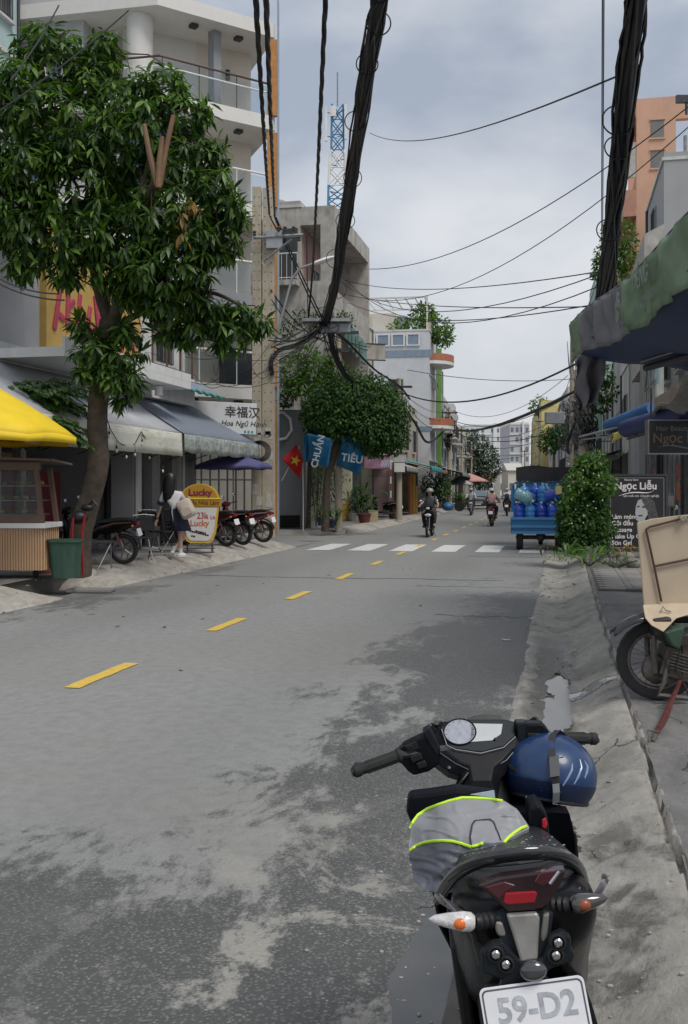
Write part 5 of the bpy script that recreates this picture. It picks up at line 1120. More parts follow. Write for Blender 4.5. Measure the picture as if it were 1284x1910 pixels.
# street lamp arm
e=empty('street_lamp',W(513,640,28.6),0,'street lamp on a curved white arm reaching from the twin poles over the road','street lamp');O_=W(513,640,28.6)
m=MB();m.tube([W(x,y,28.6)-O_ for x,y in[(513,640),(534,560),(545,520),(560,500),(585,492)]],.035,8);m.build('lamp_arm',GAL,e,smooth=True)
m=MB();a,b_=W(583,493,28.6)-O_,W(625,479,28.6)-O_;m.loft([[a.lerp(b_,t)+Vector((0,r*.9*math.cos(k*math.pi/5),r*.55*math.sin(k*math.pi/5)))for k in range(10)]for t,r in((0,.05),(.15,.12),(.6,.14),(1,.07))]);m.build('lamp_head',M['white'],e,smooth=True)
# coil of spare cable on the pole
e=empty('cable_coil',W(482,842,28.4),0,'black coil of spare cable hung on the twin poles','cable coil')
m=MB()
for k in range(6):r=.21+.02*k;m.tube([(r*math.cos(t)+.01*k,-.02*k+.02*math.sin(3*t),r*.95*math.sin(t))for t in[2*math.pi*j/28 for j in range(28)]],.011,5,closed=True)
m.build('coil',M['cable'],e,smooth=True)
def cat(a,b_,sag,n=24):return[a.lerp(b_,i/n)-Vector((0,0,4*sag*(i/n)*(1-i/n)))for i in range(n+1)]
def cable(a,b_,sag,r,label,group='overhead wires crossing the street',n=20):
    m=MB();m.tube(cat(a,b_,sag,n),r,5);o=m.build('overhead_wire',M['cable']);return tag(o,label,'wire',group)
def bundle(name,pts,R0,R1,strands,rs,label,seed=0,coils=(),wig=1.0,cat_='cable bundle'):
    """many loose strands lashed together, with stray coils"""
    e=empty(name,pts[0],0,label,cat_);rg=random.Random(seed);O_=Vector(pts[0]);n=len(pts)-1
    m=MB();m.tube([p-O_ for p in pts],[R0*.8+(R1-R0)*.8*i/n for i in range(n+1)],8);m.build('core',M['cable'],e)
    m=MB()
    for s_ in range(strands):
        ph,fr_,rr=rg.uniform(0,6.28),rg.uniform(-.25,.25),rg.uniform(.75,1.15);P_=[]
        for i,p in enumerate(pts):
            t=(pts[min(i+1,n)]-pts[max(i-1,0)]).normalized();a=t.orthogonal().normalized();b_=t.cross(a);R=(R0+(R1-R0)*i/n)*rr*(1+.25*wig*noise.noise(Vector((i*.6,s_*3.1,seed))))
            q=ph+fr_*i;P_.append(p-O_+(a*math.cos(q)+b_*math.sin(q))*R)
        m.tube(P_,rs*rg.uniform(.7,1.3),4)
    m.build('strands',M['cable'],e)
    for f,r in coils:
        i=int(f*n);t=(pts[min(i+1,n)]-pts[i-1]).normalized();m=MB();c=pts[i]-O_;x=Vector((1,0,0));z=Vector((0,0,1))
        a0=rg.uniform(-.3,.3);c=c+x*rg.uniform(-.5,.5)*r
        m.tube([c+(x*math.cos(q)+(z*math.cos(a0)+Vector((0,1,0))*math.sin(a0))*math.sin(q))*r for q in[2*math.pi*k/28 for k in range(28)]],.008,5,closed=True);m.build('wire_loop',M['cable'],e,smooth=True)
    return e
def path(pts,n=10):
    """smooth curve through points"""
    out=[];Q=[pts[0]]+list(pts)+[pts[-1]]
    for i in range(1,len(Q)-2):
        p0,p1,p2,p3=Q[i-1],Q[i],Q[i+1],Q[i+2]
        for k in range(n):
            t=k/n;out.append(.5*((2*p1)+(p2-p0)*t+(2*p0-5*p1+4*p2-p3)*t*t+(3*p1-p0-3*p2+p3)*t**3))
    out.append(Q[-2]);return out
HUB=W(606,602,29.5)
bundle('cable_bundle',path([W(712,-60,9.2),W(705,10,10.2),W(684,140,12.6),W(661,290,16),W(640,430,20),W(622,540,25),HUB],7),.085,.115,16,.013,'thick black cable bundle swooping down from the top centre to the left pole',1,[(.12,.12),(.22,.13),(.33,.13),(.45,.14),(.56,.15),(.66,.18),(.76,.2),(.85,.22)])
bundle('cable_bundle',path([W(1197,-60,7.6),W(1185,40,8.2),W(1170,150,9.1),W(1155,300,10.6),W(1140,430,12.6),W(1130,530,15.2),W(1118,610,18.5),W(1106,680,23),P(27,.55,4.1)],6),.080,.14,16,.012,'thick black cable bundle running down to the right pole behind the green awning',2,[(.33,.15),(.37,.13),(.52,.15),(.66,.16)])
for k,(x0,x1,y1,Y1)in enumerate([(475,503,400,28.3),(495,513,405,28.3),(609,584,500,28.6)]):
    a,b_=W(x0,-40,8.8 if k<2 else 10),W(x1,y1,Y1);c=cat(a,b_,.12,60);e=empty('twisted_cable',a,0,['leftmost twisted black cable dropping to the twin poles','second twisted black cable from the left dropping to the twin poles','twisted black cable between the twin poles and the thick centre bundle'][k],'cable')
    m=MB()
    for s_ in range(3):m.tube([p-a+Vector((math.cos(i*.9+s_*2.09),0,math.sin(i*.9+s_*2.09)))*.017 for i,p in enumerate(c)],.016,5)
    m.build('strands',M['cable'],e,smooth=True)
# continuation of the cables from the twin pole bracket to the hub and topiary pole
LP2=W(632,610,35.5);upole((LP2.x,35.5,.15),7.2,.13,.09,'concrete pole standing inside the topiary tree',[(6.9,1.4,0),(6.3,1.0,0)])
for i,(a,b_,s_,r)in enumerate([(W(511,400,28.3),W(600,600,30),.1,.022),(W(515,405,28.3),HUB,.05,.022),(W(503,402,28.3),W(540,470,29),.02,.02),(W(584,500,28.6),W(575,600,29.4),.0,.03),(W(572,440,29),W(575,600,29.4),.05,.015),(W(508,560,28.5),HUB,.5,.015),(W(505,540,28.5),W(618,640,31),.3,.02)]):cable(a,b_,s_,r,'short black cable hanging between the twin poles and the topiary pole','cables between the left poles')
e=empty('cable_hub',HUB,0,'tangle of black cables knotted on the pole above the topiary tree','cable tangle');rg=random.Random(5);m=MB()
ends=[W(508,690,28.4),W(510,655,28.4),W(512,640,28.4),W(520,680,28.6),W(655,640,36),W(640,700,33),W(505,620,28.4),W(690,650,40),W(512,665,28.4),W(530,600,29),W(508,700,28.4)]
for k in range(30):
    a=HUB+Vector((rg.uniform(-.25,.25),rg.uniform(-.3,.3),rg.uniform(-.2,.25)));b_=ends[k%11]+Vector((rg.uniform(-.1,.1),0,rg.uniform(-.25,.25)));m.tube([p-HUB for p in cat(a,b_,rg.uniform(.0,.6),12)],rg.choice([.008,.012,.018]),4)
m.build('strands',M['cable'],e)
m=MB()
for k in range(9):
    r=rg.uniform(.12,.3);c=Vector((rg.uniform(-.4,.3),-.2,rg.uniform(-.5,.2)));m.tube([c+Vector((r*math.cos(t),.05*math.sin(2*t),r*math.sin(t)))for t in[2*math.pi*j/20 for j in range(20)]],.01,4,closed=True)
m.build('wire_loop',M['cable'],e)
m=MB();m.box((.05,0,.05),(1.4,.5,.09));m.box((.3,.1,-.15),(.9,.3,.25));m.build('junction_shelf',GAL,e)
bundle('cable_bundle',path([HUB+Vector((.15,0,-.1)),W(622,650,30.3),W(640,695,31.2),W(658,712,33)],6),.10,.06,10,.012,'drooping cable bundle dropping from the tangle into the topiary tree',3)
bundle('cable_bundle',path([W(508,700,28.5),W(506,675,28.5),W(520,655,28.7),W(560,640,29.2),W(600,610,29.6)],6),.05,.06,10,.012,'cable bundle curving from the twin poles up to the tangle',4)
bundle('cable_bundle',path([HUB,W(650,640,33),W(700,690,38),W(745,720,45),W(765,745,47)],6),.03,.03,6,.012,'cables running from the tangle to the next left pole',5)
rgq=random.Random(8)
for i in range(12):
    a=W(rgq.uniform(380,505),rgq.uniform(640,720),rgq.uniform(26,28.5));b_=W(rgq.uniform(500,512),rgq.uniform(640,720),28.4)if i%2 else W(330+i*8,rgq.uniform(660,720),26);cable(a,b_,rgq.uniform(.05,.4),.009,'thin black cable slung in front of the curved block','thin cables before the tall white block')
for i,(x0,y0,x1,y1)in enumerate([(240,20,-20,220),(110,10,20,150),(0,530,120,560),(0,520,110,548)]):cable(W(x0,y0,14),W(x1,y1,12),.05,.011,['long dark cable slanting across the mango crown','thin cable at the top left corner','lower service cable in front of the ochre panel','upper service cable in front of the ochre panel'][i],None)
# poles further down both sides
Lp=[(47,-7.35,6.6,'grey pole with a meter box at the end of the topiary block'),(75,-7.3,7.4,'pole with a dark cable knot before the lime fin house'),(101,-7.3,7.6,'third far pole on the left pavement'),(140,-7.3,7.8,'fourth far pole on the left pavement')]
Rp=[(27,.55,4.6,'leaning right hand pole with the grey cable mass'),(54,.6,9.4,'right pole with a steel platform before the light blue house'),(59,.9,8.2,'right pole just behind the platform pole'),(84,.6,7.5,'far right pole after the platform poles'),(112,.6,9.0,'tallest of the thin far poles on the right'),(136,.6,8.6,'thin far pole second from the road end'),(170,.6,7.8,'thin far pole nearest the road end')]
LT,RT=[],[]
for u,v,h,lab in Lp:
    q=P(u,v,.15);upole(q,h,.15,.10,lab,[(h-.4,1.2,0)]);LT.append(q+Vector((0,0,h-.3)))
for u,v,h,lab in Rp:
    q=P(u,v,.12);upole(q,h,.15,.10,lab,[(h-.3,.9,0)]if u>60 else[],lean=(.05,0));RT.append(q+Vector((0,0,h-.3)))
q=P(47,-7.35,0);m=MB();m.box((q.x,q.y-.25,2.7),(.5,.25,.65));tag(m.build('meter_box',M['white'],bevel=.02),'white meter box on the pole right of the topiary tree','meter box')
m=MB();q=P(54,.6,0);m.box((q.x-.9,q.y-.2,5.25),(.95,.5,.6));tag(m.build('transformer_cabinet',mat('cabinet_grey',(.30,.31,.33),.5,.3),bevel=.02),'grey cabinet mounted on the right platform pole','cabinet')
# grey tangled mass around the right pole
def tangle(c,R,n,label,seed,stretch=(1,1,1),r=.012,mt=None,drop=0):
    rg=random.Random(seed);e=empty('cable_tangle',c,0,label,'cable tangle');m=MB()
    for k in range(n):
        cc=Vector((rg.gauss(0,.3)*R*stretch[0],rg.gauss(0,.3)*R*stretch[1],rg.uniform(-1,1)*R*stretch[2]));rr=rg.uniform(.25,.7)*R;ax=Vector((rg.gauss(0,1),rg.gauss(0,.4),rg.gauss(0,.4))).normalized();a=ax.orthogonal().normalized();b_=ax.cross(a)
        m.tube([cc+(a*math.cos(t)*rr+b_*math.sin(t)*rr*rg.uniform(.9,1.1))for t in[2*math.pi*j/14 for j in range(14)]],r*rg.uniform(.6,1.3),4,closed=True)
    m.build('strands',mt or M['cable'],e);return e
GCB=mat('cable_grey',(.10,.10,.10),.6,var=.4,scale=8)
tangle(P(26.8,.5,3.55),.32,60,'grey and black cable mass wrapped round the right pole',3,(.8,.8,2.0),.014,GCB)
tangle(P(26.6,.75,3.4),.3,34,'black cable skirt on the right of the right pole',13,(.5,.7,2.4),.016)
tangle(P(75,-7.3,5.3),.55,40,'dark cable knot on the pole before the lime fin house',4,(.8,.8,1.3),.022)
tangle(P(54.3,.8,4.9),.7,70,'large grey cable knot under the platform on the right',6,(1.2,.8,1.9),.022,GCB)
tangle(P(59,.6,5.2),.6,40,'second grey knot of cables behind the platform pole',7,(1,.8,1.9),.022,GCB)
# wires: along both sides and across
X='overhead wires crossing the street'
cable(W(690,248,46),W(1150,143,12.3),.55,.014,'highest thin wire sagging across the sky from the concrete building to the right bundle',None)
cable(W(688,502,46),W(1290,195,24),1.0,.016,'wire rising across the sky to the upper right cross arm',None)
cable(W(700,560,46),W(1290,232,24),1.2,.014,'second rising wire just below the one to the cross arm',None)
for i,(y0,y1,sg_)in enumerate([(522,505,.35),(528,508,.9),(516,530,1.2),(548,572,.2),(560,570,.5)]):cable(W(640,y0,42),W(1128-30*(i>2),y1,17),sg_,.011,'thin wire spanning between the concrete building and the right bundle','thin wires high over the street')
a=LT[0];
bundle('cable_bundle',cat(P(75,-7.3,6.0),P(27,.55,4.25),.55,40),.05,.05,7,.014,'heavy sagging bundle crossing the street between the lime fin pole and the right pole',9)
cable(W(745,730,47),W(1095,668,27),.8,.03,'thick wire crossing above the heavy sagging bundle',None)
for i,(x0,y0,Y0,x1,y1,Y1,s_)in enumerate([(760,690,47,1085,705,50,.3),(830,778,75,1050,745,54,1.0),(835,785,75,1050,775,54,1.2),(835,800,75,1045,800,54,.8),(845,765,75,1060,700,54,1.2),(860,830,100,1020,818,84,.6),(860,838,100,1000,845,84,.4),(865,850,110,980,850,110,.4)]):cable(W(x0,y0,Y0),W(x1,y1,Y1),s_,.016+.008*(i%2),'black wire sagging across the far part of the street','wires across the far street')
for lst,lab in((LT,'left'),(RT,'right')):
    for i in range(len(lst)-1):
        for k in range(3):cable(lst[i]+Vector((.2*k-.2,0,-.35*k)),lst[i+1]+Vector((.2*k-.2,0,-.3*k)),.5+.25*k,.016,'black wire strung between the %s hand poles'%lab,'wires along the %s poles'%lab)
bundle('cable_bundle',path([LT[0]+Vector((0,0,-.6)),W(775,790,55),W(800,825,62),W(832,800,74)],8),.05,.06,8,.018,'low looping bundle between the topiary block pole and the knotted pole',10)
for k in range(2):cable(W(1124+3*k,-60,8),W(1122+2*k,520,15),.0,.006,'thin vertical looking wire left of the right cable bundle','thin wires beside the right bundle')
bundle('cable_bundle',path([P(26.8,.55,3.9),P(27.5,.35,3.3),P(30,.2,2.9),P(38,.3,2.9),P(45,.5,3.6),P(53,.6,4.4)],6),.035,.035,5,.012,'black bundle looping from the right pole back to the platform pole',12)
# ================= vegetation
BARK=mat('bark',(.085,.065,.048),.9,var=.35,scale=9,bump=.7,bscale=22,stain=.3,scol=(.05,.04,.03))
CUT=mat('cut_wood',(.19,.11,.06),.7,var=.2)
MANGO=leafmat('mango_leaf',(.022,.058,.014),(.14,.25,.04),.42,.3,.4);MANGOY=leafmat('mango_bright',(.07,.16,.02),(.14,.26,.04),.4,.35);MANGOB=leafmat('mango_bronze',(.22,.13,.03),(.34,.22,.05),.45,.3)
def rosettes(centers,rng,n=13,L=.21,droop=.55,spread=1.0):
    pos,dr,nr,ln=[],[],[],[]
    for c in centers:
        c,ax=c[:3],c[3:]
        a=np.array(ax)/(np.linalg.norm(ax)+1e-9);x=np.cross(a,[0.3,.5,.8]);x/=np.linalg.norm(x);y=np.cross(a,x);k0=rng.uniform(0,6.28);m_=int(n*rng.uniform(.7,1.2))
        for k in range(m_):
            t=k0+k*2.4;f=k/m_;d=(x*math.cos(t)+y*math.sin(t))*(1.0-.35*f)*spread+a*(.15+.5*f)+np.array([0,0,-droop*rng.uniform(.4,1.35)])
            d/=np.linalg.norm(d);pos.append(np.array(c)-a*(.10*(1-f))+d*.02);dr.append(d);nr.append(np.array([0,0,1.0])+a*.4+rng.normal(size=3)*.25);ln.append(L*rng.uniform(.5,1.2)*(1-.25*f))
    return np.array(pos),np.array(dr),np.array(nr),np.array(ln)
TB=Vector(G(146,1046,.24));TY=17.3;TB=W(146,910,TY);TB.z=.22
mt_=empty('mango_tree',TB,0,'leaning mango tree with a big dark green crown over the left pavement','tree')
def tl_(x,y,Y):return W(x,y,Y)-TB
m=MB();m.tube(path([Vector((0,0,-.1)),tl_(152,990,17.2),tl_(172,920,17.1),tl_(184,860,17),tl_(182,780,17),tl_(190,690,17),tl_(206,600,17.05)],5),[.23]*3+[.19]*6+[.175]*8+[.165]*8+[.17]*6,14)
trk=m.build('trunk',BARK,mt_,smooth=True)
for v_ in trk.data.vertices:v_.co+=v_.normal*.014*noise.noise(v_.co*5)
limbs=[([(206,605,17.05),(186,540,17.0),(178,470,16.9),(186,380,17),(190,290,17.1)],.12,.06),([(208,610,17.05),(228,550,16.8),(262,470,16.7),(268,380,16.6),(270,330,16.6)],.12,.07),([(210,615,17),(250,590,17.2),(320,560,17.2),(390,545,17.3),(450,570,17.3)],.07,.025),
         ([(182,500,17),(120,440,16.8),(60,400,16.6)],.06,.03),([(190,300,17),(150,180,17.2),(110,90,17)],.05,.02),([(270,340,16.6),(310,260,16.8),(322,210,16.7)],.05,.03),([(270,340,16.6),(282,280,16.4),(276,240,16.4)],.055,.04),([(268,400,16.6),(284,350,16.0),(296,325,15.7)],.07,.055),
         ([(190,400,17),(210,200,17.3),(230,100,17.3)],.05,.02),([(265,440,16.7),(330,400,16.5),(400,380,16.4)],.045,.02),([(200,640,17),(170,620,16.7),(150,640,16.6)],.03,.015),([(200,660,17),(225,680,16.6),(235,720,16.5)],.025,.012)]
for pts,r0,r1 in limbs:
    m=MB();P_=path([tl_(*q)for q in pts],5);m.tube(P_,[r0+(r1-r0)*i/(len(P_)-1)for i in range(len(P_))],9);m.build('limb',BARK,mt_,smooth=True)
for(x0,y0,x1,y1,Y)in[(294,345,269,232,15.7),(296,350,303,255,15.65),(298,345,324,215,15.7)]:m=MB();m.tube([tl_(x0,y0,Y),tl_((x0+x1)/2-2,(y0+y1)/2,Y),tl_(x1,y1,Y)],[.05,.045,.035],8);m.build('cut_stub',CUT,mt_,smooth=True)
# clumps of the crown: (px, py, depth, radius m, density)
CL=[(110,110,17.2,.75),(60,80,17,.45),(175,150,17.2,.6),(60,200,16.8,.9),(150,240,16.8,.95),(240,180,17,.6),(300,160,17,.55),(345,205,16.8,.55),(250,250,16.6,.8),(60,320,16.8,.95),(150,350,16.6,.9),(240,350,17.2,.8),(330,300,16.8,.8),(390,290,16.8,.5),(400,350,16.6,.6),(420,390,16.6,.42),(60,430,16.6,.8),(20,380,16.6,.7),(150,440,16.5,.75),(235,440,16.5,.8),(310,420,16.5,.8),(370,440,16.6,.65),
      (280,500,16.5,.7),(340,500,16.6,.65),(300,560,16.8,.6),(350,560,17,.5),(255,540,16.6,.5),(200,500,16.6,.5),(110,500,16.6,.45),(50,490,16.6,.4),(400,590,17.2,.42),(445,600,17.2,.45),(480,600,17.3,.30),(430,640,17.2,.28),(360,620,17.1,.36),(30,150,17,.6),(420,450,16.8,.4),(-30,260,16.8,.9),(-40,420,16.8,.8),(200,90,17.3,.4),(320,620,17.0,.3),
      (172,650,16.8,.46),(228,660,16.8,.44),(205,700,16.6,.36),(243,710,16.7,.28),(160,690,16.7,.2),(150,605,16.7,.25),(240,620,16.9,.3),(225,745,16.8,.16)]
rng=np.random.default_rng(12);ro=[];bronz=[]
cen=np.array([list(tl_(210,350,17))])[0]
for(x,y,Y,r)in CL:
    r*=.9
    c=np.array(tl_(x,y,Y));n=int(50*(r/.7)**2)+5
    d=rnd_dirs(n,rng);d[:,2]=d[:,2]*.9+.1;rad=r*rng.uniform(.55,1.08,n)[:,None]
    for p,dd in zip(c+d*rad*np.array([1,1,.88]),d):ro.append(list(p)+list(dd*.8+(p-cen)*.12+np.array([0,0,.25])))
ro=np.array(ro);rng.shuffle(ro);yk=rng.random(len(ro))<(.035+.16*(ro[:,2]>cen[2]+1.6));bz=np.zeros(len(ro),bool)  # paler leaves favour the crown top, putting its brighter light into colour
P_,D_,N_,L_=rosettes(ro[~yk],rng,13,.30,.72)
cam_l=np.array([0,0,H])-np.array(TB);dist=np.linalg.norm(P_-cam_l,axis=1)-2.5*L_;order=np.argsort(dist);near,rest=order[:260],order[260:]
leafobj('foliage',LEAF_LONG,P_[rest],D_[rest],N_[rest],L_[rest],MANGO,parent=mt_,kind='stuff')
pr_=[leafmesh('leaf',LEAF_LONG,np.zeros((1,3)),np.array([[0,1,0]]),np.array([[0,0,1.]]),[1.0],mt__)for mt__ in(MANGO,)]
def orient(d,n):
    y=Vector(d).normalized();x=y.cross(Vector(n)).normalized();z=x.cross(y);return Matrix((x,y,z)).transposed().to_4x4()
for i in near:
    o=bpy.data.objects.new('leaf',pr_[0]);COL.objects.link(o);o.parent=mt_;o.matrix_local=Matrix.Translation(P_[i])@orient(D_[i],N_[i])@Matrix.Scale(float(L_[i]),4)
P2,D2,N2,L2=rosettes(ro[yk],rng,12,.2,.35);leafobj('bright_foliage',LEAF_LONG,P2,D2,N2,L2,MANGOY,parent=mt_,kind='stuff')
bc=[list(tl_(x,y,16.0))+[0,-.3,.4]for x,y in((355,365),(340,395),(362,372),(338,430))];P2,D2,N2,L2=rosettes(np.array(bc),rng,9,.28,1.3,.5);leafobj('bronze_foliage',LEAF_LONG,P2,D2,N2,L2,MANGOB,parent=mt_,kind='stuff')
# twigs joining clump tips to limbs
m=MB();tips=ro[::9]
lp_=[Vector(tl_(*q))for pts,a,b_ in limbs for q in pts]
for t in tips:
    t=Vector(t[:3]);q=min(lp_,key=lambda z:(z-t).length);mid=t.lerp(q,.5)+Vector((0,0,.12));m.tube([t,mid,q],[.006,.011,.016],4)
m.build('twigs',BARK,mt_)['kind']='stuff'
# generic leafy volume
def foliage(par,blobs,n,L,mtl,rng,tpl=LEAF_OVAL,wid=1.0,shell=.75,down=.4,name='foliage',up=.0):
    w=np.array([b[3]**2 for b in blobs]);w=w/w.sum();idx=rng.choice(len(blobs),n,p=w);B=np.array([b[:4]for b in blobs]);S=np.array([b[4]if len(b)>4 else 1 for b in blobs])
    d=rnd_dirs(n,rng);r=B[idx,3]*rng.uniform(shell,1.05,n);nzv=np.array([1+.22*noise.noise(Vector(q*2.3)+Vector((float(k),0,0)))for q,k in zip(d,idx)])
    p=B[idx,:3]+d*(r*nzv)[:,None]*np.stack([np.ones(n),np.ones(n),S[idx]],1)
    dd=d*.6+rng.normal(size=(n,3))*.45+np.array([0,0,-down+up]);nn=d+rng.normal(size=(n,3))*.4+np.array([0,0,.4])
    return leafobj(name,tpl,p,dd,nn,L*rng.uniform(.6,1.25,n),mtl,parent=par,kind='stuff',wid=wid)
def tree(name,base,blobs,n,L,mtl,label,trunk=None,cat='tree',r0=.1,tpl=LEAF_OVAL,down=.4,wid=1.0,seed=1,shell=.7,core=True,up=0):
    e=empty(name,base,0,label,cat);rng=np.random.default_rng(seed);O_=Vector(base)
    bl=[(b[0]-O_.x,b[1]-O_.y,b[2]-O_.z)+tuple(b[3:])for b in blobs]
    if trunk:P_=path([Vector(q)-O_ for q in trunk],5);m=MB();m.tube(P_,[r0*(1-.4*i/(len(P_)-1))for i in range(len(P_))],9);m.build('trunk',BARK,e,smooth=True)
    if trunk:
        m=MB();top=Vector(trunk[-1])-O_
        for b in bl:c=Vector(b[:3]);m.tube([top,top.lerp(c,.5)+Vector((0,0,.1)),c],[r0*.5,r0*.3,r0*.12],5)
        m.build('limbs',BARK,e)
    foliage(e,bl,n,L,mtl,rng,tpl,wid,shell,down,'crown' if trunk else 'foliage',up);return e
DG=leafmat('dense_leaf',(.022,.060,.017),(.080,.17,.030),.55,.25,.25);LG=leafmat('light_leaf',(.055,.12,.022),(.13,.24,.04),.45,.35);MG=leafmat('mid_leaf',(.02,.055,.015),(.07,.15,.03),.45,.25);FGm=leafmat('far_leaf',(.02,.045,.022),(.06,.11,.04),.6,.1)
# rounded topiary tree
YT=35.0;b0=W(607,910,YT);b0.z=.15
bw=lambda x,y,Y,r,s=1:tuple(W(x,y,Y))+(r,s)
tree('topiary_tree',b0,[bw(612,765,35,.95),bw(650,745,35,1.05),bw(690,750,35.2,1.0),bw(720,770,35.2,.85),bw(725,810,35.2,.72),bw(680,790,34.8,.9),bw(630,782,34.8,.8),bw(595,790,34.8,.55),bw(700,820,35.2,.6),bw(585,770,35,.4)],24000,.135,DG,'tree clipped into a dense rounded dome above the blue banners',[b0,W(610,900,YT),W(618,860,YT),W(632,810,YT)],r0=.15,down=.75,seed=3,shell=.5,wid=1.1)
m=MB();pts=path([b0+Vector((.05,.1,0)),W(607,930,YT+.1),W(620,870,YT+.1),W(650,810,YT)],5);m.tube([p for p in pts],.07,7);o=m.build('climbing_stem',BARK,smooth=True);tag(o,'second twisting stem winding beside the topiary trunk','tree stem')
tree('leafy_tree',W(560,985,36.5),[bw(545,690,36.5,.55),bw(590,690,36.5,.6),bw(620,690,36.3,.5),bw(570,660,36.5,.4),bw(605,730,36,.5),bw(555,720,36.3,.4)],2600,.16,LG,'loose light green tree behind the topiary dome',[W(575,985,36.4),W(578,850,36.4),W(580,740,36.4)],r0=.09,seed=5)
tree('balcony_plant',W(530,620,38),[bw(535,615,38,.35),bw(640,600,38.2,.4),bw(590,600,38,.35),bw(560,590,38,.3)],900,.12,MG,'straggling green plants on the concrete building ledge',cat='plant',seed=6)
tree('hanging_plant',W(540,740,36.8),[bw(535,745,36.8,.3),bw(548,725,36.8,.22)],500,.13,DG,'dark pot plant on top of the grey metal wall',cat='plant',seed=7)
# dracaenas and pot plants at the corner
def blades(base,n,L,h,mtl,label,seed,cat='plant',spread=.2,name='potted_plant',arch=.5):
    e=empty(name,base,0,label,cat);rng=np.random.default_rng(seed);m=MB()
    p=rng.normal(size=(n,3))*spread*.5;p[:,2]=rng.uniform(h*.35,h,n);d=rnd_dirs(n,rng);d[:,2]=np.abs(d[:,2])*.6+.1-arch*rng.random(n)
    for k in range(5):a=k*1.3;m.tube([(0,0,0),(spread*.3*math.cos(a),spread*.3*math.sin(a),h*.6),(spread*.5*math.cos(a),spread*.5*math.sin(a),h)],.014,5)
    m.build('stem',BARK,e);leafobj('foliage',LEAF_BLADE,p,d,np.tile([0,0,1.],(n,1))+rng.normal(size=(n,3))*.2,L*rng.uniform(.6,1.2,n),mtl,parent=e,kind='stuff',wid=1.6);return e
blades(G(590,984,.155),170,.45,2.3,DG,'tall dark dracaena left of the topiary trunk',1,spread=.55);blades(G(630,980,.155),110,.42,2.2,MG,'tall dracaena right of the topiary trunk',2,spread=.35)
blades(G(672,972,.155),180,.55,1.5,DG,'dark drooping dracaena in the maroon tub',3,spread=.5,arch=.9);blades(G(625,980,.35),90,.28,.5,LG,'low bushy plant in the terracotta pot',4,spread=.45)
blades(G(602,980,.5),60,.35,.5,MG,'spiky plant in the dark blue pot',5,spread=.25);blades(P(79,-6.6,.16),160,.7,.9,LG,'bright bladed plant in a terracotta pot on the far left kerb',6,spread=.7)
pot(P(79,-6.6,.16),.5,.45,TER,'wide terracotta pot on the far left kerb')
# left foreground pinnate branches beside the mango trunk
e=empty('leafy_shrub',W(40,1000,18.2),0,'light green leafy shrub arching out behind the yellow parasol','shrub');O_=Vector(e.location);rng=np.random.default_rng(9);pos,dr,nr,ln=[],[],[],[];m=MB()
for k in range(120):
    x0,y0=rng.uniform(-20,85),rng.uniform(715,815);Yk=rng.uniform(16.9,18);a=W(x0,y0,Yk);b_=a+Vector((rng.uniform(.35,1.0),rng.uniform(-.3,.2),rng.uniform(-.25,.05)))
    if b_.x>W(196,0,17.2).x:b_.x=W(190,0,17.2).x
    c=path([a,a.lerp(b_,.5)+Vector((0,0,.12)),b_],8);m.tube([p-O_ for p in c],.006,4)
    for i in range(2,len(c),1):
        for s_ in(-1,1):pos.append(list(c[i]-O_));dr.append([.5+.2*rng.normal(),s_*.75,-.35+.1*rng.normal()]);nr.append([0,rng.normal()*.3,1]);ln.append(.16*rng.uniform(.7,1.2))
m.tube([(0,0,-.8),(.0,0,.6),(.3,-.3,1.3)],.04,6);m.build('stem',BARK,e);leafobj('foliage',LEAF_OVAL,pos,dr,nr,ln,LG if False else leafmat('shrub_leaf',(.04,.10,.025),(.09,.19,.04),.4,.3),parent=e,kind='stuff',wid=.85)
# big bush on the right kerb
gb=G(1096,1046,.13);YR=gb.y
tree('kerb_bush',gb,[bw(1096,905,YR,.34),bw(1078,935,YR,.32),bw(1106,930,YR,.34),bw(1070,975,YR-.2,.33),bw(1100,975,YR-.2,.40),bw(1080,1008,YR-.3,.30),bw(1112,960,YR+.1,.28),bw(1090,868,YR,.2),bw(1052,965,YR-.3,.16),bw(1130,985,YR,.22),bw(1124,868,YR,.13),bw(1118,892,YR,.2),bw(1060,1000,YR-.3,.2),bw(1108,1008,YR-.3,.28),bw(1120,925,YR,.18),bw(1052,985,YR-.3,.14),bw(1064,950,YR-.2,.16)],6600,.115,DG,'large dark green bush growing over the planter beside the blue cargo tricycle',[gb,W(1098,1000,YR),W(1096,940,YR)],cat='bush',r0=.05,seed=21,shell=.45)
tree('bush_tips',W(1100,880,YR),[bw(1092,872,YR-.1,.25),bw(1112,858,YR,.2),bw(1070,900,YR-.3,.22),bw(1128,905,YR-.3,.25),bw(1062,925,YR-.4,.12),bw(1048,940,YR-.4,.10)],1100,.10,LG,'lighter young shoots at the top of the dark kerb bush',cat='shoots',seed=22)
fl=rng.normal(size=(22,3))*np.array([.3,.2,.4])+np.array(W(1088,940,YR-.45));m=MB()
for q in fl:m.ball(tuple(q),.018,n=5,k=3)
tag(m.build('blossom',mat('blossom_white',(.55,.55,.45),.6)),'tiny pale blossoms scattered over the kerb bush','flowers',kind='stuff')
blades(G(1100,1055,.13),120,.3,.25,LG,'grassy weeds at the foot of the kerb bush',8,spread=.9,name='weed_tuft',arch=.2);blades(G(1150,1060,.13),90,.16,.15,DG,'low dark ground cover below the salon board',10,spread=.8,name='ground_plant')
blades(G(1160,1050,.13),70,.16,.3,leafmat('orange_leaf',(.35,.13,.02),(.5,.3,.04),.5,.2),'orange yellow leaved plant beneath the salon board',11,spread=.4,name='orange_plant')
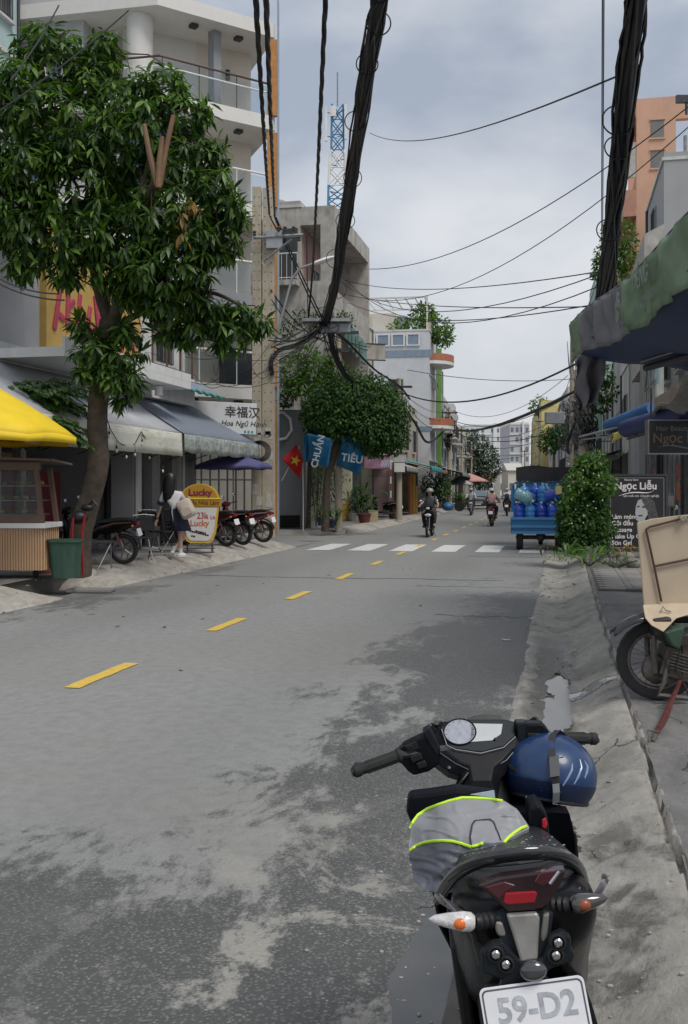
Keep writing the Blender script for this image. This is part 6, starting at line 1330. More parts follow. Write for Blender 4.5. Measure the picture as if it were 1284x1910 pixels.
# rooftop and distant trees
tree('roof_garden',W(740,620,70),[bw(790,590,70,.9),bw(745,615,69,.7),bw(775,615,69,.8),bw(820,615,69,.9),bw(830,630,68.5,.6),bw(800,620,69,.7),bw(795,582,70,.6)],1900,.30,LG,'rooftop garden plants on the white house with rounded balconies',cat='plants',seed=31)
tree('roadside_tree',W(900,925,150),[bw(890,830,150,1.7),bw(905,850,150,1.9),bw(915,870,149,1.6),bw(885,865,150,1.8),bw(900,885,149,1.9),bw(875,845,150,1.2),bw(880,815,150,1.0),bw(895,905,148,1.4)],4200,.42,FGm,'big dark green roadside tree far down the left side',[W(893,928,150),W(895,890,150)],r0=.3,seed=32)
tree('wall_plant',W(1002,775,136),[bw(1008,757,136,1.2),bw(1018,765,136,1.2),bw(1027,762,136,1.0)],900,.42,LG,'bushy plant on the roof above the yellow wall',cat='plant',seed=33)
tree('roadside_tree',W(1032,870,62),[bw(1025,825,62,.65),bw(1040,815,62,.6),bw(1052,810,62,.55),bw(1022,810,62,.4)],1200,.22,DG,'small dark tree tangled in cables behind the platform pole',[W(1035,950,62),W(1034,850,62)],seed=34)
tree('roadside_tree',W(985,925,96),[bw(990,895,96,.9),bw(1000,885,96,.9),bw(980,905,96,.7),bw(1012,895,95,.8)],1200,.28,MG,'green tree left of the tricycle canopy far down the right side',[W(992,945,96),W(992,900,96)],seed=35)
tree('hanging_vine',W(1125,720,32),[bw(1125,700,32,.35),bw(1130,730,32,.35),bw(1122,755,32,.25)],800,.14,MG,'vine hanging under the end of the tarpaulin on the right',cat='vine',seed=36)
tree('rooftop_tree',W(1150,500,40),[bw(1155,440,40,.7),bw(1140,475,40,.6),bw(1125,500,40,.45),bw(1160,480,40,.6),bw(1112,510,40,.25),bw(1150,520,40,.5)],1500,.2,LG,'rooftop tree against the sky behind the right cable bundle',[W(1150,560,40),W(1148,480,40)],r0=.05,seed=37)
tree('street_shrub',W(815,940,66),[bw(805,905,66,.7),bw(820,915,66,.7),bw(825,900,66,.5),bw(810,925,66,.5)],1300,.2,MG,'green shrub behind the front rider on the left pavement',cat='shrub',seed=38)
# ================= motorbikes, tricycle, car, people, street furniture
def wheel_(par,y,r,w,spoke=False,mt=None,x=0,ax=(1,0,0),z=None):
    e=empty('wheel');e.parent=par;z=r if z is None else z;c=(x,y,z)
    m=MB();m.lathe([(r-.085,-w*.3),(r-.04,-w*.5),(r-.012,-w*.42),(r,0),(r-.012,w*.42),(r-.04,w*.5),(r-.085,w*.3)],c,26,0,ax=ax,caps=False);m.build('tyre',M['rubber'],e,smooth=True)
    m=MB();rr=r-.08;m.lathe([(rr,-w*.33),(rr-.012,-w*.28),(rr-.02,0),(rr-.012,w*.28),(rr,w*.33)],c,24,0,ax=ax,caps=False);m.lathe([(.03,-w*.6),(.04,0),(.03,w*.6)],c,12,0,ax=ax)
    q=Vector(ax).to_track_quat('Z','Y')
    if spoke:
        for k in range(28):a=2*math.pi*k/28;m.tube([Vector(c)+q@Vector((.03*math.cos(a+.5),.03*math.sin(a+.5),w*.3*(1 if k%2 else-1))),Vector(c)+q@Vector((rr*math.cos(a),rr*math.sin(a),0))],.0022,3)
    else:
        for k in range(5):a=2*math.pi*k/5;m.tube([Vector(c),Vector(c)+q@Vector((rr*math.cos(a),rr*math.sin(a),0))],[.024,.016],5)
    m.build('rim',mt or M['steel'],e,smooth=True);return e
def ring_(b,w,z0,z1,n=12,p=.6):return[Vector((w*math.copysign(abs(math.cos(t))**p,math.cos(t)),b,(z0+z1)/2+(z1-z0)/2*math.copysign(abs(math.sin(t))**p,math.sin(t))))for t in[2*math.pi*k/n for k in range(n)]]
def bike(name,loc,rz,col,label,scoot=True,plate=True,group='parked motorbikes and scooters',lean=-6,sidec=None,cat_='motorbike',mirrors=True):
    e=empty(name,loc,rz,label,cat_,group);e.rotation_euler=(0,R_(lean),rz);C_=col;r=.285
    wheel_(e,-.62,r,.10);wheel_(e,.62,r,.08)
    m=MB();m.loft([ring_(-.92,.03,.74,.80),ring_(-.8,.085,.68,.83),ring_(-.55,.13,.58,.80),ring_(-.2,.14,.45 if scoot else .55,.76),ring_(.0,.09,.40,.66)]);m.build('rear_body',C_,e,smooth=True,ang=60)
    if sidec:
        for s in(-1,1):m=MB();m.tube([(s*.09,-.82,.79),(s*.135,-.5,.77),(s*.13,-.25,.70)],[.01,.02,.012],6);m.build('side_trim',sidec,e,smooth=True)
    m=MB();m.loft([ring_(-.78,.08,.80,.86),ring_(-.5,.12,.78,.86),ring_(-.2,.12,.75,.82),ring_(.05,.07,.72,.76)]);m.build('seat',mat('seat_vinyl',(.016,.016,.017),.42),e,smooth=True)
    m=MB();m.loft([ring_(.30,.05,.30,.42),ring_(.34,.17 if scoot else .12,.30,.80),ring_(.42,.19 if scoot else .13,.33,.86),ring_(.5,.10,.45,.92)]);m.build('front_shield',C_,e,smooth=True,ang=60)
    m=MB();m.bb((-.12,-.05,.30),(.12,.36,.35));m.build('floorboard',M['black'],e)if scoot else None
    m=MB();m.loft([ring_(.36,.10,.93,1.04),ring_(.46,.13,.90,1.06),ring_(.53,.08,.92,1.02)]);hd=m.build('headlamp_cowl',C_,e,smooth=True)
    m=MB();m.ball((0,.525,.965),.06,sc=(1.2,.5,.7));m.ball((0,.505,.74),.075,sc=(1.5,.35,.75));m.build('headlight',mat('headlight_glass',(.55,.56,.58),.12,coat=.8),e,smooth=True)
    m=MB();m.tube([(-.32,.28,1.02),(-.12,.38,1.0),(.12,.38,1.0),(.32,.28,1.02)],.017,7);m.build('handlebar',M['black'],e)
    if mirrors:
        for s in(-1,1):m=MB();m.tube([(s*.2,.34,1.0),(s*.27,.34,1.16)],.007,5);mm=m.build('mirror',M['black'],e);m=MB();m.ball((s*.28,.345,1.21),.05,sc=(1.1,.3,.75));m.build('mirror_glass',M['chrome'],mm,smooth=True)
    m=MB();m.grid(lambda a,c:Vector(((c-.5)*.11,.62-.32*math.cos(R_(25+125*a)),r+.32*math.sin(R_(25+125*a))-.03*(2*c-1)**2)),10,4);m.build('front_fender',C_,e,smooth=True,solid=.006)
    m=MB();m.grid(lambda a,c:Vector(((c-.5)*.12,-.62-.33*math.cos(R_(15+85*a)),r+.33*math.sin(R_(15+85*a)))),9,3);m.build('rear_fender',M['black'],e,smooth=True,solid=.006)
    m=MB();m.tube([(-.06,.62,r),(-.05,.42,.85)],.016,6);m.tube([(.06,.62,r),(.05,.42,.85)],.016,6);m.build('fork',M['steel'],e)
    m=MB();m.box((0,-.15,.36),(.2,.36,.2),rx=.2);m.lathe([(.06,-.13),(.08,0),(.06,.13)],(0,-.22,.33),12,0,ax=(1,0,0));m.box((-.08,-.45,.3),(.05,.4,.08));m.build('engine',mat('engine_grey',(.16,.16,.165),.45,.6,var=.3),e,bevel=.01)
    m=MB();m.tube([(.12,-.1,.26),(.14,-.4,.28),(.16,-.85,.36)],[.02,.045,.05],9);m.build('exhaust',M['steel']if not scoot else M['black'],e,smooth=True)
    m=MB();m.tube([(-.08,-.6,.32),(-.09,-.5,.66)],.025,7);m.tube([(.08,-.6,.32),(.09,-.5,.66)],.025,7);m.build('shock_absorber',mat('shock_red',(.15,.05,.04),.5),e)
    m=MB();m.box((0,-.915,.76),(.13,.04,.06));m.build('tail_light',mat('red_lens',(.30,.012,.02),.12),e,bevel=.008)
    for s in(-1,1):m=MB();m.ball((s*.12,-.86,.73),.025,sc=(1.4,.8,.8));m.build('turn_signal',mat('amber',(.75,.17,.03),.2),e,smooth=True)
    if plate:m=MB();m.box((0,-.945,.60),(.19,.008,.14),rx=-.3);m.build('number_plate',mat('plate_white',(.8,.8,.82),.35),e,bevel=.003)
    m=MB();m.tube([(-.08,-.05,.28),(-.2,.0,.02)],.01,5);m.tube([(-.12,-.78,.84),(-.1,-.9,.86),(.1,-.9,.86),(.12,-.78,.84)],.011,5);m.build('stand_and_rail',M['dsteel'],e)
    return e
def rearwheel(x,y,el,rz):     # ground point of the rear wheel in the picture -> bike origin
    p=G(x,y,el);return Vector((p.x-math.sin(rz)*.62,p.y+math.cos(rz)*.62,el))
MAR=mat('maroon_paint',(.10,.012,.022),.22,var=.1,coat=.7);BLK=M['gloss'];RDK=mat('bronze_paint',(.13,.05,.03),.35,coat=.4);SIL=mat('silver_paint',(.35,.35,.36),.3,.5,coat=.4)
for x,y,rz,c,lab,tr in[(492,1012,66,MAR,'maroon motorbike with a pale side stripe parked nearest the twin poles',SIL),(454,1017,58,BLK,'dark motorbike parked between the maroon one and the cup shaped sign',SIL),(424,1019,62,mat('wine_black',(.03,.008,.010),.2,coat=.6),'wine black motorbike half hidden behind the cup shaped sign',None),
                             (232,1052,80,BLK,'black motorbike with orange rear reflector parked right of the mango trunk',RDK)]:
    bike('parked_motorbike',rearwheel(x,y,.245,R_(rz)),R_(rz),c,lab,scoot=False,sidec=tr)
p=G(240,1012,.245);bike('parked_motorbike',(p.x,p.y+.6,.245),R_(125),RDK,'dusty bronze motorbike parked deep in the shade before the barred door',scoot=False,sidec=None)
p=G(352,1016,.245);bike('parked_motorbike',(p.x-.6,p.y+1.3,.245),R_(70),mat('grey_paint',(.10,.10,.11),.3,coat=.4),'grey motorbike behind the girl and the chairs',scoot=False)
p=G(716,968,.16);bike('parked_scooter',(p.x,p.y,.16),R_(70),BLK,'dark scooter parked beside the crates at the corner shop',sidec=SIL)
p=G(1212,1112,.13);bike('parked_scooter',(p.x+.95,p.y+.55,.13),R_(95),mat('grey_paint',(.10,.10,.11),.3),'grey scooter mostly hidden behind the cream board on the right',sidec=SIL)
# moving traffic: bikes
HD=lambda u:heading(u)
def ub(x,y):p=G(x,y,0);return p,UV(p)[0]
TR=[]
for x,y,fac,c,lab,tr in[(802,1001,1,BLK,'black scooter with silver nose ridden towards the camera in the near lane',SIL),(918,981,0,MAR,'maroon scooter ridden away by the rider in pink',None),(879,961,1,mat('grey_paint',(.10,.10,.11),.3),'grey scooter coming towards the camera beside the far car',SIL),(946,962,0,BLK,'dark scooter ridden away by the rider with a dark backpack',None),(962,951,0,BLK,'farthest dark scooter before the tricycle',None)]:
    p,u=ub(x,y);rz=(math.pi-HD(u))if fac else-HD(u);p=p+Vector((math.sin(rz),-math.cos(rz),0))*(-.3 if fac==0 else .3)*0
    TR.append((p,rz));bike('ridden_scooter',p,rz,c,lab,group='scooters ridden on the street',lean=0,sidec=tr,cat_='scooter')
# ---------------- people
def skin_(name,J,E,mt,par,sub=2,root=0):
    me=bpy.data.meshes.new(name);me.from_pydata([j[:3]for j in J],E,[]);me.materials.append(mt);o=bpy.data.objects.new(name,me);COL.objects.link(o);o.parent=par
    s=o.modifiers.new('skin','SKIN');s.use_smooth_shade=True;sv=me.skin_vertices[0].data
    for i,j in enumerate(J):sv[i].radius=(j[3],j[4]if len(j)>4 else j[3]);sv[i].use_root=(i==root)
    u=o.modifiers.new('sub','SUBSURF');u.levels=1;u.render_levels=sub;return o
def headparts(e,c,r,fwd,hairm=None,helm=None,back=False,mask=False):
    c=Vector(c);f=Vector(fwd).normalized();s=f.cross(Vector((0,0,1))).normalized()
    for k in(-1,1):m=MB();m.ball(tuple(c+f*r*.88+s*k*r*.36),r*.11,n=8,k=5);m.build('eye',M['hair'],e)
    m=MB();m.ball(tuple(c+f*r*1.0+Vector((0,0,-r*.25))),r*.18,n=8,k=6,sc=(.8,1,1.3));m.build('nose',M['skin'],e,smooth=True)
    m=MB();m.box(tuple(c+f*r*.90+Vector((0,0,-r*.62))),(r*.5,r*.1,r*.1),rz=math.atan2(s.y,s.x));m.build('mouth',mat('lips',(.30,.10,.08),.5),e)
    for k in(-1,1):m=MB();m.ball(tuple(c+s*k*r*.95+Vector((0,0,-r*.15))),r*.2,n=8,k=5,sc=(.5,.8,1.3));m.build('ear',M['skin'],e,smooth=True)
    if helm:
        T=Matrix.Translation(c+Vector((0,0,r*.18)));m=MB();m.lathe([(r*1.30,-r*.15),(r*1.34,.0),(r*1.25,r*.55),(r*.85,r*1.05),(.001,r*1.25)],n=18,M=T,caps=False);m.lathe([(r*1.26,-r*.15),(r*1.3,-r*.15)],n=18,M=T,caps=False);m.build('helmet',helm,e,smooth=True,solid=.006)
        m=MB();m.tube([c+s*r*1.1+Vector((0,0,r*.1)),c+f*r*.2+Vector((0,0,-r*1.15)),c-s*r*1.1+Vector((0,0,r*.1))],r*.07,4);m.build('chin_strap',M['black'],e)
    if hairm:m=MB();m.ball(tuple(c-f*r*.2+Vector((0,0,r*.1))),r*1.06,sc=(1,1,1.05));m.build('hair',hairm,e,smooth=True)
def hand_(e,p,d,mt,r=.03):
    p=Vector(p);d=Vector(d).normalized();s=d.cross(Vector((0,0,1))).normalized();J=[(*p,r,r*.7),(*(p+d*.05),r,r*.6)];E=[(0,1)]
    for k in range(4):
        o=s*(k-1.5)*.018;a=p+d*.07+o;i=len(J);J+=[(*a,.010),(*(a+d*.03+Vector((0,0,-.012))),.009),(*(a+d*(.04+.006*(k%3))+Vector((0,0,-.035))),.008)];E+=[(1,i),(i,i+1),(i+1,i+2)]
    i=len(J);a=p+d*.02+s*.035;J+=[(*a,.012),(*(a+d*.03+Vector((0,0,-.02))),.010)];E+=[(0,i),(i,i+1)]
    return skin_('hand',J,E,mt,e,1)
def rider(loc,rz,label,shirt,pants,helm,hairm=None,pack=None,longs=False,group='scooter riders'):
    e=empty('person',loc,rz,label,'person',group);W_=1.0
    J=[(0,-.22,.90,.11,.10),(0,-.20,1.06,.10,.09),(0,-.14,1.22,.12,.10),(0,-.09,1.36,.055),(0,-.06,1.42,.05),(0,-.04,1.50,.085,.10),(0,-.03,1.58,.07)]
    E=[(0,1),(1,2),(2,3),(3,4),(4,5),(5,6)]
    for s in(-1,1):
        i=len(J);J+=[(s*.17,-.12,1.30,.055),(s*.27,.0,1.12,.042),(s*.31,.22,1.06,.032)];E+=[(2,i),(i,i+1),(i+1,i+2)]
        i=len(J);J+=[(s*.10,-.18,.86,.09),(s*.20,.20,.80,.065),(s*.17,.12,.44,.045),(s*.17,.20,.36,.035),(s*.17,.30,.345,.03)];E+=[(0,i),(i,i+1),(i+1,i+2),(i+2,i+3),(i+3,i+4)]
    skin_('body',J,E,M['skin'],e)
    J2=[(0,-.22,.92,.155,.15),(0,-.20,1.06,.15,.145),(0,-.14,1.22,.17,.165),(0,-.10,1.35,.09)];E2=[(0,1),(1,2),(2,3)]
    for s in(-1,1):i=len(J2);J2+=[(s*.17,-.12,1.30,.072),(s*.24,-.04,1.17,.062)]+([(s*.27,.0,1.12,.055),(s*.31,.20,1.065,.042)]if longs else[]);E2+=[(2,i),(i,i+1)]+([(i+1,i+2),(i+2,i+3)]if longs else[])
    skin_('shirt',J2,E2,shirt,e)
    J3=[(0,-.22,.88,.13,.12)];E3=[]
    for s in(-1,1):i=len(J3);J3+=[(s*.10,-.18,.86,.105),(s*.20,.20,.80,.082),(s*.17,.12,.44,.06)];E3+=[(0,i),(i,i+1),(i+1,i+2)]
    skin_('trousers',J3,E3,pants,e)
    for s in(-1,1):m=MB();m.ball((s*.17,.26,.35),.06,sc=(.75,1.9,.7));m.build('shoe',M['black'],e,smooth=True);hand_(e,(s*.31,.24,1.05),(0,1,-.1),M['skin'])
    headparts(e,(0,-.035,1.51),.095,(0,1,0),hairm,helm)
    if pack:m=MB();m.loft([ring_(-.40,.10,1.0,1.26),ring_(-.36,.14,.96,1.32),ring_(-.26,.14,.95,1.32)]);pk=m.build('backpack',pack,e,smooth=True);m=MB();m.box((0,-.415,1.08),(.17,.03,.12));m.build('pocket',pack,pk,bevel=.01)
    return e
GRT=mat('shirt_grey',(.10,.11,.13),.8,var=.1);PNK=mat('jacket_pink',(.42,.24,.25),.8,var=.2,scale=8);WHS=mat('shirt_white',(.55,.56,.58),.8);DKT=mat('trouser_dark',(.03,.03,.035),.8);HG=mat('helmet_grey',(.30,.31,.32),.35,coat=.4);HW=mat('helmet_white',(.62,.60,.58),.3,coat=.4);HB_=mat('helmet_paleblue',(.30,.40,.52),.3,coat=.4);BPK=mat('pack_navy',(.02,.03,.06),.7)
for k,a in enumerate([(GRT,mat('trouser_grey',(.07,.065,.06),.8),HG,None,None,False,'man in a grey T shirt and grey helmet riding towards the camera'),(PNK,DKT,HW,M['hair'],mat('pack_pink',(.50,.30,.30),.7),True,'rider in a pink jacket and pale helmet seen from behind'),(WHS,DKT,HG,None,None,True,'distant rider in pale clothes coming towards the camera'),(WHS,DKT,HB_,None,BPK,True,'rider with a navy backpack and pale blue helmet seen from behind'),(DKT,DKT,HW,None,None,True,'farthest rider in dark clothes with a white helmet')]):
    p,rz=TR[k];rider(p,rz,a[6],a[0],a[1],a[2],a[3],a[4],a[5])
# girl in school clothes leaning on a chair
GY=20.7;g0=G(332,1038,.245);e=empty('person',g0,0,'girl with long black hair, white shirt and beige backpack leaning on a chair','person')
q=lambda x,y,d=0:tuple(W(x,y,GY+d)-g0)
J=[(*q(333,968),.12,.10),(*q(327,945),.10,.08),(*q(321,925),.12,.085),(*q(319,914,.02),.045),(*q(318,906,.03),.045),(*q(317,897,.05),.085,.09),(*q(317,889,.05),.07)];E=[(0,1),(1,2),(2,3),(3,4),(4,5),(5,6)]
J+=[(*q(306,921),.048),(*q(300,945,.05),.036),(*q(293,967,.12),.026)];E+=[(2,7),(7,8),(8,9)]
J+=[(*q(337,922),.048),(*q(345,938,.15),.036),(*q(350,930,.38),.026)];E+=[(2,10),(10,11),(11,12)]
J+=[(*q(326,974),.085),(*q(346,998,.1),.055),(*q(325,1023,.02),.038),(*q(322,1030,-.02),.033),(*q(318,1034,.05),.03)];E+=[(0,13),(13,14),(14,15),(15,16),(16,17)]
J+=[(*q(341,974),.085),(*q(337,1003,.02),.055),(*q(337,1027,.05),.038),(*q(337,1034,.03),.033),(*q(340,1037,.12),.03)];E+=[(0,18),(18,19),(19,20),(20,21),(21,22)]
skin_('body',J,E,mat('skin_pale',(.55,.36,.27),.5),e)
WSH=mat('blouse_white',(.62,.61,.62),.75,var=.06);TRIM=mat('trim_navy',(.02,.025,.05),.8)
J2=[(*q(331,955),.125,.10),(*q(327,943),.125,.10),(*q(321,925),.14,.10),(*q(319,916),.06),(*q(306,921),.068),(*q(300,938,.03),.062),(*q(337,922),.068),(*q(343,934,.1),.058)];skin_('shirt',J2,[(0,1),(1,2),(2,3),(2,4),(4,5),(2,6),(6,7)],WSH,e)
for a,b_ in(((301,935,.02),(299,941,.04)),((342,932,.09),(345,936,.12))):m=MB();m.tube([q(*a),q(*b_)],.068,10);m.build('sleeve_trim',TRIM,e)
m=MB();c0,c1=Vector(q(330,945)),Vector(q(338,990));m.loft([[c0.lerp(c1,t)+Vector((math.cos(a)*(r+(.014*math.sin(9*a)*t)),math.sin(a)*(r*.8+.012*math.cos(9*a)*t),0))for a in[2*math.pi*k/36 for k in range(36)]]for t,r in((0,.13),(.3,.155),(.7,.18),(1,.20))],caps=False);m.build('skirt',TRIM,e,smooth=True,solid=.006)
m=MB();m.loft([[Vector(q(x,y,-.02))+Vector((w*math.cos(a),w*.75*math.sin(a)-.02,0))for a in[2*math.pi*k/16 for k in range(16)]]for x,y,w in((318,882,.04),(318,886,.10),(317,896,.125),(316,908,.125),(315,920,.12),(314,930,.10),(313,937,.05))]);m.build('hair',M['hair'],e,smooth=True)
headparts(e,q(317,897,.06),.09,(-.2,1,0))
m=MB();O2=Vector(q(347,949,-.16));T=Matrix.Translation(O2)@Matrix.Rotation(R_(-28),4,'Y');m.loft([[T@Vector((x,yy,z))for x,z in rrect(.31*k,.40*k,.08)]for yy,k in((.12,.98),(.0,1),(-.07,.92),(-.10,.7))]);BG=mat('pack_beige',(.55,.46,.38),.7,var=.08,bump=.15,bscale=80);pk=fixn(m.build('backpack',BG,e,smooth=True))
m=MB();m.loft([[T@Vector((x,yy,z-.06))for x,z in rrect(.22*k,.16*k,.04)]for yy,k in((-.09,1),(-.14,.9))]);fixn(m.build('pocket',BG,pk,smooth=True))
for s in(-.09,.09):m=MB();m.tube([T@Vector((s,.1,.18)),T@Vector((s*1.3,.18,.1)),T@Vector((s,.12,-.16))],.018,6);m.build('strap',BG,pk)
m=MB();m.tube([q(323,938,-.1),q(321,955,-.12),q(325,978,-.1),q(333,982,-.1)],.012,5);m.build('loose_strap',WHS,pk)
hand_(e,q(293,968,.12),(-.15,.1,-.6),mat('skin_pale',(.55,.36,.27),.5),.026);hand_(e,q(350,930,.38),(.2,.6,.3),mat('skin_pale',(.55,.36,.27),.5),.026)
for(x,y,d,rz)in((320,1034,-.03,.5),(340,1036,.05,-.6)):
    m=MB();T=Matrix.Translation(q(x,y,d))@Matrix.Rotation(rz,4,'Z')@Matrix.Rotation(-.5 if x<330 else 0,4,'X');m.ball((0,0,.01),.06,sc=(.8,2.0,.75),M=T);sh=m.build('shoe',M['white'],e,smooth=True);m=MB();m.ball((0,0,-.02),.062,sc=(.85,2.0,.3),M=T);m.build('sole',mat('sole_white',(.6,.6,.58),.7),sh,smooth=True)
for(x0,y0,x1,y1,d)in((326,1019,322,1031,.0),(337,1023,337,1033,.04)):m=MB();m.tube([q(x0,y0,d),q(x1,y1,d)],.044,10);m.build('sock',WHS,e,smooth=True)
# cup shaped tea sign
SYp=22.2;s0=W(373,1026,SYp);s0.z=.245;e=empty('cup_sign',s0,R_(4),'yellow and white cup shaped standing sign reading Lucky beside the girl','sign')
K_=SYp/F;cx=373
def cup(nm,px,y0,th,mt,par,bevel=.004):m=MB();m.prism([((x-cx)*K_,(1026-y)*K_)for x,y in px],th,0,Matrix.Translation((0,y0,0))@XZ);return fixn(m.build(nm,mt,par,bevel=bevel))
YL=mat('sign_yellow',(.62,.40,.05),.45,var=.05);OC=mat('sign_ochre',(.45,.24,.015),.5,var=.05);WC=mat('sign_white',(.66,.66,.65),.45);PUR=mat('letter_maroon',(.22,.01,.06),.5);RED=mat('letter_red',(.50,.05,.03),.5);BRN=mat('letter_brown',(.18,.06,.01),.5)
arc=[(373+33*math.cos(t),928-29*math.sin(t))for t in[math.pi*k/16 for k in range(17)]]
dm=cup('sign_dome',[(410,928)]+[(373+37*math.cos(t),928-30*math.sin(t))for t in[math.pi*k/18 for k in range(1,18)]]+[(336,928)],.06,.12,YL,e);cup('dome_face',arc,-.062,.008,OC,dm,0)
bp_=cup('cup_body',[(337,940),(409,940),(403,990),(398,1004),(390,1009),(356,1009),(348,1004),(343,990)],.06,.12,YL,e);cup('cup_face',[(341,943),(405,943),(399,988),(394,1000),(388,1004),(358,1004),(352,1000),(347,988)],-.062,.008,WC,bp_,0)
bn=cup('band',[(334,926),(413,926),(413,940),(334,940)],.075,.15,OC,e)
cup('band_light',[(334,924.5),(413,924.5),(413,926.5),(334,926.5)],-.076,.012,mat('neon_yellow',(.9,.75,.1),.4),bn,0);
def ct(s_,x,y,h,mt,o_=-.072,off=.02,sx=1,par=None):text('lettering',s_,h*K_,mt,par or e,((x-cx)*K_,o_,(1026-y)*K_),off=off,sx=sx)
ct('Lucky',374,915,17,PUR,sx=1.1,par=dm,off=.04);ct('Trà Sữa Nhà Làm',372,933.5,10.5,BRN,-.080,par=bn);ct('23k',378,958,17,RED,par=bp_,sx=.8);ct('1 Lít',394,961,9,RED,par=bp_);ct('Lucky',373,972,15,mat('letter_orange',(.60,.16,.05),.5),par=bp_,off=.03)
for k in range(16):m=MB();m.ball(((356+(k*37%33)-cx)*K_,-.073,(1026-986-(k*23%11))*K_),.026,n=7,k=4,sc=(1,.2,.8));m.build('tapioca_pearl',M['black']if k%3 else BRN,bp_)
m=MB()
for x in(350,396):m.tube([((x-cx)*K_,0,(1026-1009)*K_),((x-cx)*K_,0,.02)],.018,6);m.tube([((x-cx)*K_,-.28,.02),((x-cx)*K_,.28,.02)],.018,6)
m.tube([((345-cx)*K_,-.28,.02),((401-cx)*K_,-.28,.02)],.018,6);m.tube([((345-cx)*K_,0,.09),((401-cx)*K_,0,.09)],.014,6);m.build('stand',M['dsteel'],e)
# folding chairs
def chair(loc,rz,label):
    e=empty('folding_chair',loc,rz,label,'chair','folding chairs on the left pavement');t=.011
    m=MB();m.box((0,.22,.72),(.40,.025,.28),rx=.12);m.build('backrest',M['black'],e,bevel=.01);m=MB();m.box((0,0,.45),(.40,.38,.035));m.build('seat',mat('seat_vinyl',(.016,.016,.017),.42),e,bevel=.012)
    for s in(-1,1):m=MB();m.tube([(s*.21,.26,.88),(s*.21,.16,.45),(s*.21,-.22,.0)],t,6);m.build('leg',M['dsteel']if s<0 else M['steel'],e);m=MB();m.tube([(s*.19,-.18,.45),(s*.19,.24,.0)],t,6);m.build('leg',M['steel'],e)
    m=MB();m.tube([(-.21,.26,.88),(0,.27,.90),(.21,.26,.88)],t,6);m.tube([(-.21,-.2,.03),(.21,-.2,.03)],t*.8,5);m.tube([(-.19,.22,.03),(.19,.22,.03)],t*.8,5);m.build('cross_tube',M['steel'],e);return e
c0=chair(G(262,1046,.245),R_(205),'folding chair nearest the black motorbike, back towards the road');i=0
for(x,y,rz,lab)in[(302,1030,150,'folding chair under the hand of the girl'),(278,1024,20,'folding chair behind the front row, facing the shop'),(318,1016,200,'folding chair just behind the girl'),(246,1020,100,'folding chair in the shade behind the black motorbike')]:
    c=copy_tree(c0,None,lab);c.location=G(x,y,.245);c.rotation_euler=(0,0,R_(rz))
e=empty('side_table',G(185,1062,.245),.3,'small tubular table with one splayed leg between the green bin and the black motorbike','table');m=MB();m.box((0,0,.48),(.5,.35,.02));m.build('table_top',M['dsteel'],e)
for a,b_ in(((-.2,-.12,.47),(-.22,-.14,0)),((.2,-.12,.47),(-.05,-.3,0)),((.2,.12,.47),(.22,.14,0)),((-.2,.12,.47),(-.22,.14,0))):m=MB();m.tube([a,b_],.014,6);m.build('leg',M['steel'],e)
# green bin with red handles sticking out
gb_=G(123,1077,.245);e=empty('plastic_bin',gb_,0,'dark green plastic bin standing before the mango trunk','bin');GBM=mat('bin_green',(.025,.075,.05),.5,var=.15,stain=.35,scol=(.12,.15,.12))
m=MB();m.loft([[Vector((x*s_,y*s_*.9,z))for x,y in rrect(.44,.42,.08,4)]for z,s_ in((0,.86),(.55,1.06),(.56,1.18),(.60,1.18),(.60,1.08),(.5,1.0),(.1,.86))]);fixn(m.build('bin_body',GBM,e,smooth=True,ang=35))
e=empty('red_barrow',(gb_.x+.05,gb_.y+.55,.245),0,'red tubular barrow handles with a dark bag behind the green bin','barrow');m=MB();m.tube([(-.1,0,0),(-.1,0,.7),(-.08,0,.92)],.024,6);m.tube([(.08,0,0),(.06,.0,.7),(.12,.0,.98)],.024,6);m.build('handle',mat('red_enamel',(.25,.015,.02),.35),e);m=MB();m.ball((-.02,.1,.92),.14,sc=(1.2,.8,.8));m.ball((.12,.12,1.08),.09,sc=(1.3,.8,.7));m.tube([(.1,.1,1.05),(.22,.1,1.2),(.28,.1,1.12)],.03,6);m.build('bag',M['black'],e,smooth=True)
q_=G(86,1068,.245);pot(q_,.17,.25,mat('pot_rose',(.25,.06,.07),.6),'rose coloured plastic tub between the food cart and the green bin');m=MB();m.lathe([(.12,.25),(.17,.27),(.18,.5),(.17,.52),(0,.5)],q_,14);tag(m.build('lidded_pail',mat('pail_green',(.10,.16,.03),.4,var=.2),smooth=True),'olive green pail standing in the rose tub','pail')
# glass food cart
q_=G(78,1080,.245);e=empty('food_cart',q_,R_(-3),'glass fronted food cart on a ribbed tan base under the yellow parasol','food cart');BRW=mat('cart_brown',(.13,.08,.06),.5,var=.1)
m=MB();m.bb((-1.7,.05,.13),(0,.75,.78));m.build('base_box',mat('cart_tan_dark',(.30,.17,.09),.6),e);rib=None
for k in range(40):
    if rib is None:m=MB();m.tube([(0,0,.13),(0,0,.775)],.019,6);rib=o=m.build('rib',mat('cart_tan',(.52,.33,.19),.5,var=.06),e)
    else:o=rib.copy();COL.objects.link(o);o.parent=e
    o.location=(-.02-.042*k,.04,0)
for k in range(8):o=rib.copy();COL.objects.link(o);o.parent=e;o.location=(.012,.08+.09*k,0)
m=MB();m.bb((-1.75,-.03,.78),(.06,.8,.86));m.build('counter',M['white'],e,bevel=.008)
m=MB();
for a,b_ in(((0,.02,.86),(-.12,.1,1.72)),((-1.6,.02,.86),(-1.6,.1,1.72)),((0,.7,.86),(-.12,.7,1.72))):m.tube([a,b_],.05,4)
m.bb((-1.65,-.01,.86),(.03,.07,.98));m.bb((-1.65,.06,1.68),(-.06,.16,1.8));m.build('cart_frame',BRW,e)
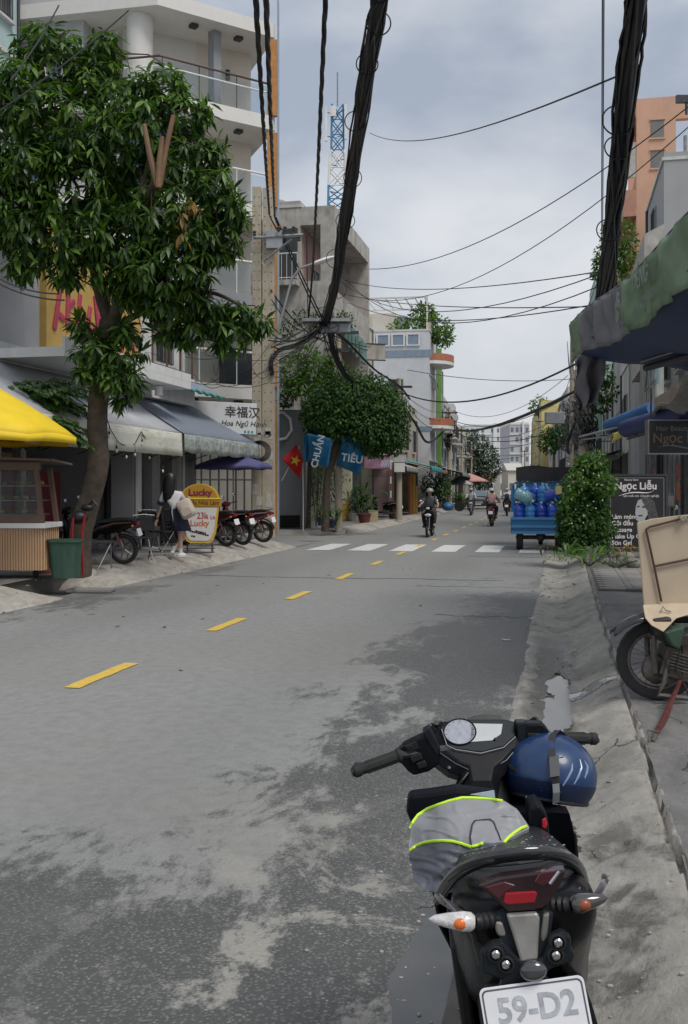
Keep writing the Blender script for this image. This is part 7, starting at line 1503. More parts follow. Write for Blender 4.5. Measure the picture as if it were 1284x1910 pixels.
m=MB();m.quad((-.03,.03,.98),(-1.6,.03,.98),(-1.6,.1,1.68),(-.12,.1,1.68));m.build('glass_pane',mat('cart_glass',(.10,.12,.12),.05,var=.1,alpha=.22),e,solid=.006)
for z,c in((.98,'food_a'),(1.2,'food_b'),(1.43,'food_c')):
    m=MB();m.bb((-1.6,.14,z),(-.1,.66,z+.015));sh=m.build('shelf',M['steel'],e);rg=random.Random(int(z*100))
    for k in range(12):m=MB();m.ball((-.18-.115*k,.28+.2*rg.random(),z+.05),rg.uniform(.035,.06),sc=(1.1,1,.8),n=8,k=5);m.build('food_item',mat(c+str(k%3),[(.35,.20,.07),(.10,.14,.08),(.45,.38,.25)][k%3],.6,var=.35,scale=15),sh,smooth=True)
m=MB();m.box((-.75,.4,1.84),(1.9,.95,.03),rx=-.05,ry=.03);m.build('cart_roof',mat('cart_roof_brown',(.16,.11,.09),.5),e)
for x in(-.2,-1.5):m=MB();m.lathe([(.02,-.03),(.06,-.03),(.06,.03),(.02,.03)],(x,.3,.06),12,0,ax=(1,0,0));m.build('castor',M['rubber'],e)
m=MB();m.tube([(-.0,-1.0,0),(.0,-1.0,3.2)],.1,8);o=m.build('mint_post',mat('mint_post',(.30,.55,.48),.5));o.location=W(-4,1000,17);o.location.z=.24;tag(o,'mint green post at the left edge behind the yellow parasol','post')
# blue cargo tricycle with water bottles
tp=G(1009,1027,0);TB_=mat('truck_blue',(.02,.14,.32),.45,var=.12,scale=3,stain=.3,scol=(.03,.06,.10));e=empty('cargo_tricycle',(tp.x,tp.y,0),-TH*.9,'blue cargo tricycle with an open bed and dark canopy parked past the crosswalk','cargo tricycle')
for x in(-.5,.42):wheel_(e,.35,.30,.16,mt=M['dsteel'],x=x)
wheel_(e,2.6,.28,.12)
m=MB();m.bb((-.68,0,.52),(.68,1.9,.60));m.build('bed_floor',TB_,e)
tg=empty('tailgate');tg.parent=e;m=MB();m.bb((-.68,-.04,.40),(.68,0,.80));m.build('gate_sheet',TB_,tg)
for z in(.43,.58,.77):m=MB();m.bb((-.70,-.075,z-.03),(.70,-.042,z+.03));m.build('gate_rib',mat('truck_blue_light',(.05,.22,.42),.45,var=.1),tg)
for x in(-.68,.68):m=MB();m.bb((x-.03,0,.42),(x+.03,1.9,.80));m.build('side_board',TB_,e);m=MB();m.tube([(x,.0,.92),(x,.0,1.5)],.022,6);m.tube([(x,.02,1.55),(x,1.88,1.55)],.022,6);m.tube([(x,1.88,.9),(x,1.88,1.62)],.022,6);m.tube([(x,.95,.9),(x,.95,1.55)],.018,6);m.build('side_rail',TB_,e)
m=MB();m.bb((-.45,1.93,.92),(.5,1.97,1.62));m.bb((-.66,1.93,1.60),(.66,1.97,1.66));m.tube([(-.66,1.95,1.1),(-.6,1.95,1.55),(-.4,1.95,1.62)],.022,6);m.build('cab_back',mat('truck_blue_light',(.05,.22,.42),.45),e)
m=MB();m.grid(lambda a,c:Vector((-.62+1.4*a,1.9+1.3*c,2.02+.05*math.sin(a*5)-.06*c)),10,6);m.bb((-.62,1.86,1.68),(.80,1.89,2.03));m.build('canopy',mat('canopy_black',(.022,.022,.025),.7,var=.3),e,solid=.01)
m=MB();m.tube([(-.55,3.1,.6),(-.55,3.1,2.0)],.02,6);m.tube([(.6,3.1,.6),(.6,3.1,2.0)],.02,6);m.tube([(0,2.6,.3),(0,2.45,1.1)],.03,6);m.tube([(-.35,2.3,1.1),(.35,2.3,1.1)],.02,6);m.box((0,2.1,.7),(.35,.6,.25));m.build('front_frame',M['dsteel'],e)
m=MB();m.tube([(-.5,.35,.3),(.42,.35,.3)],.05,8);m.ball((0,.35,.32),.12);m.bb((-.3,.0,.40),(-.24,1.9,.5));m.bb((.24,0,.40),(.3,1.9,.5));m.build('axle',M['dsteel'],e)
m=MB();m.box((.42,-.05,1.45),(.14,.03,.2));m.build('paper_notice',mat('notice_yellow',(.6,.5,.15),.6),e)
BOT=[mat('bottle_%d'%k,c,.12,var=.2,scale=5,trans=.25,coat=.3)for k,c in enumerate([(.03,.12,.68),(.07,.34,.78),(.025,.08,.55),(.25,.50,.56)])]
def bottle(mt):
    m=MB();pr=[(.0,0),(.12,0),(.135,.03),(.135,.10),(.125,.12),(.135,.14),(.135,.20),(.125,.22),(.135,.24),(.135,.31),(.10,.38),(.035,.42),(.03,.46),(0,.46)];m.lathe(pr,n=16);me=m.build('water_bottle',mt,None,smooth=True,ang=60);cp=MB();cp.lathe([(.034,.44),(.034,.48),(0,.48)],n=10);c=cp.build('cap',mat('cap_pale',(.5,.6,.75),.4),me);return me
protos=[bottle(b_)for b_ in BOT];used=set();ordn='first second third fourth fifth'.split();TMX=Matrix.Translation((tp.x,tp.y,0))@Matrix.Rotation(-TH*.9,4,'Z')@Matrix.Scale(1.1,4);e.scale=(1.1,1.1,1.1)
BL_=[((-.52+.265*k,.16,.60),(0,0,0),[0,1,2,0,2][k],'%s upright bottle from the left in the rear row of the tricycle'%ordn[k])for k in range(5)]+[((-.52+.265*k,.46,.60),(0,0,0),[2,0,1,2,0][k],'%s bottle from the left in the second row of the tricycle'%ordn[k])for k in range(5)]+[((-.45+.27*k,.80,.60),(0,0,0),k%3,'%s bottle from the left in the third row of the tricycle'%ordn[k])for k in range(4)]
BL_+=[((-.40+.27*k,.62+.1*(k%2),1.04),(0,0,0),[1,0,3,2][k],'%s upright bottle of the upper tier on the tricycle'%ordn[k])for k in range(4)]
BL_+=[((-.58,.10,1.30),(R_(10),R_(118),0),3,'pale aqua empty bottle lying slanted on top at the left'),((.10,.16,1.20),(R_(80),0,R_(95)),2,'dark blue bottle lying across the top'),((.05,.5,1.05),(0,0,0),1,'upright lighter bottle standing higher in the middle'),((.35,.55,1.12),(R_(85),0,R_(60)),0,'blue bottle lying on the second row at the right'),((-.25,.55,1.16),(R_(80),0,R_(-20)),3,'second pale aqua bottle lying behind the slanted one')]
for loc,rot,k,lab in BL_:
    o=protos[k]if k not in used else copy_tree(protos[k]);used.add(k);o.matrix_world=TMX@Matrix.Translation(loc)@Matrix.Rotation(rot[2],4,'Z')@Matrix.Rotation(rot[1],4,'Y')@Matrix.Rotation(rot[0],4,'X');o.location.z+=.10;tag(o,lab,'water bottle','blue water bottles on the tricycle')
# dark car coming towards us
cp_=G(893,949,0);e=empty('car',(cp_.x,cp_.y,0),math.pi-HD(78),'dark grey car driving towards the camera far down the street','car');m=MB();CG=mat('car_dark',(.03,.032,.036),.25,coat=.8)
def cr(y,w,z0,z1):return ring_(y,w,z0,z1,16,.35)
m.loft([cr(2.1,.70,.35,.72),cr(2.0,.82,.25,.82),cr(1.2,.86,.22,.95),cr(-1.8,.86,.22,1.0),cr(-2.1,.78,.35,.95)]);m.build('body',CG,e,smooth=True);m=MB();m.loft([cr(1.15,.76,.85,.97),cr(.35,.66,.9,1.42),cr(-1.1,.66,.9,1.45),cr(-1.8,.74,.9,1.0)]);m.build('cabin',CG,e,smooth=True)
m=MB();m.add([(-.66,1.12,1.0),(.66,1.12,1.0),(.56,.42,1.40),(-.56,.42,1.40)],[(0,1,2,3)]);m.build('windscreen',mat('windscreen',(.12,.15,.18),.1,coat=.8),e,solid=.02)
for s in(-1,1):m=MB();m.ball((s*.62,2.02,.68),.13,sc=(1.3,.5,.6));m.build('headlight',mat('headlight_glass',(.55,.56,.58),.12),e,smooth=True);wheel_(e,1.3,.31,.2,x=s*.72);wheel_(e,-1.3,.31,.2,x=s*.72);m=MB();m.ball((s*.98,.9,1.0),.1,sc=(1,.5,.7));m.build('mirror',CG,e,smooth=True)
m=MB();m.bb((-.4,2.08,.45),(.4,2.13,.62));m.build('grille',M['chrome'],e);m=MB();m.bb((-.24,2.135,.35),(.24,2.15,.44));m.build('number_plate',M['white'],e)
# old cargo motorbike at the right edge with the cream board
ob=W(1226,1000,7.3);ob.z=.13;e=empty('cargo_motorbike',ob,0,'old worn cargo motorbike with spoked wheel and red stand at the right edge','motorbike');RST=mat('rust_red',(.10,.022,.02),.6,.2,var=.4,scale=15);OLD=mat('worn_black',(.03,.028,.026),.5,.3,var=.4,scale=12,bump=.2,bscale=60,stain=.4,scol=(.12,.08,.05))
GRM=mat('grimy_steel',(.13,.115,.10),.55,.5,var=.35,scale=15,bump=.3,bscale=80);PX=7.3/F;o_=lambda x,y,d=0:Vector(((x-1226)*PX,d,ZY(y,7.3)-.13))
wheel_(e,0,.285,.075,True,GRM,ax=(.28,1,0));m=MB();m.tube([o_(1214,1182,-.07),o_(1216,1252,-.07)],.022,8);m.tube([o_(1214,1182,.1),o_(1216,1252,.08)],.022,8);m.tube([o_(1220,1150,.06),o_(1214,1190,0)],.03,8);m.build('fork',GRM,e,smooth=True)
m=MB();m.lathe([(.10,-.05),(.11,0),(.07,.05)],o_(1226,1248),16,0,ax=(.28,-1,0));m.build('brake_drum',GRM,e,smooth=True)
m=MB();m.grid(lambda a,c:o_(1141,1174).lerp(o_(1222,1146),a)+Vector((0,(c-.5)*.14-.02,.05*math.sin(math.pi*a)-.055*(2*c-1)**2*(.7+.3*a))),12,7);m.build('fender',mat('fender_black',(.012,.012,.014),.2,coat=.6),e,smooth=True,solid=.006)
m=MB();m.box(o_(1258,1235),(.22,.2,.2),ry=.3);m.lathe([(.06,-.12),(.085,0),(.06,.05)],o_(1250,1262),14,0,ax=(0,-1,0));m.box(o_(1290,1220),(.2,.22,.3));m.tube([o_(1240,1225,-.1),o_(1228,1270,-.12),o_(1218,1290,-.12),o_(1275,1296,-.12)],.018,7);m.build('engine',GRM,e,bevel=.012)
for k in range(6):m=MB();m.box(o_(1262,1216+k*6,-.02),(.18,.22,.008),ry=.3);m.build('cooling_fin',GRM,e)
m=MB();m.tube([o_(1228,1160),o_(1262,1200),o_(1300,1270)],.022,8);m.tube([o_(1222,1160,.12),o_(1300,1160,.12)],.025,8);m.tube([o_(1250,1150),o_(1290,1260)],.016,6);m.tube([o_(1235,1155,-.1),o_(1262,1190,-.12),o_(1250,1240,-.14),o_(1275,1290,-.12)],.007,5);m.tube([o_(1232,1170,-.1),o_(1225,1210,-.12),o_(1240,1250,-.13)],.006,5);m.build('frame_and_hoses',OLD,e,smooth=True)
m=MB();m.loft([[o_(x,y,d)for x,y in((1206,1150),(1240,1146),(1244,1185),(1210,1182))]for d in(-.16,.12)]);fixn(m.build('lamp_housing',OLD,e,bevel=.015));m=MB();m.loft([[o_(x,y,d)for x,y in((1222,1172),(1262,1160),(1252,1205),(1238,1198))]for d in(-.2,-.05)]);fixn(m.build('green_bag',mat('bag_green',(.035,.08,.05),.6,var=.3,bump=.3),e,bevel=.015))
V_=lambda x,y,Y:W(x,y,Y)-ob
m=MB();m.tube([o_(1262,1262,-.1),V_(1256,1300,6.95),V_(1240,1340,6.5),V_(1222,1370,6.2)],[.014,.017,.024,.016],8);m.build('kick_stand',RST,e,smooth=True);m=MB();m.tube([V_(1222,1370,6.2),V_(1216,1385,6.1)],.02,7);m.tube([V_(1208,1362,6.15),V_(1213,1386,6.08),V_(1230,1386,6.08)],.005,5);m.tube([V_(1208,1362,6.15),V_(1232,1366,6.2)],.005,5);m.build('stand_foot',GRM,e)
m=MB();m.box(o_(1300,1190,.1),(.5,.5,.06));m.lathe([(.2,-.04),(.285,-.04),(.285,.04),(.2,.04)],(1.35,.2,.285),22,0,ax=(.2,1,0));m.build('rear_carrier',OLD,e)
# cream board resting on it
CRB=mat('cream_board',(.52,.42,.30),.7,var=.12,scale=3,stain=.6,scol=(.33,.24,.16),bump=.05);bo=W(1190,1130,7.35);e=empty('cream_board',bo,0,'cream coloured board with a brown bent frame propped on the cargo motorbike','board');w_=lambda x,y,d=0:W(x,y,7.35+d)-bo
m=MB();pl_=[(1189,975),(1215,968),(1262,962),(1380,950),(1385,1130),(1300,1128),(1202,1131),(1196,1060)];n=len(pl_);m.add([w_(x,y,.0)for x,y in pl_]+[w_(x,y,.0)+Vector((0,.02,0))for x,y in pl_],[tuple(range(n)),tuple(range(2*n-1,n-1,-1))]+[((i+1)%n,i,n+i,n+(i+1)%n)for i in range(n)]);fixn(m.build('upper_panel',CRB,e,bevel=.006))
m=MB();pl_=[(1200,1128),(1300,1122),(1385,1118),(1380,1155),(1290,1145),(1262,1153),(1238,1178),(1216,1166),(1204,1152)];n=len(pl_);F_=[w_(x,y,-(y-1125)*.006)for x,y in pl_];m.add(F_+[p+Vector((0,.012,-.006))for p in F_],[tuple(range(n)),tuple(range(2*n-1,n-1,-1))]+[((i+1)%n,i,n+i,n+(i+1)%n)for i in range(n)]);fixn(m.build('lower_flap',CRB,e,bevel=.003))
BRF=mat('brown_rod',(.075,.032,.025),.55,var=.2)
m=MB();m.tube([w_(x,y,-.02)for x,y in[(1234,1122),(1222,1063),(1207,995),(1205,988),(1212,983),(1262,970),(1380,945)]],.0085,8);m.tube([w_(x,y,-.02)for x,y in[(1222,1056),(1290,1042),(1380,1028)]],.0085,8);m.build('bent_rod',BRF,e,smooth=True)
m=MB();m.tube([w_(1233,1141,-.12),w_(1237,1131,-.1),w_(1242,1138,-.12),w_(1252,1141,-.12)],.006,5);m.tube([w_(1268,962,-.03),w_(1274,972,-.04),w_(1280,965,-.04)],.016,6);m.build('rope_tie',mat('rope',(.30,.27,.22),.8),e)
# ================= the black scooter in the foreground (leaning on its side stand)
SC=Vector((.466,1.87,0));PHI,LEAN=R_(-3.4),R_(-8)
MSC=Matrix.Translation(SC)@Matrix.Rotation(PHI,4,'Z')@Matrix.Rotation(LEAN,4,'Y')
MI=MSC.inverted()
def ray(x,y):
    o=MI@Vector((0,0,H));d=(MI.to_3x3()@Vector(((x-642)/F,1,-(y-910)/F)));return o,d
def qs(x,y,b):                      # sight line of a photo pixel met with the plane b metres ahead of the number plate
    o,d=ray(x,y);return o+d*((b-o.y)/d.y)
def qp(x,y,p0,n,off=0):
    o,d=ray(x,y);return o+d*((p0+n*off-o).dot(n)/d.dot(n))
sc=empty('parked_scooter');sc.matrix_world=MSC
tag(sc,'black scooter with white number plate parked in the foreground on the wet gutter','scooter','parked motorbikes and scooters')
GL,BK,RB,CH,DS=M['gloss'],M['black'],M['rubber'],M['chrome'],M['dsteel']
PLAS=mat('satin_black',(.005,.006,.009),.45,var=.3,scale=18,bump=.06,bscale=300,spec=.16,stain=.12,scol=(.045,.042,.038))
GREYP=mat('dark_grey_plastic',(.014,.018,.022),.4,var=.25,scale=25,bump=.1,bscale=300,spec=.16)
SILV=mat('silver_plastic',(.30,.29,.27),.38,.55,var=.25,scale=14,bump=.05)
REDL=mat('red_lens',(.11,.006,.010),.12,var=.2,coat=.6);REDD=mat('dark_red_lens',(.016,.003,.005),.12,var=.3,coat=.6)
def poly_b(name,px,b,th,mt,par=sc,bevel=.003,smooth=False):
    m=MB();f=[qs(x,y,(b(x,y)if callable(b)else b))for x,y in px];g2=[p+Vector((0,th,0))for p in f];n=len(f)
    m.add(f+g2,[tuple(range(n)),tuple(range(2*n-1,n-1,-1))]+[((i+1)%n,i,n+i,n+(i+1)%n)for i in range(n)])
    o=m.build(name,mt,par,bevel=bevel,smooth=smooth);return fixn(o)
def sect(b,pts):                     # symmetric ring from right-half outline (a, z) top to bottom
    r=[Vector((a,b,z))for a,z in pts];l=[Vector((-a,b,z))for a,z in reversed(pts)];return r+l
# wheels
def scwheel(name,b,r,w,n=28):
    m=MB();m.lathe([(r-.07,-w*.35),(r-.03,-w*.5),(r-.008,-w*.36),(r,0),(r-.008,w*.36),(r-.03,w*.5),(r-.07,w*.35)],(0,b,r),n,0,ax=(1,0,0),caps=False)
    for k in range(n):
        a=2*math.pi*k/n;c=Vector((0,b+math.sin(a)*(r-.002),r+math.cos(a)*(r-.002)))
        m.box(c,(w*.5,.012,.006),0,rx=-a)
    t=m.build('tyre',RB,None,smooth=True)
    m=MB();m.lathe([(r-.075,-w*.38),(r-.062,-w*.3),(r-.085,0),(r-.062,w*.3),(r-.075,w*.38)],(0,b,r),n,0,ax=(1,0,0),caps=False)
    m.lathe([(.03,-w*.5),(.035,0),(.03,w*.5)],(0,b,r),14,0,ax=(1,0,0))
    for k in range(5):
        a=2*math.pi*k/5;m.box((0,b+math.sin(a)*r*.42,r+math.cos(a)*r*.42),(.02,.03,r*.62),0,rx=-a)
    rim=m.build('rim',DS,None,smooth=True)
    e=empty(name);e.parent=sc;t.parent=e;rim.parent=e;return e
scwheel('wheel',.10,.27,.10);scwheel('wheel',1.22,.26,.09)
# body shell, tail to floor
m=MB()
S=[(.045,[(.0,.872),(.07,.870),(.108,.862),(.128,.846),(.10,.815),(.05,.785),(0,.78)]),
     (.09,[(.0,.885),(.08,.882),(.128,.870),(.150,.846),(.135,.79),(.08,.745),(0,.735)]),
     (.16,[(.0,.88),(.08,.878),(.135,.868),(.162,.83),(.14,.75),(.09,.68),(0,.66)]),
     (.28,[(.0,.86),(.08,.856),(.135,.845),(.168,.80),(.15,.68),(.10,.56),(0,.54)]),
     (.42,[(.0,.84),(.08,.836),(.13,.81),(.168,.75),(.16,.60),(.12,.46),(0,.44)]),
     (.58,[(.0,.82),(.07,.816),(.12,.79),(.165,.70),(.180,.54),(.16,.38),(0,.36)]),
     (.72,[(.0,.70),(.06,.69),(.10,.66),(.14,.56),(.165,.45),(.16,.34),(0,.33)]),
     (.80,[(.0,.48),(.06,.48),(.10,.47),(.14,.44),(.16,.40),(.15,.34),(0,.33)])]
m.loft([sect(b,[(a*.93,z)for a,z in p])for b,p in S]);fixn(m.build('body_shell',GL,sc,smooth=True,ang=60,sub=1))
# side cowl tips with a red tinted edge
for s in(-1,1):
    m=MB();m.tube([(s*.12,.055,.862),(s*.145,.09,.868),(s*.163,.15,.858),(s*.172,.22,.84)],[.004,.007,.008,.005],6)
    m.build('cowl_edge',REDD,sc,smooth=True)
# seat
m=MB();ST_=[(.12,.06,.85,.885),(.15,.095,.845,.898),(.20,.112,.84,.906),(.28,.12,.835,.895),(.36,.122,.82,.868),(.46,.12,.80,.845),(.56,.112,.785,.83),(.66,.09,.77,.82),(.74,.06,.76,.80)]
rr=[]
for b,w,z0,z1 in ST_:
    rr.append([Vector((w*math.copysign(abs(math.cos(t))**.5,math.cos(t)),b,(z0+z1)/2+(z1-z0)/2*math.copysign(abs(math.sin(t))**.7,math.sin(t))))for t in[2*math.pi*k/20 for k in range(20)]])
m.loft(rr);seat=fixn(m.build('seat',mat('seat_vinyl',(.016,.016,.017),.42,var=.3,scale=30,bump=.25,bscale=120),sc,smooth=True,ang=70,sub=1))
m=MB();m.tube([(-.10,.24,.895),(-.08,.18,.903),(-.04,.165,.906),(0,.16,.907),(.04,.165,.906),(.08,.18,.903),(.10,.24,.895)],.0025,5);m.build('seam',GREYP,seat)
# raised pillion rim behind the seat
m=MB();pts=[tuple(qs(x,y,b))for x,y,b in[(812,1682,.34),(828,1652,.26),(848,1626,.19),(882,1606,.13),(935,1592,.095),(1000,1586,.095),(1046,1588,.13),(1072,1604,.19),(1085,1628,.26),(1090,1650,.34)]]
m.loft([[Vector(p)+Vector((x*(.5 if abs(p[0])>.1 else .35)*(1 if p[0]>0 else-1),-abs(x)*.4+(0 if x else 0),z))for x,z in[(.0,.013),(.02,.010),(.026,0),(.018,-.014),(-.01,-.018),(-.024,-.008),(-.02,.008)]]for p in pts])
fixn(m.build('grab_rail',mat('rail_gloss',(.02,.021,.023),.12,var=.3,coat=.8),sc,smooth=True,ang=80,sub=1))
# tail lamp
tl=poly_b('tail_lamp',[(892,1652),(935,1637),(1000,1628),(1058,1623),(1046,1652),(1022,1690),(1012,1697),(948,1702),(925,1680)],.035,.03,REDD,bevel=.004)
poly_b('lens',[(942,1666),(998,1663),(1003,1667),(998,1684),(946,1688),(939,1683)],.030,.01,REDL,tl,.002)
poly_b('lens',[(1008,1628),(1040,1624),(1026,1648),(1012,1652),(996,1645)],.030,.01,mat('red_lens_dim',(.06,.006,.012),.1,coat=.6),tl,.002)
poly_b('lens',[(905,1655),(940,1645),(962,1652),(945,1664),(930,1678)],.031,.01,mat('red_lens_dim',(.06,.006,.012),.1),tl,.002)
m=MB();m.tube([qs(1043,1625,.028),qs(1026,1648,.028)],.0035,6);m.build('lens_highlight',M['chrome'],tl)  # bright strip imitating a highlight along the lens edge
# rear mudguard: silver centre tongue between dark ribs
poly_b('mudguard',[(915,1708),(940,1700),(1015,1697),(1033,1703),(1028,1745),(1012,1800),(968,1806),(940,1770)],lambda x,y:.045-(y-1700)*.0002,.05,GREYP)
poly_b('mudguard_tongue',[(944,1706),(1002,1702),(1008,1712),(1006,1750),(1004,1792),(972,1797),(955,1740)],lambda x,y:.032-(y-1700)*.0002,.012,SILV,bevel=.005)
poly_b('mudguard_rib',[(1014,1706),(1026,1704),(1022,1745),(1010,1778),(1008,1745)],.034,.012,SILV,bevel=.004)
poly_b('mudguard_rib',[(921,1716),(938,1722),(956,1772),(968,1800),(946,1772),(926,1740)],.036,.012,SILV,bevel=.004)
# number plate bracket
br=poly_b('plate_bracket',[(898,1776),(918,1760),(938,1757),(952,1774),(972,1793),(1012,1790),(1028,1748),(1048,1737),(1066,1748),(1066,1768),(1073,1778),(1070,1795),(1030,1808),(1018,1818),(1030,1845),(930,1850),(938,1828),(900,1817)],.012,.022,GREYP,bevel=.005)
for x,y in[(925,1779),(944,1798),(1041,1757),(1037,1781)]:
    m=MB();m.lathe([(.0165,0),(.0165,.003),(.012,.004),(.011,0)],qs(x,y,.012),12,0,ax=(0,-1,.1));m.build('bolt_recess',BK,br)
    m=MB();m.lathe([(.008,0),(.008,.006),(.005,.009),(.0,.009)],qs(x,y,.010),10,0,ax=(0,-1,.1));m.build('bolt',CH,br,smooth=True)
m=MB();c=qs(995,1811,.0);m.ball(c,.026,sc=(1,.5,.72),n=20,k=10);m.build('reflector',mat('smoked_dome',(.05,.05,.055),.14,coat=.9),br,smooth=True)
# number plate
pc=qs(1004,1912,-.012);pl=empty('number_plate',pc);pl.parent=sc;pl.rotation_euler=(R_(-14),R_(-1.5),0)
m=MB();m.prism(rrect(.194,.148,.012),.003,0,XZ);m.build('plate_blank',mat('plate_white',(.80,.80,.82),.35,var=.05,scale=40,stain=.3,scol=(.5,.5,.52),streak=1),pl,bevel=.0008)
m=MB();n=24
o_,i_=rrect(.186,.140,.010),rrect(.180,.134,.008)
m.add([(x,-.0035,z)for x,z in o_]+[(x,-.0035,z)for x,z in i_],[(k,(k+1)%n,n+(k+1)%n,n+k)for k in range(n)])
m.build('plate_border',mat('plate_ink',(.10,.10,.13),.5,var=.2),pl)
INK=mat('plate_faded_ink',(.42,.44,.47),.5,var=.35,scale=30)
text('lettering','59-D2',.060,INK,pl,(.004,-.0038,.030),ext=.0006,off=.022,sx=.95)
text('lettering','9',.060,INK,pl,(.062,-.0038,-.034),ext=.0006,off=.022,sx=.95)
# turn signals
def signal(name,tip,root,b,lens):
    p0,p1=qs(*tip,b),qs(*root,b);d=p1-p0;L=d.length;e=empty(name);e.parent=sc
    m=MB();ax=d.normalized();m.lathe([(.001,0),(.008,L*.12),(.0135,L*.4),(.0185,L*.75),(.0175,L*.92),(.012,L)],p0,16,0,ax=ax,M=None)
    m.build('lens',lens,e,smooth=True)
    m=MB();m.ball(p0+d*.68+Vector((0,-.010,0)),.0115,n=10,k=8,sc=(1.3,1,1));m.build('bulb',mat('amber',(.75,.17,.03),.2,var=.3)if lens is CLR else mat('amber_dim',(.25,.07,.03),.3),e,smooth=True)
    m=MB();q=p1
    m.lathe([(.012,0)]+[(.0125+(.003 if k%2 else 0),.004+k*.006)for k in range(7)]+[(.013,.05)],q,12,0,ax=(ax+Vector((0,.5,0))).normalized());m.build('stalk',BK,e,smooth=True)
CLR=mat('clear_lens',(.62,.60,.58),.08,var=.25,scale=60,coat=.8,bump=.25,bscale=220)
signal('turn_signal',(800,1714),(886,1720),.03,CLR)
signal('turn_signal',(1134,1674),(1066,1688),.05,mat('dim_lens',(.06,.055,.055),.1,coat=.8))  # darker copy of the clear lens; its edge-on dimness is in the colour
# leg shield, floor, front apron, fender
m=MB()
for b,w,z0,z1 in[]:pass
m.loft([[Vector((a*k_,.74+.06*(1-(a/.2)**2),z))for a in(-.2,-.17,-.1,0,.1,.17,.2)]+[Vector((a*k_,.80+.10*(1-(a/.2)**2),z))for a in(.2,.17,.1,0,-.1,-.17,-.2)]for z,k_ in((.28,.62),(.5,.72),(.65,.85),(.76,.92),(.80,.9))])
fixn(m.build('leg_shield',PLAS,sc,smooth=True,ang=50))
poly_b('leg_shield_wing',[(762,1482),(800,1478),(852,1470),(930,1480),(935,1580),(800,1610),(776,1560),(758,1515)],.70,.05,PLAS,bevel=.012)
m=MB();m.bb((-.15,.48,.28),(.14,1.0,.33));m.bb((-.165,.52,.33),(-.13,.80,.60));m.build('floorboard',BK,sc,bevel=.01)
m=MB();m.loft([[Vector((a*k,bb,z))for a,bb in((-.2,.86),(-.12,1.0),(0,1.06),(.12,1.0),(.2,.86))]for z,k in((.36,.7),(.5,.95),(.7,1),(.84,.6),(.9,.3))],caps=False,wrap=False)
m.build('front_apron',GL,sc,smooth=True,solid=.01)
m=MB();m.grid(lambda a,c:Vector(((c-.5)*.13,1.22-.29*math.cos(R_(20+150*a)),.26+.29*math.sin(R_(20+150*a))-.05*(2*c-1)**2)),14,6);m.build('front_fender',GL,sc,smooth=True,solid=.006)
m=MB();m.tube([(-.07,1.2,.28),(-.06,1.05,.62),(0,.98,.8)],.016,8);m.tube([(.07,1.2,.28),(.06,1.05,.62),(0,.98,.8)],.016,8);m.build('fork',DS,sc,smooth=True)
# engine, exhaust, stand, shock
m=MB();m.box((-.08,.28,.3),(.10,.46,.16),rx=.1);m.box((0,.42,.34),(.2,.16,.16));m.lathe([(.07,0),(.08,.03),(.05,.05)],(-.13,.12,.27),16,0,ax=(-1,0,0));m.build('engine',DS,sc,bevel=.02)
m=MB();m.tube([(-.10,.02,.36),(-.11,.08,.60)],.025,10);m.tube([(-.10+0,.03,.4),(-.108,.07,.56)],.034,10);m.build('shock_absorber',DS,sc)
m=MB();m.tube([(.04,.46,.25),(.10,.38,.24),(.13,.2,.27)],.018,8);m.tube([(.13,.25,.27),(.145,-.05,.33),(.15,-.15,.35)],[.04,.052,.045],12);ex=m.build('exhaust',BK,sc,smooth=True)
m=MB();m.tube([(.19,.24,.40),(.205,.0,.44),(.205,-.12,.45)],[.03,.042,.03],8);m.build('heat_shield',PLAS,ex,smooth=True)
m=MB();m.tube([(-.12,.45,.25),(-.25,.5,.0)],.011,8);m.build('side_stand',DS,sc)
# body lower side: the dark flank seen left of the plate
m=MB();m.loft([[Vector((a,b,z))for a,z in((-.06,.68),(-.10,.64),(-.12,.5),(-.11,.36),(-.06,.34))]for b in(.12,.25,.4,.6)],caps=True);fixn(m.build('side_panel',PLAS,sc,smooth=True,bevel=.01))
m=MB();m.loft([[Vector((-a,b,z))for a,z in((-.06,.68),(-.10,.64),(-.12,.5),(-.11,.36),(-.06,.34))]for b in(.12,.25,.4,.6)],caps=True);fixn(m.build('side_panel',PLAS,sc,smooth=True,bevel=.01))
m=MB();m.grid(lambda a,c:Vector(((c-.5)*.15,.06-.30*math.cos(R_(35+80*a))+.02,.27+.31*math.sin(R_(35+80*a)))),10,4);m.build('rear_hugger',BK,sc,smooth=True,solid=.006)
# ---- handlebar group, turned a little left
SG=R_(10);e1=Vector((math.cos(SG),math.sin(SG),0));hn=Vector((math.sin(SG),-math.cos(SG),0));tau=R_(42)
NN=(hn*math.cos(tau)+Vector((0,0,1))*math.sin(tau)).normalized()
HB=qs(893,1390,.93)
hb=empty('handlebar');hb.parent=sc
def poly_h(name,px,off,th,mt,bevel=.003,par=None):
    m=MB();f=[qp(x,y,HB,NN,off)for x,y in px];g2=[p-NN*th for p in f];n=len(f)
    m.add(f+g2,[tuple(range(n)),tuple(range(2*n-1,n-1,-1))]+[((i+1)%n,i,n+i,n+(i+1)%n)for i in range(n)])
    return fixn(m.build(name,mt,par or hb,bevel=bevel,bseg=3))
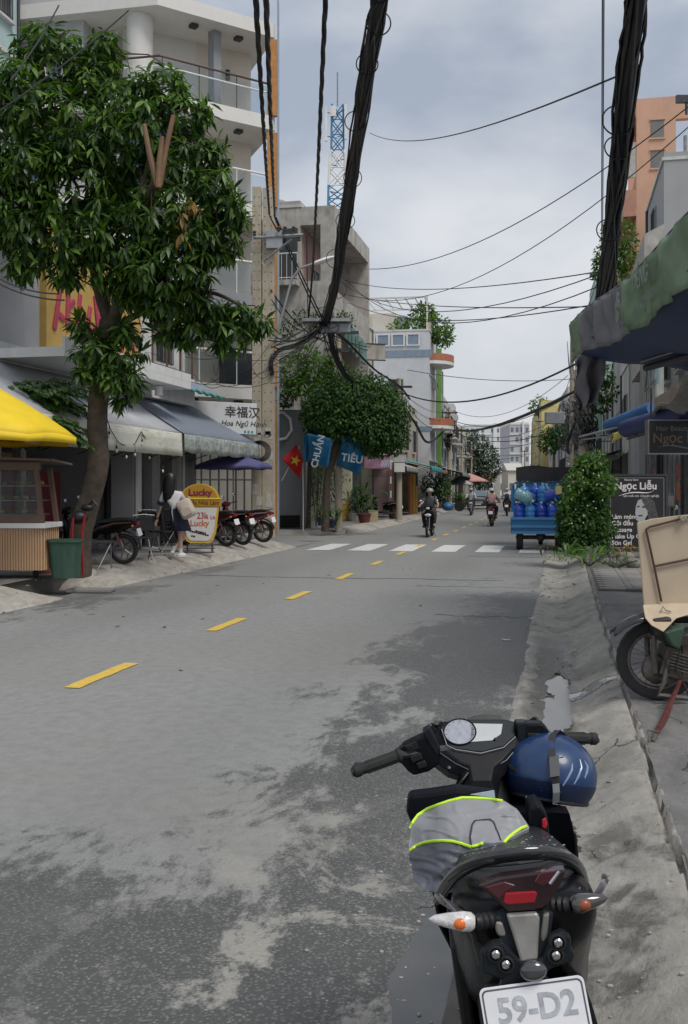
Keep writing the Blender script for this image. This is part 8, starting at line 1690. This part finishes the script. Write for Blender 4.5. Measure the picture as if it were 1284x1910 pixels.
# lower cover: chevron body with raised ridge down the middle
m=MB();rim=[(790,1368),(806,1352),(830,1345),(965,1345),(985,1352),(1005,1362),(1000,1392),(985,1402),(960,1432),(935,1452),(928,1495),(870,1495),(862,1448),(838,1440),(805,1415),(788,1398)]
f=[qp(x,y,HB,NN,-.012)for x,y in rim];bk=[p-NN*.05+Vector((0,.03,0))for p in f];ci=[qp(897+(x-897)*.62,1398+(y-1398)*.6,HB,NN,.010)for x,y in rim];n=len(f)
m.add(bk+f+ci,[(i,(i+1)%n,n+(i+1)%n,n+i)for i in range(n)]+[(n+i,n+(i+1)%n,2*n+(i+1)%n,2*n+i)for i in range(n)]+[tuple(range(2*n,3*n)),tuple(range(n-1,-1,-1))])
fixn(m.build('handlebar_cover',PLAS,hb,bevel=.004,bseg=2))
clu=poly_h('instrument_bezel',[(822,1357),(834,1345),(850,1341),(944,1341),(965,1347),(962,1372),(940,1392),(898,1403),(845,1397),(828,1380)],.014,.012,GREYP,.004)
SCR=mat('display_sky_tone',(.30,.32,.37),.14,var=.15,scale=80,coat=.5)  # pale tone stands in for sky reflected in the dial glass
m=MB();cc=qp(858,1365,HB,NN,.0175);pr_=[qp(858+29*math.cos(t),1365+23*math.sin(t),HB,NN,.0165)for t in[2*math.pi*k/28 for k in range(28)]]
m.add(pr_,[tuple(range(28))]);m.build('speed_dial',SCR,clu)
m=MB();m.tube([qp(858+30*math.cos(t),1365+24*math.sin(t),HB,NN,.0165)for t in[2*math.pi*k/28 for k in range(28)]],.0022,6,closed=True);m.build('dial_ring',PLAS,clu,smooth=True)
for k in range(11):
    t=R_(140+26*k);m=MB();m.tube([qp(858+24*math.cos(t),1365+19*math.sin(t),HB,NN,.0172),qp(858+27*math.cos(t),1365+21.5*math.sin(t),HB,NN,.0172)],.0006,4);m.build('dial_tick',DS,clu)
poly_h('fuel_display',[(880,1349),(938,1350),(935,1369),(918,1381),(876,1384)],.0165,.003,mat('display_pale',(.46,.48,.49),.16,coat=.5),.001,clu)
m=MB();m.lathe([(.004,0),(.004,.003),(0,.0045)],qp(924,1379,HB,NN,.015),10,0,ax=NN);m.build('reset_button',BK,clu)
m=MB();m.tube([qp(x,y,HB,NN,.006)for x,y in[(812,1398),(850,1424),(897,1446),(945,1418),(962,1398)]],.0012,5);m.build('cover_groove',mat('edge_grey',(.12,.125,.13),.4),hb)
m=MB();m.tube([qp(x,y,HB,NN,.0165)for x,y in[(824,1360),(834,1390),(850,1398),(897,1405),(940,1394),(962,1374)]],.0012,5);m.build('bezel_edge',mat('edge_silver',(.35,.36,.38),.3),clu)
poly_h('visor',[(862,1347),(880,1336),(905,1332),(936,1334),(938,1346),(900,1347)],-.012,.004,BK,.002)
m=MB();m.tube([qp(824,1346,HB,NN,0),qp(806,1350,HB,NN,.01),qp(812,1362,HB,NN,.0)],.004,6);m.lathe([(.008,0),(.008,.012)],qp(814,1352,HB,NN,.0),8,0,ax=NN);m.build('cable_clamp',BK,hb)
lp,rp=qs(660,1440,.865),qs(1113,1378,1.0);li,ri=qs(748,1408,.90),qs(1036,1376,.965)
def gripm(name,a,b,tip):
    d=(b-a);L=d.length;ax=d.normalized();e=empty(name);e.parent=hb
    m=MB();m.lathe([(.0145,0),(.0175,.004),(.0175,.018),(.0145,.022),(.0155,.03),(.0165,L*.5),(.0165,L*.9),(.021,L*.94),(.021,L)],a,18,0,ax=ax)
    for k in range(10):
        t=2*math.pi*k/10;up=ax.orthogonal().normalized();sd_=ax.cross(up)
        o_=(up*math.cos(t)+sd_*math.sin(t))*.0165;m.tube([a+ax*.035+o_,a+ax*L*.88+o_],.0011,4)
    m.build('rubber_grip',RB,e,smooth=True,ang=35)
    m=MB();m.lathe([(.006,-.006),(.012,-.005),(.0125,0)],a,12,0,ax=ax);m.build('bar_end',tip,e,smooth=True)
gripm('grip',lp,li,BK);gripm('grip',rp,ri,M['steel'])
def brick_(name,px,b,th,mt,par,bev=.006):return poly_b(name,px,b,th,mt,par,bev)
sw=brick_('switch_housing',[(750,1392),(770,1382),(800,1368),(812,1375),(822,1398),(818,1428),(800,1440),(772,1447),(762,1440),(745,1420)],.895,.05,PLAS,hb)
poly_b('switch_recess',[(754,1392),(776,1383),(783,1396),(762,1407)],.890,.008,BK,sw,.002)
poly_b('switch',[(758,1393),(768,1389),(772,1396),(762,1401)],.886,.008,GREYP,sw,.002)
poly_b('switch',[(764,1412),(784,1404),(790,1416),(770,1424)],.886,.012,BK,sw,.003)
poly_b('switch',[(776,1424),(793,1418),(798,1430),(782,1436)],.886,.012,BK,sw,.003)
poly_b('housing_band',[(788,1366),(802,1357),(822,1395),(816,1412),(806,1396)],.892,.05,GREYP,hb,.004)
sw=brick_('switch_housing',[(982,1350),(1012,1350),(1024,1362),(1026,1392),(1018,1404),(990,1408),(972,1402),(970,1365)],.935,.05,PLAS,hb)
poly_b('switch_recess',[(984,1368),(1008,1368),(1010,1396),(986,1398)],.930,.008,BK,sw,.002)
poly_b('switch',[(989,1371),(1005,1371),(1005,1380),(989,1381)],.926,.008,GREYP,sw,.002)
poly_b('switch',[(990,1386),(1006,1386),(1006,1394),(990,1395)],.926,.008,BK,sw,.002)
m=MB();m.lathe([(.005,0),(.0045,.004),(0,.006)],qp(972,1384,HB,NN,.0),10,0,ax=NN);m.build('start_button',mat('green_button',(.03,.25,.12),.3),hb,smooth=True)
poly_b('housing_band',[(962,1348),(984,1348),(982,1362),(980,1400),(964,1402),(966,1370)],.934,.05,SILV if False else GREYP,hb,.005)
m=MB();m.tube([ri+Vector((-.03,.03,0)),ri+Vector((.01,.045,-.012)),ri+Vector((.07,.04,-.02)),ri+Vector((.105,.02,-.022))],[.006,.006,.005,.008],8);m.build('brake_lever',BK,hb,smooth=True)
m=MB();m.tube([li+Vector((.03,.03,-.01)),li+Vector((-.03,.05,-.02)),li+Vector((-.10,.045,-.025)),li+Vector((-.13,.03,-.02))],[.006,.006,.005,.007],8);m.build('brake_lever',BK,hb,smooth=True)
m=MB();m.tube([li,HB,ri],.013,10);m.build('bar',DS,hb)
m=MB();m.tube([HB+Vector((0,.02,-.03)),Vector((0,.84,.62))],[.05,.07],12);m.build('steering_column',BK,sc,smooth=True)
m=MB();m.lathe([(.006,0),(.005,.003),(0,.003)],qs(898,1466,.86),10,0,ax=(0,-1,.3));m.build('cover_screw',DS,hb)
poly_b('column_sticker',[(876,1482),(922,1474),(924,1488),(880,1493)],.70,.002,mat('pale_sticker',(.45,.55,.6),.4),sc,.0005)
poly_b('inner_cover',[(988,1508),(1006,1500),(1022,1520),(1028,1580),(1030,1610),(985,1610),(990,1560)],.62,.10,PLAS,sc,.008)
poly_b('hook_tag',[(1012,1530),(1019,1526),(1022,1538),(1019,1546),(1012,1544)],.60,.01,mat('red_tag',(.5,.02,.03),.35),sc,.002)
for pts_,r_ in(([li+Vector((-.02,.03,.0)),HB+Vector((-.16,.09,.02)),HB+Vector((-.08,.12,-.06)),HB+Vector((0,.10,-.2))],.005),([ri+Vector((-.04,.03,.0)),HB+Vector((.17,.10,.03)),HB+Vector((.08,.13,-.06)),HB+Vector((0,.11,-.2))],.005),([ri+Vector((-.05,.02,.0)),HB+Vector((.2,.09,-.03)),HB+Vector((.1,.06,-.16))],.004)):
    m=MB();m.tube(path(pts_,8),r_,6);m.build('control_cable',BK,hb,smooth=True)
for x,y in((806,1384),(985,1390),(838,1432),(955,1424)):m=MB();m.lathe([(.0045,0),(.0045,.002),(0,.0025)],qp(x,y,HB,NN,.0),8,0,ax=NN);m.build('cover_screw',DS,hb)
m=MB();m.tube([qs(820,1668,.1),qs(850,1700,.05),qs(880,1745,.06),qs(893,1800,.08)],.0016,5);m.tube([qs(1082,1655,.1),qs(1068,1700,.06),qs(1056,1735,.06)],.0016,5);m.build('panel_gap',mat('edge_grey',(.12,.125,.13),.4),sc)
rg=random.Random(4);m=MB()
for k in range(90):
    a=rg.uniform(-.11,.11);b_=rg.uniform(.16,.5);m.ball((a,b_,float(np.interp(b_,[.16,.28,.36,.46,.56],[.899,.896,.869,.846,.831]))+.0005-abs(a)**2*.6),rg.uniform(.0015,.0035),n=6,k=3,sc=(1,1,.5))
m.build('water_drops',mat('water_drop',(.25,.26,.27),.05,spec=1.0),seat)['kind']='stuff'
# ---- folded raincoat lying over the seat front
def cloth_b(x,y):
    t=(y-1488)/172;s=(x-763)/224
    b=.66-.30*t-.10*math.sin(math.pi*min(max(s,0),1))*math.sin(math.pi*min(max(t*.9+.1,0),1))+.05*max(0,.25-s)*4
    f1=noise.noise(Vector((x*.016+y*.008,y*.022-x*.010,1)));f2=noise.noise(Vector((x*.045-y*.03,y*.05+x*.015,4)))
    rdg=1-abs(noise.noise(Vector((x*.02-y*.012,y*.03+x*.004,7))))*2
    return b+.026*f1+.006*f2-.012*abs(rdg)**4+.02*max(0,rdg)*t
TOP=[(763,1565),(767,1540),(780,1518),(815,1501),(862,1487),(900,1488),(940,1493),(965,1509),(983,1535),(987,1542)]
MID=[(763,1592),(775,1578),(800,1569),(840,1568),(880,1580),(900,1575),(935,1572),(960,1560),(987,1546)]
BOT=[(765,1596),(772,1640),(790,1662),(830,1668),(860,1660),(900,1640),(940,1610),(987,1560)]
def ip(P_,x):return float(np.interp(x,[p[0]for p in P_],[p[1]for p in P_]))
rc=empty('raincoat');tag(rc,'folded grey raincoat with neon yellow piping over the black scooter seat','raincoat')
def clothpart(name,A,B,mt,nx=70,ny=34,back=.10):
    m=MB();xs=[763+224*i/(nx-1)for i in range(nx)]
    def fn(a,c):
        x=763+224*a;y0,y1=ip(A,x),ip(B,x)
        if c>1.0:q=MSC@(qs(x,y1,cloth_b(x,y1)+back));return q
        if c<0:return MSC@(qs(x,y0,cloth_b(x,y0)+back)+Vector((0,0,-.02)))
        return MSC@qs(x,y0+(y1-y0)*c,cloth_b(x,y0+(y1-y0)*c))
    m.grid(fn,nx,0,vs_=[-.1]+[i/ny for i in range(ny+1)]+[1.1],us=[i/(nx-1)for i in range(nx)])
    return fixn(m.build(name,mt,rc,smooth=True,ang=180))
CA=mat('silver_cloth',(.27,.27,.285),.5,.1,var=.08,scale=8,bump=.08,bscale=150);CB=mat('slate_cloth',(.085,.09,.11),.5,var=.2,scale=8,bump=.15,bscale=150)
clothpart('upper_panel',TOP,MID,CA);clothpart('lower_panel',MID,BOT,CB)
NEON=mat('neon_piping',(.62,.95,.05),.5,var=.08)
for pth in([(765,1545),(771,1532),(780,1520),(797,1509),(815,1502),(838,1494),(862,1488),(880,1488),(900,1489),(920,1491),(938,1494)],
            [(765,1586),(778,1577),(790,1572),(808,1569),(825,1568),(843,1569),(860,1573),(880,1580)],[(881,1579),(890,1577),(900,1573)],
            [(940,1572),(950,1561),(960,1553),(972,1545),(982,1541)]):
    m=MB();fine=[]
    for i in range(len(pth)-1):
        for k in range(4):fine.append((pth[i][0]+(pth[i+1][0]-pth[i][0])*k/4,pth[i][1]+(pth[i+1][1]-pth[i][1])*k/4))
    fine.append(pth[-1]);m.tube([MSC@qs(x,y,cloth_b(x,y)-.003)for x,y in fine],.0036,7);m.build('piping',NEON,rc,smooth=True)
m=MB();fine=[]
pk=[(879,1578),(877,1560),(881,1538),(886,1531),(914,1528),(921,1533),(930,1555),(936,1572)]
for i in range(len(pk)-1):
    for k in range(4):fine.append((pk[i][0]+(pk[i+1][0]-pk[i][0])*k/4,pk[i][1]+(pk[i+1][1]-pk[i][1])*k/4))
m.tube([MSC@qs(x,y,cloth_b(x,y)-.002)for x,y in fine],.0022,5);m.build('pocket_seam',mat('seam_dark',(.03,.03,.035),.5),rc)
# ---- helmet hanging on the right grip
hm=empty('motorbike_helmet');hm.matrix_world=MSC@Matrix.Translation(qs(1026,1452,.93));HM=hm.matrix_world.inverted()
tag(hm,'blue half helmet hanging by its strap from the right grip of the foreground scooter','helmet')
BLU=mat('helmet_blue',(.008,.035,.11),.34,var=.15,scale=6,bump=.03,bscale=300,coat=.25)
TL=Matrix.Rotation(R_(16),4,'Y')@Matrix.Rotation(R_(-12),4,'X');AX_,BX_,CX_=.125,.135,.112
m=MB();prof=[]
for k in range(15):
    t=R_(90-125*k/14);prof.append((max(math.cos(t),.001),math.sin(t)))
rings=[]
for r,z in prof:rings.append([Vector((AX_*r*math.cos(a),BX_*r*math.sin(a),CX_*z+.012))for a in[2*math.pi*j/32 for j in range(32)]])
inner=[[p*.93 for p in r]for r in reversed(rings)]
m.loft(rings+inner,caps=False,M=TL);fixn(m.build('shell',BLU,hm,smooth=True,ang=50))
m=MB();m.tube([TL@Vector((AX_*.83*math.cos(a),BX_*.83*math.sin(a),-CX_*.56+.012))for a in[2*math.pi*j/32 for j in range(32)]],.0065,8,closed=True);m.build('rim',BK,hm,smooth=True)
m=MB();m.grid(lambda a,c:TL@Vector((AX_*1.01*math.cos(a*2*math.pi)*math.cos(R_(-8-24*c)),BX_*1.01*math.sin(a*2*math.pi)*math.cos(R_(-8-24*c)),CX_*1.01*math.sin(R_(-8-24*c))+.012)),33,4);m.build('lower_band',mat('helmet_navy',(.006,.015,.05),.4,var=.2),hm,smooth=True)
m=MB();m.ball((0,0,-.01),.1,sc=(1,1.05,.5),M=TL);m.build('lining',M['rubber'],hm,smooth=True)
def onh(x,y,s=1.012):
    o=HM@Vector((0,0,H));d=HM.to_3x3()@Vector(((x-642)/F,1,-(y-910)/F));Ti=TL.inverted()
    o=Ti@o;d=Ti.to_3x3()@d;o.z-=.012;sc_=Vector((1/AX_,1/BX_,1/CX_))/s
    o2=Vector((o.x*sc_.x,o.y*sc_.y,o.z*sc_.z));d2=Vector((d.x*sc_.x,d.y*sc_.y,d.z*sc_.z))
    A,Bq,C=d2.dot(d2),2*o2.dot(d2),o2.dot(o2)-1;D=Bq*Bq-4*A*C
    if D<0:t=-Bq/(2*A)
    else:t=(-Bq-math.sqrt(D))/(2*A)
    p=o+d*t;p.z+=.012;return TL@p
LB=mat('helmet_vent',(.20,.28,.42),.25,var=.1,coat=.3)
for pth in([(1050,1466),(1060,1450),(1067,1436),(1068,1424)],[(1071,1463),(1079,1448),(1085,1432),(1082,1416)],[(1091,1452),(1095,1440),(1096,1430),(1090,1418)]):
    m=MB();m.tube([onh(x,y,1.004)for x,y in pth],[.0015,.0035,.0035,.001],6);m.build('vent_stripe',LB,hm,smooth=True)
m=MB();m.tube([onh(x,y,1.0)for x,y in[(985,1468),(1010,1475),(1045,1478),(1080,1470)]],.0014,5);m.build('shell_groove',mat('helmet_navy',(.006,.015,.05),.4),hm)
def strip(name,pts,w,mt,par,th=.0025):
    m=MB();side=Vector((1,.12,0)).normalized()*w/2
    m.loft([[p-side+Vector((0,-th,0)),p+side+Vector((0,-th,0)),p+side,p-side]for p in pts]);return fixn(m.build(name,mt,par))
hq=lambda x,y,b:HM@(MSC@qs(x,y,b))
strip('strap',[hq(1040,1362,.93),hq(1031,1370,.90),hq(1028,1390,.86),onh(1030,1412,1.04),onh(1033,1432,1.05),onh(1036,1452,1.05),onh(1037,1480,1.05)],.020,mat('strap_web',(.02,.02,.022),.7,bump=.3,bscale=500),hm)
strip('strap',[hq(1040,1362,.93),hq(1052,1372,.95),hq(1052,1395,.97),onh(1046,1412,1.0)],.016,mat('strap_web',(.02,.02,.022),.7),hm)
strip('buckle',[onh(1033,1410,1.07),onh(1035,1447,1.07)],.026,mat('buckle_black',(.05,.052,.055),.35),hm,.006)
strip('buckle_tongue',[onh(1037,1462,1.07),onh(1038,1478,1.08),onh(1037,1497,1.06)],.018,mat('buckle_grey',(.25,.26,.27),.35),hm,.003)
m=MB();m.lathe([(.008,-.004),(.008,.006),(.004,.008)],onh(986,1488,1.0),10,0,ax=(-.3,-1,0));m.build('rivet',M['steel'],hm)
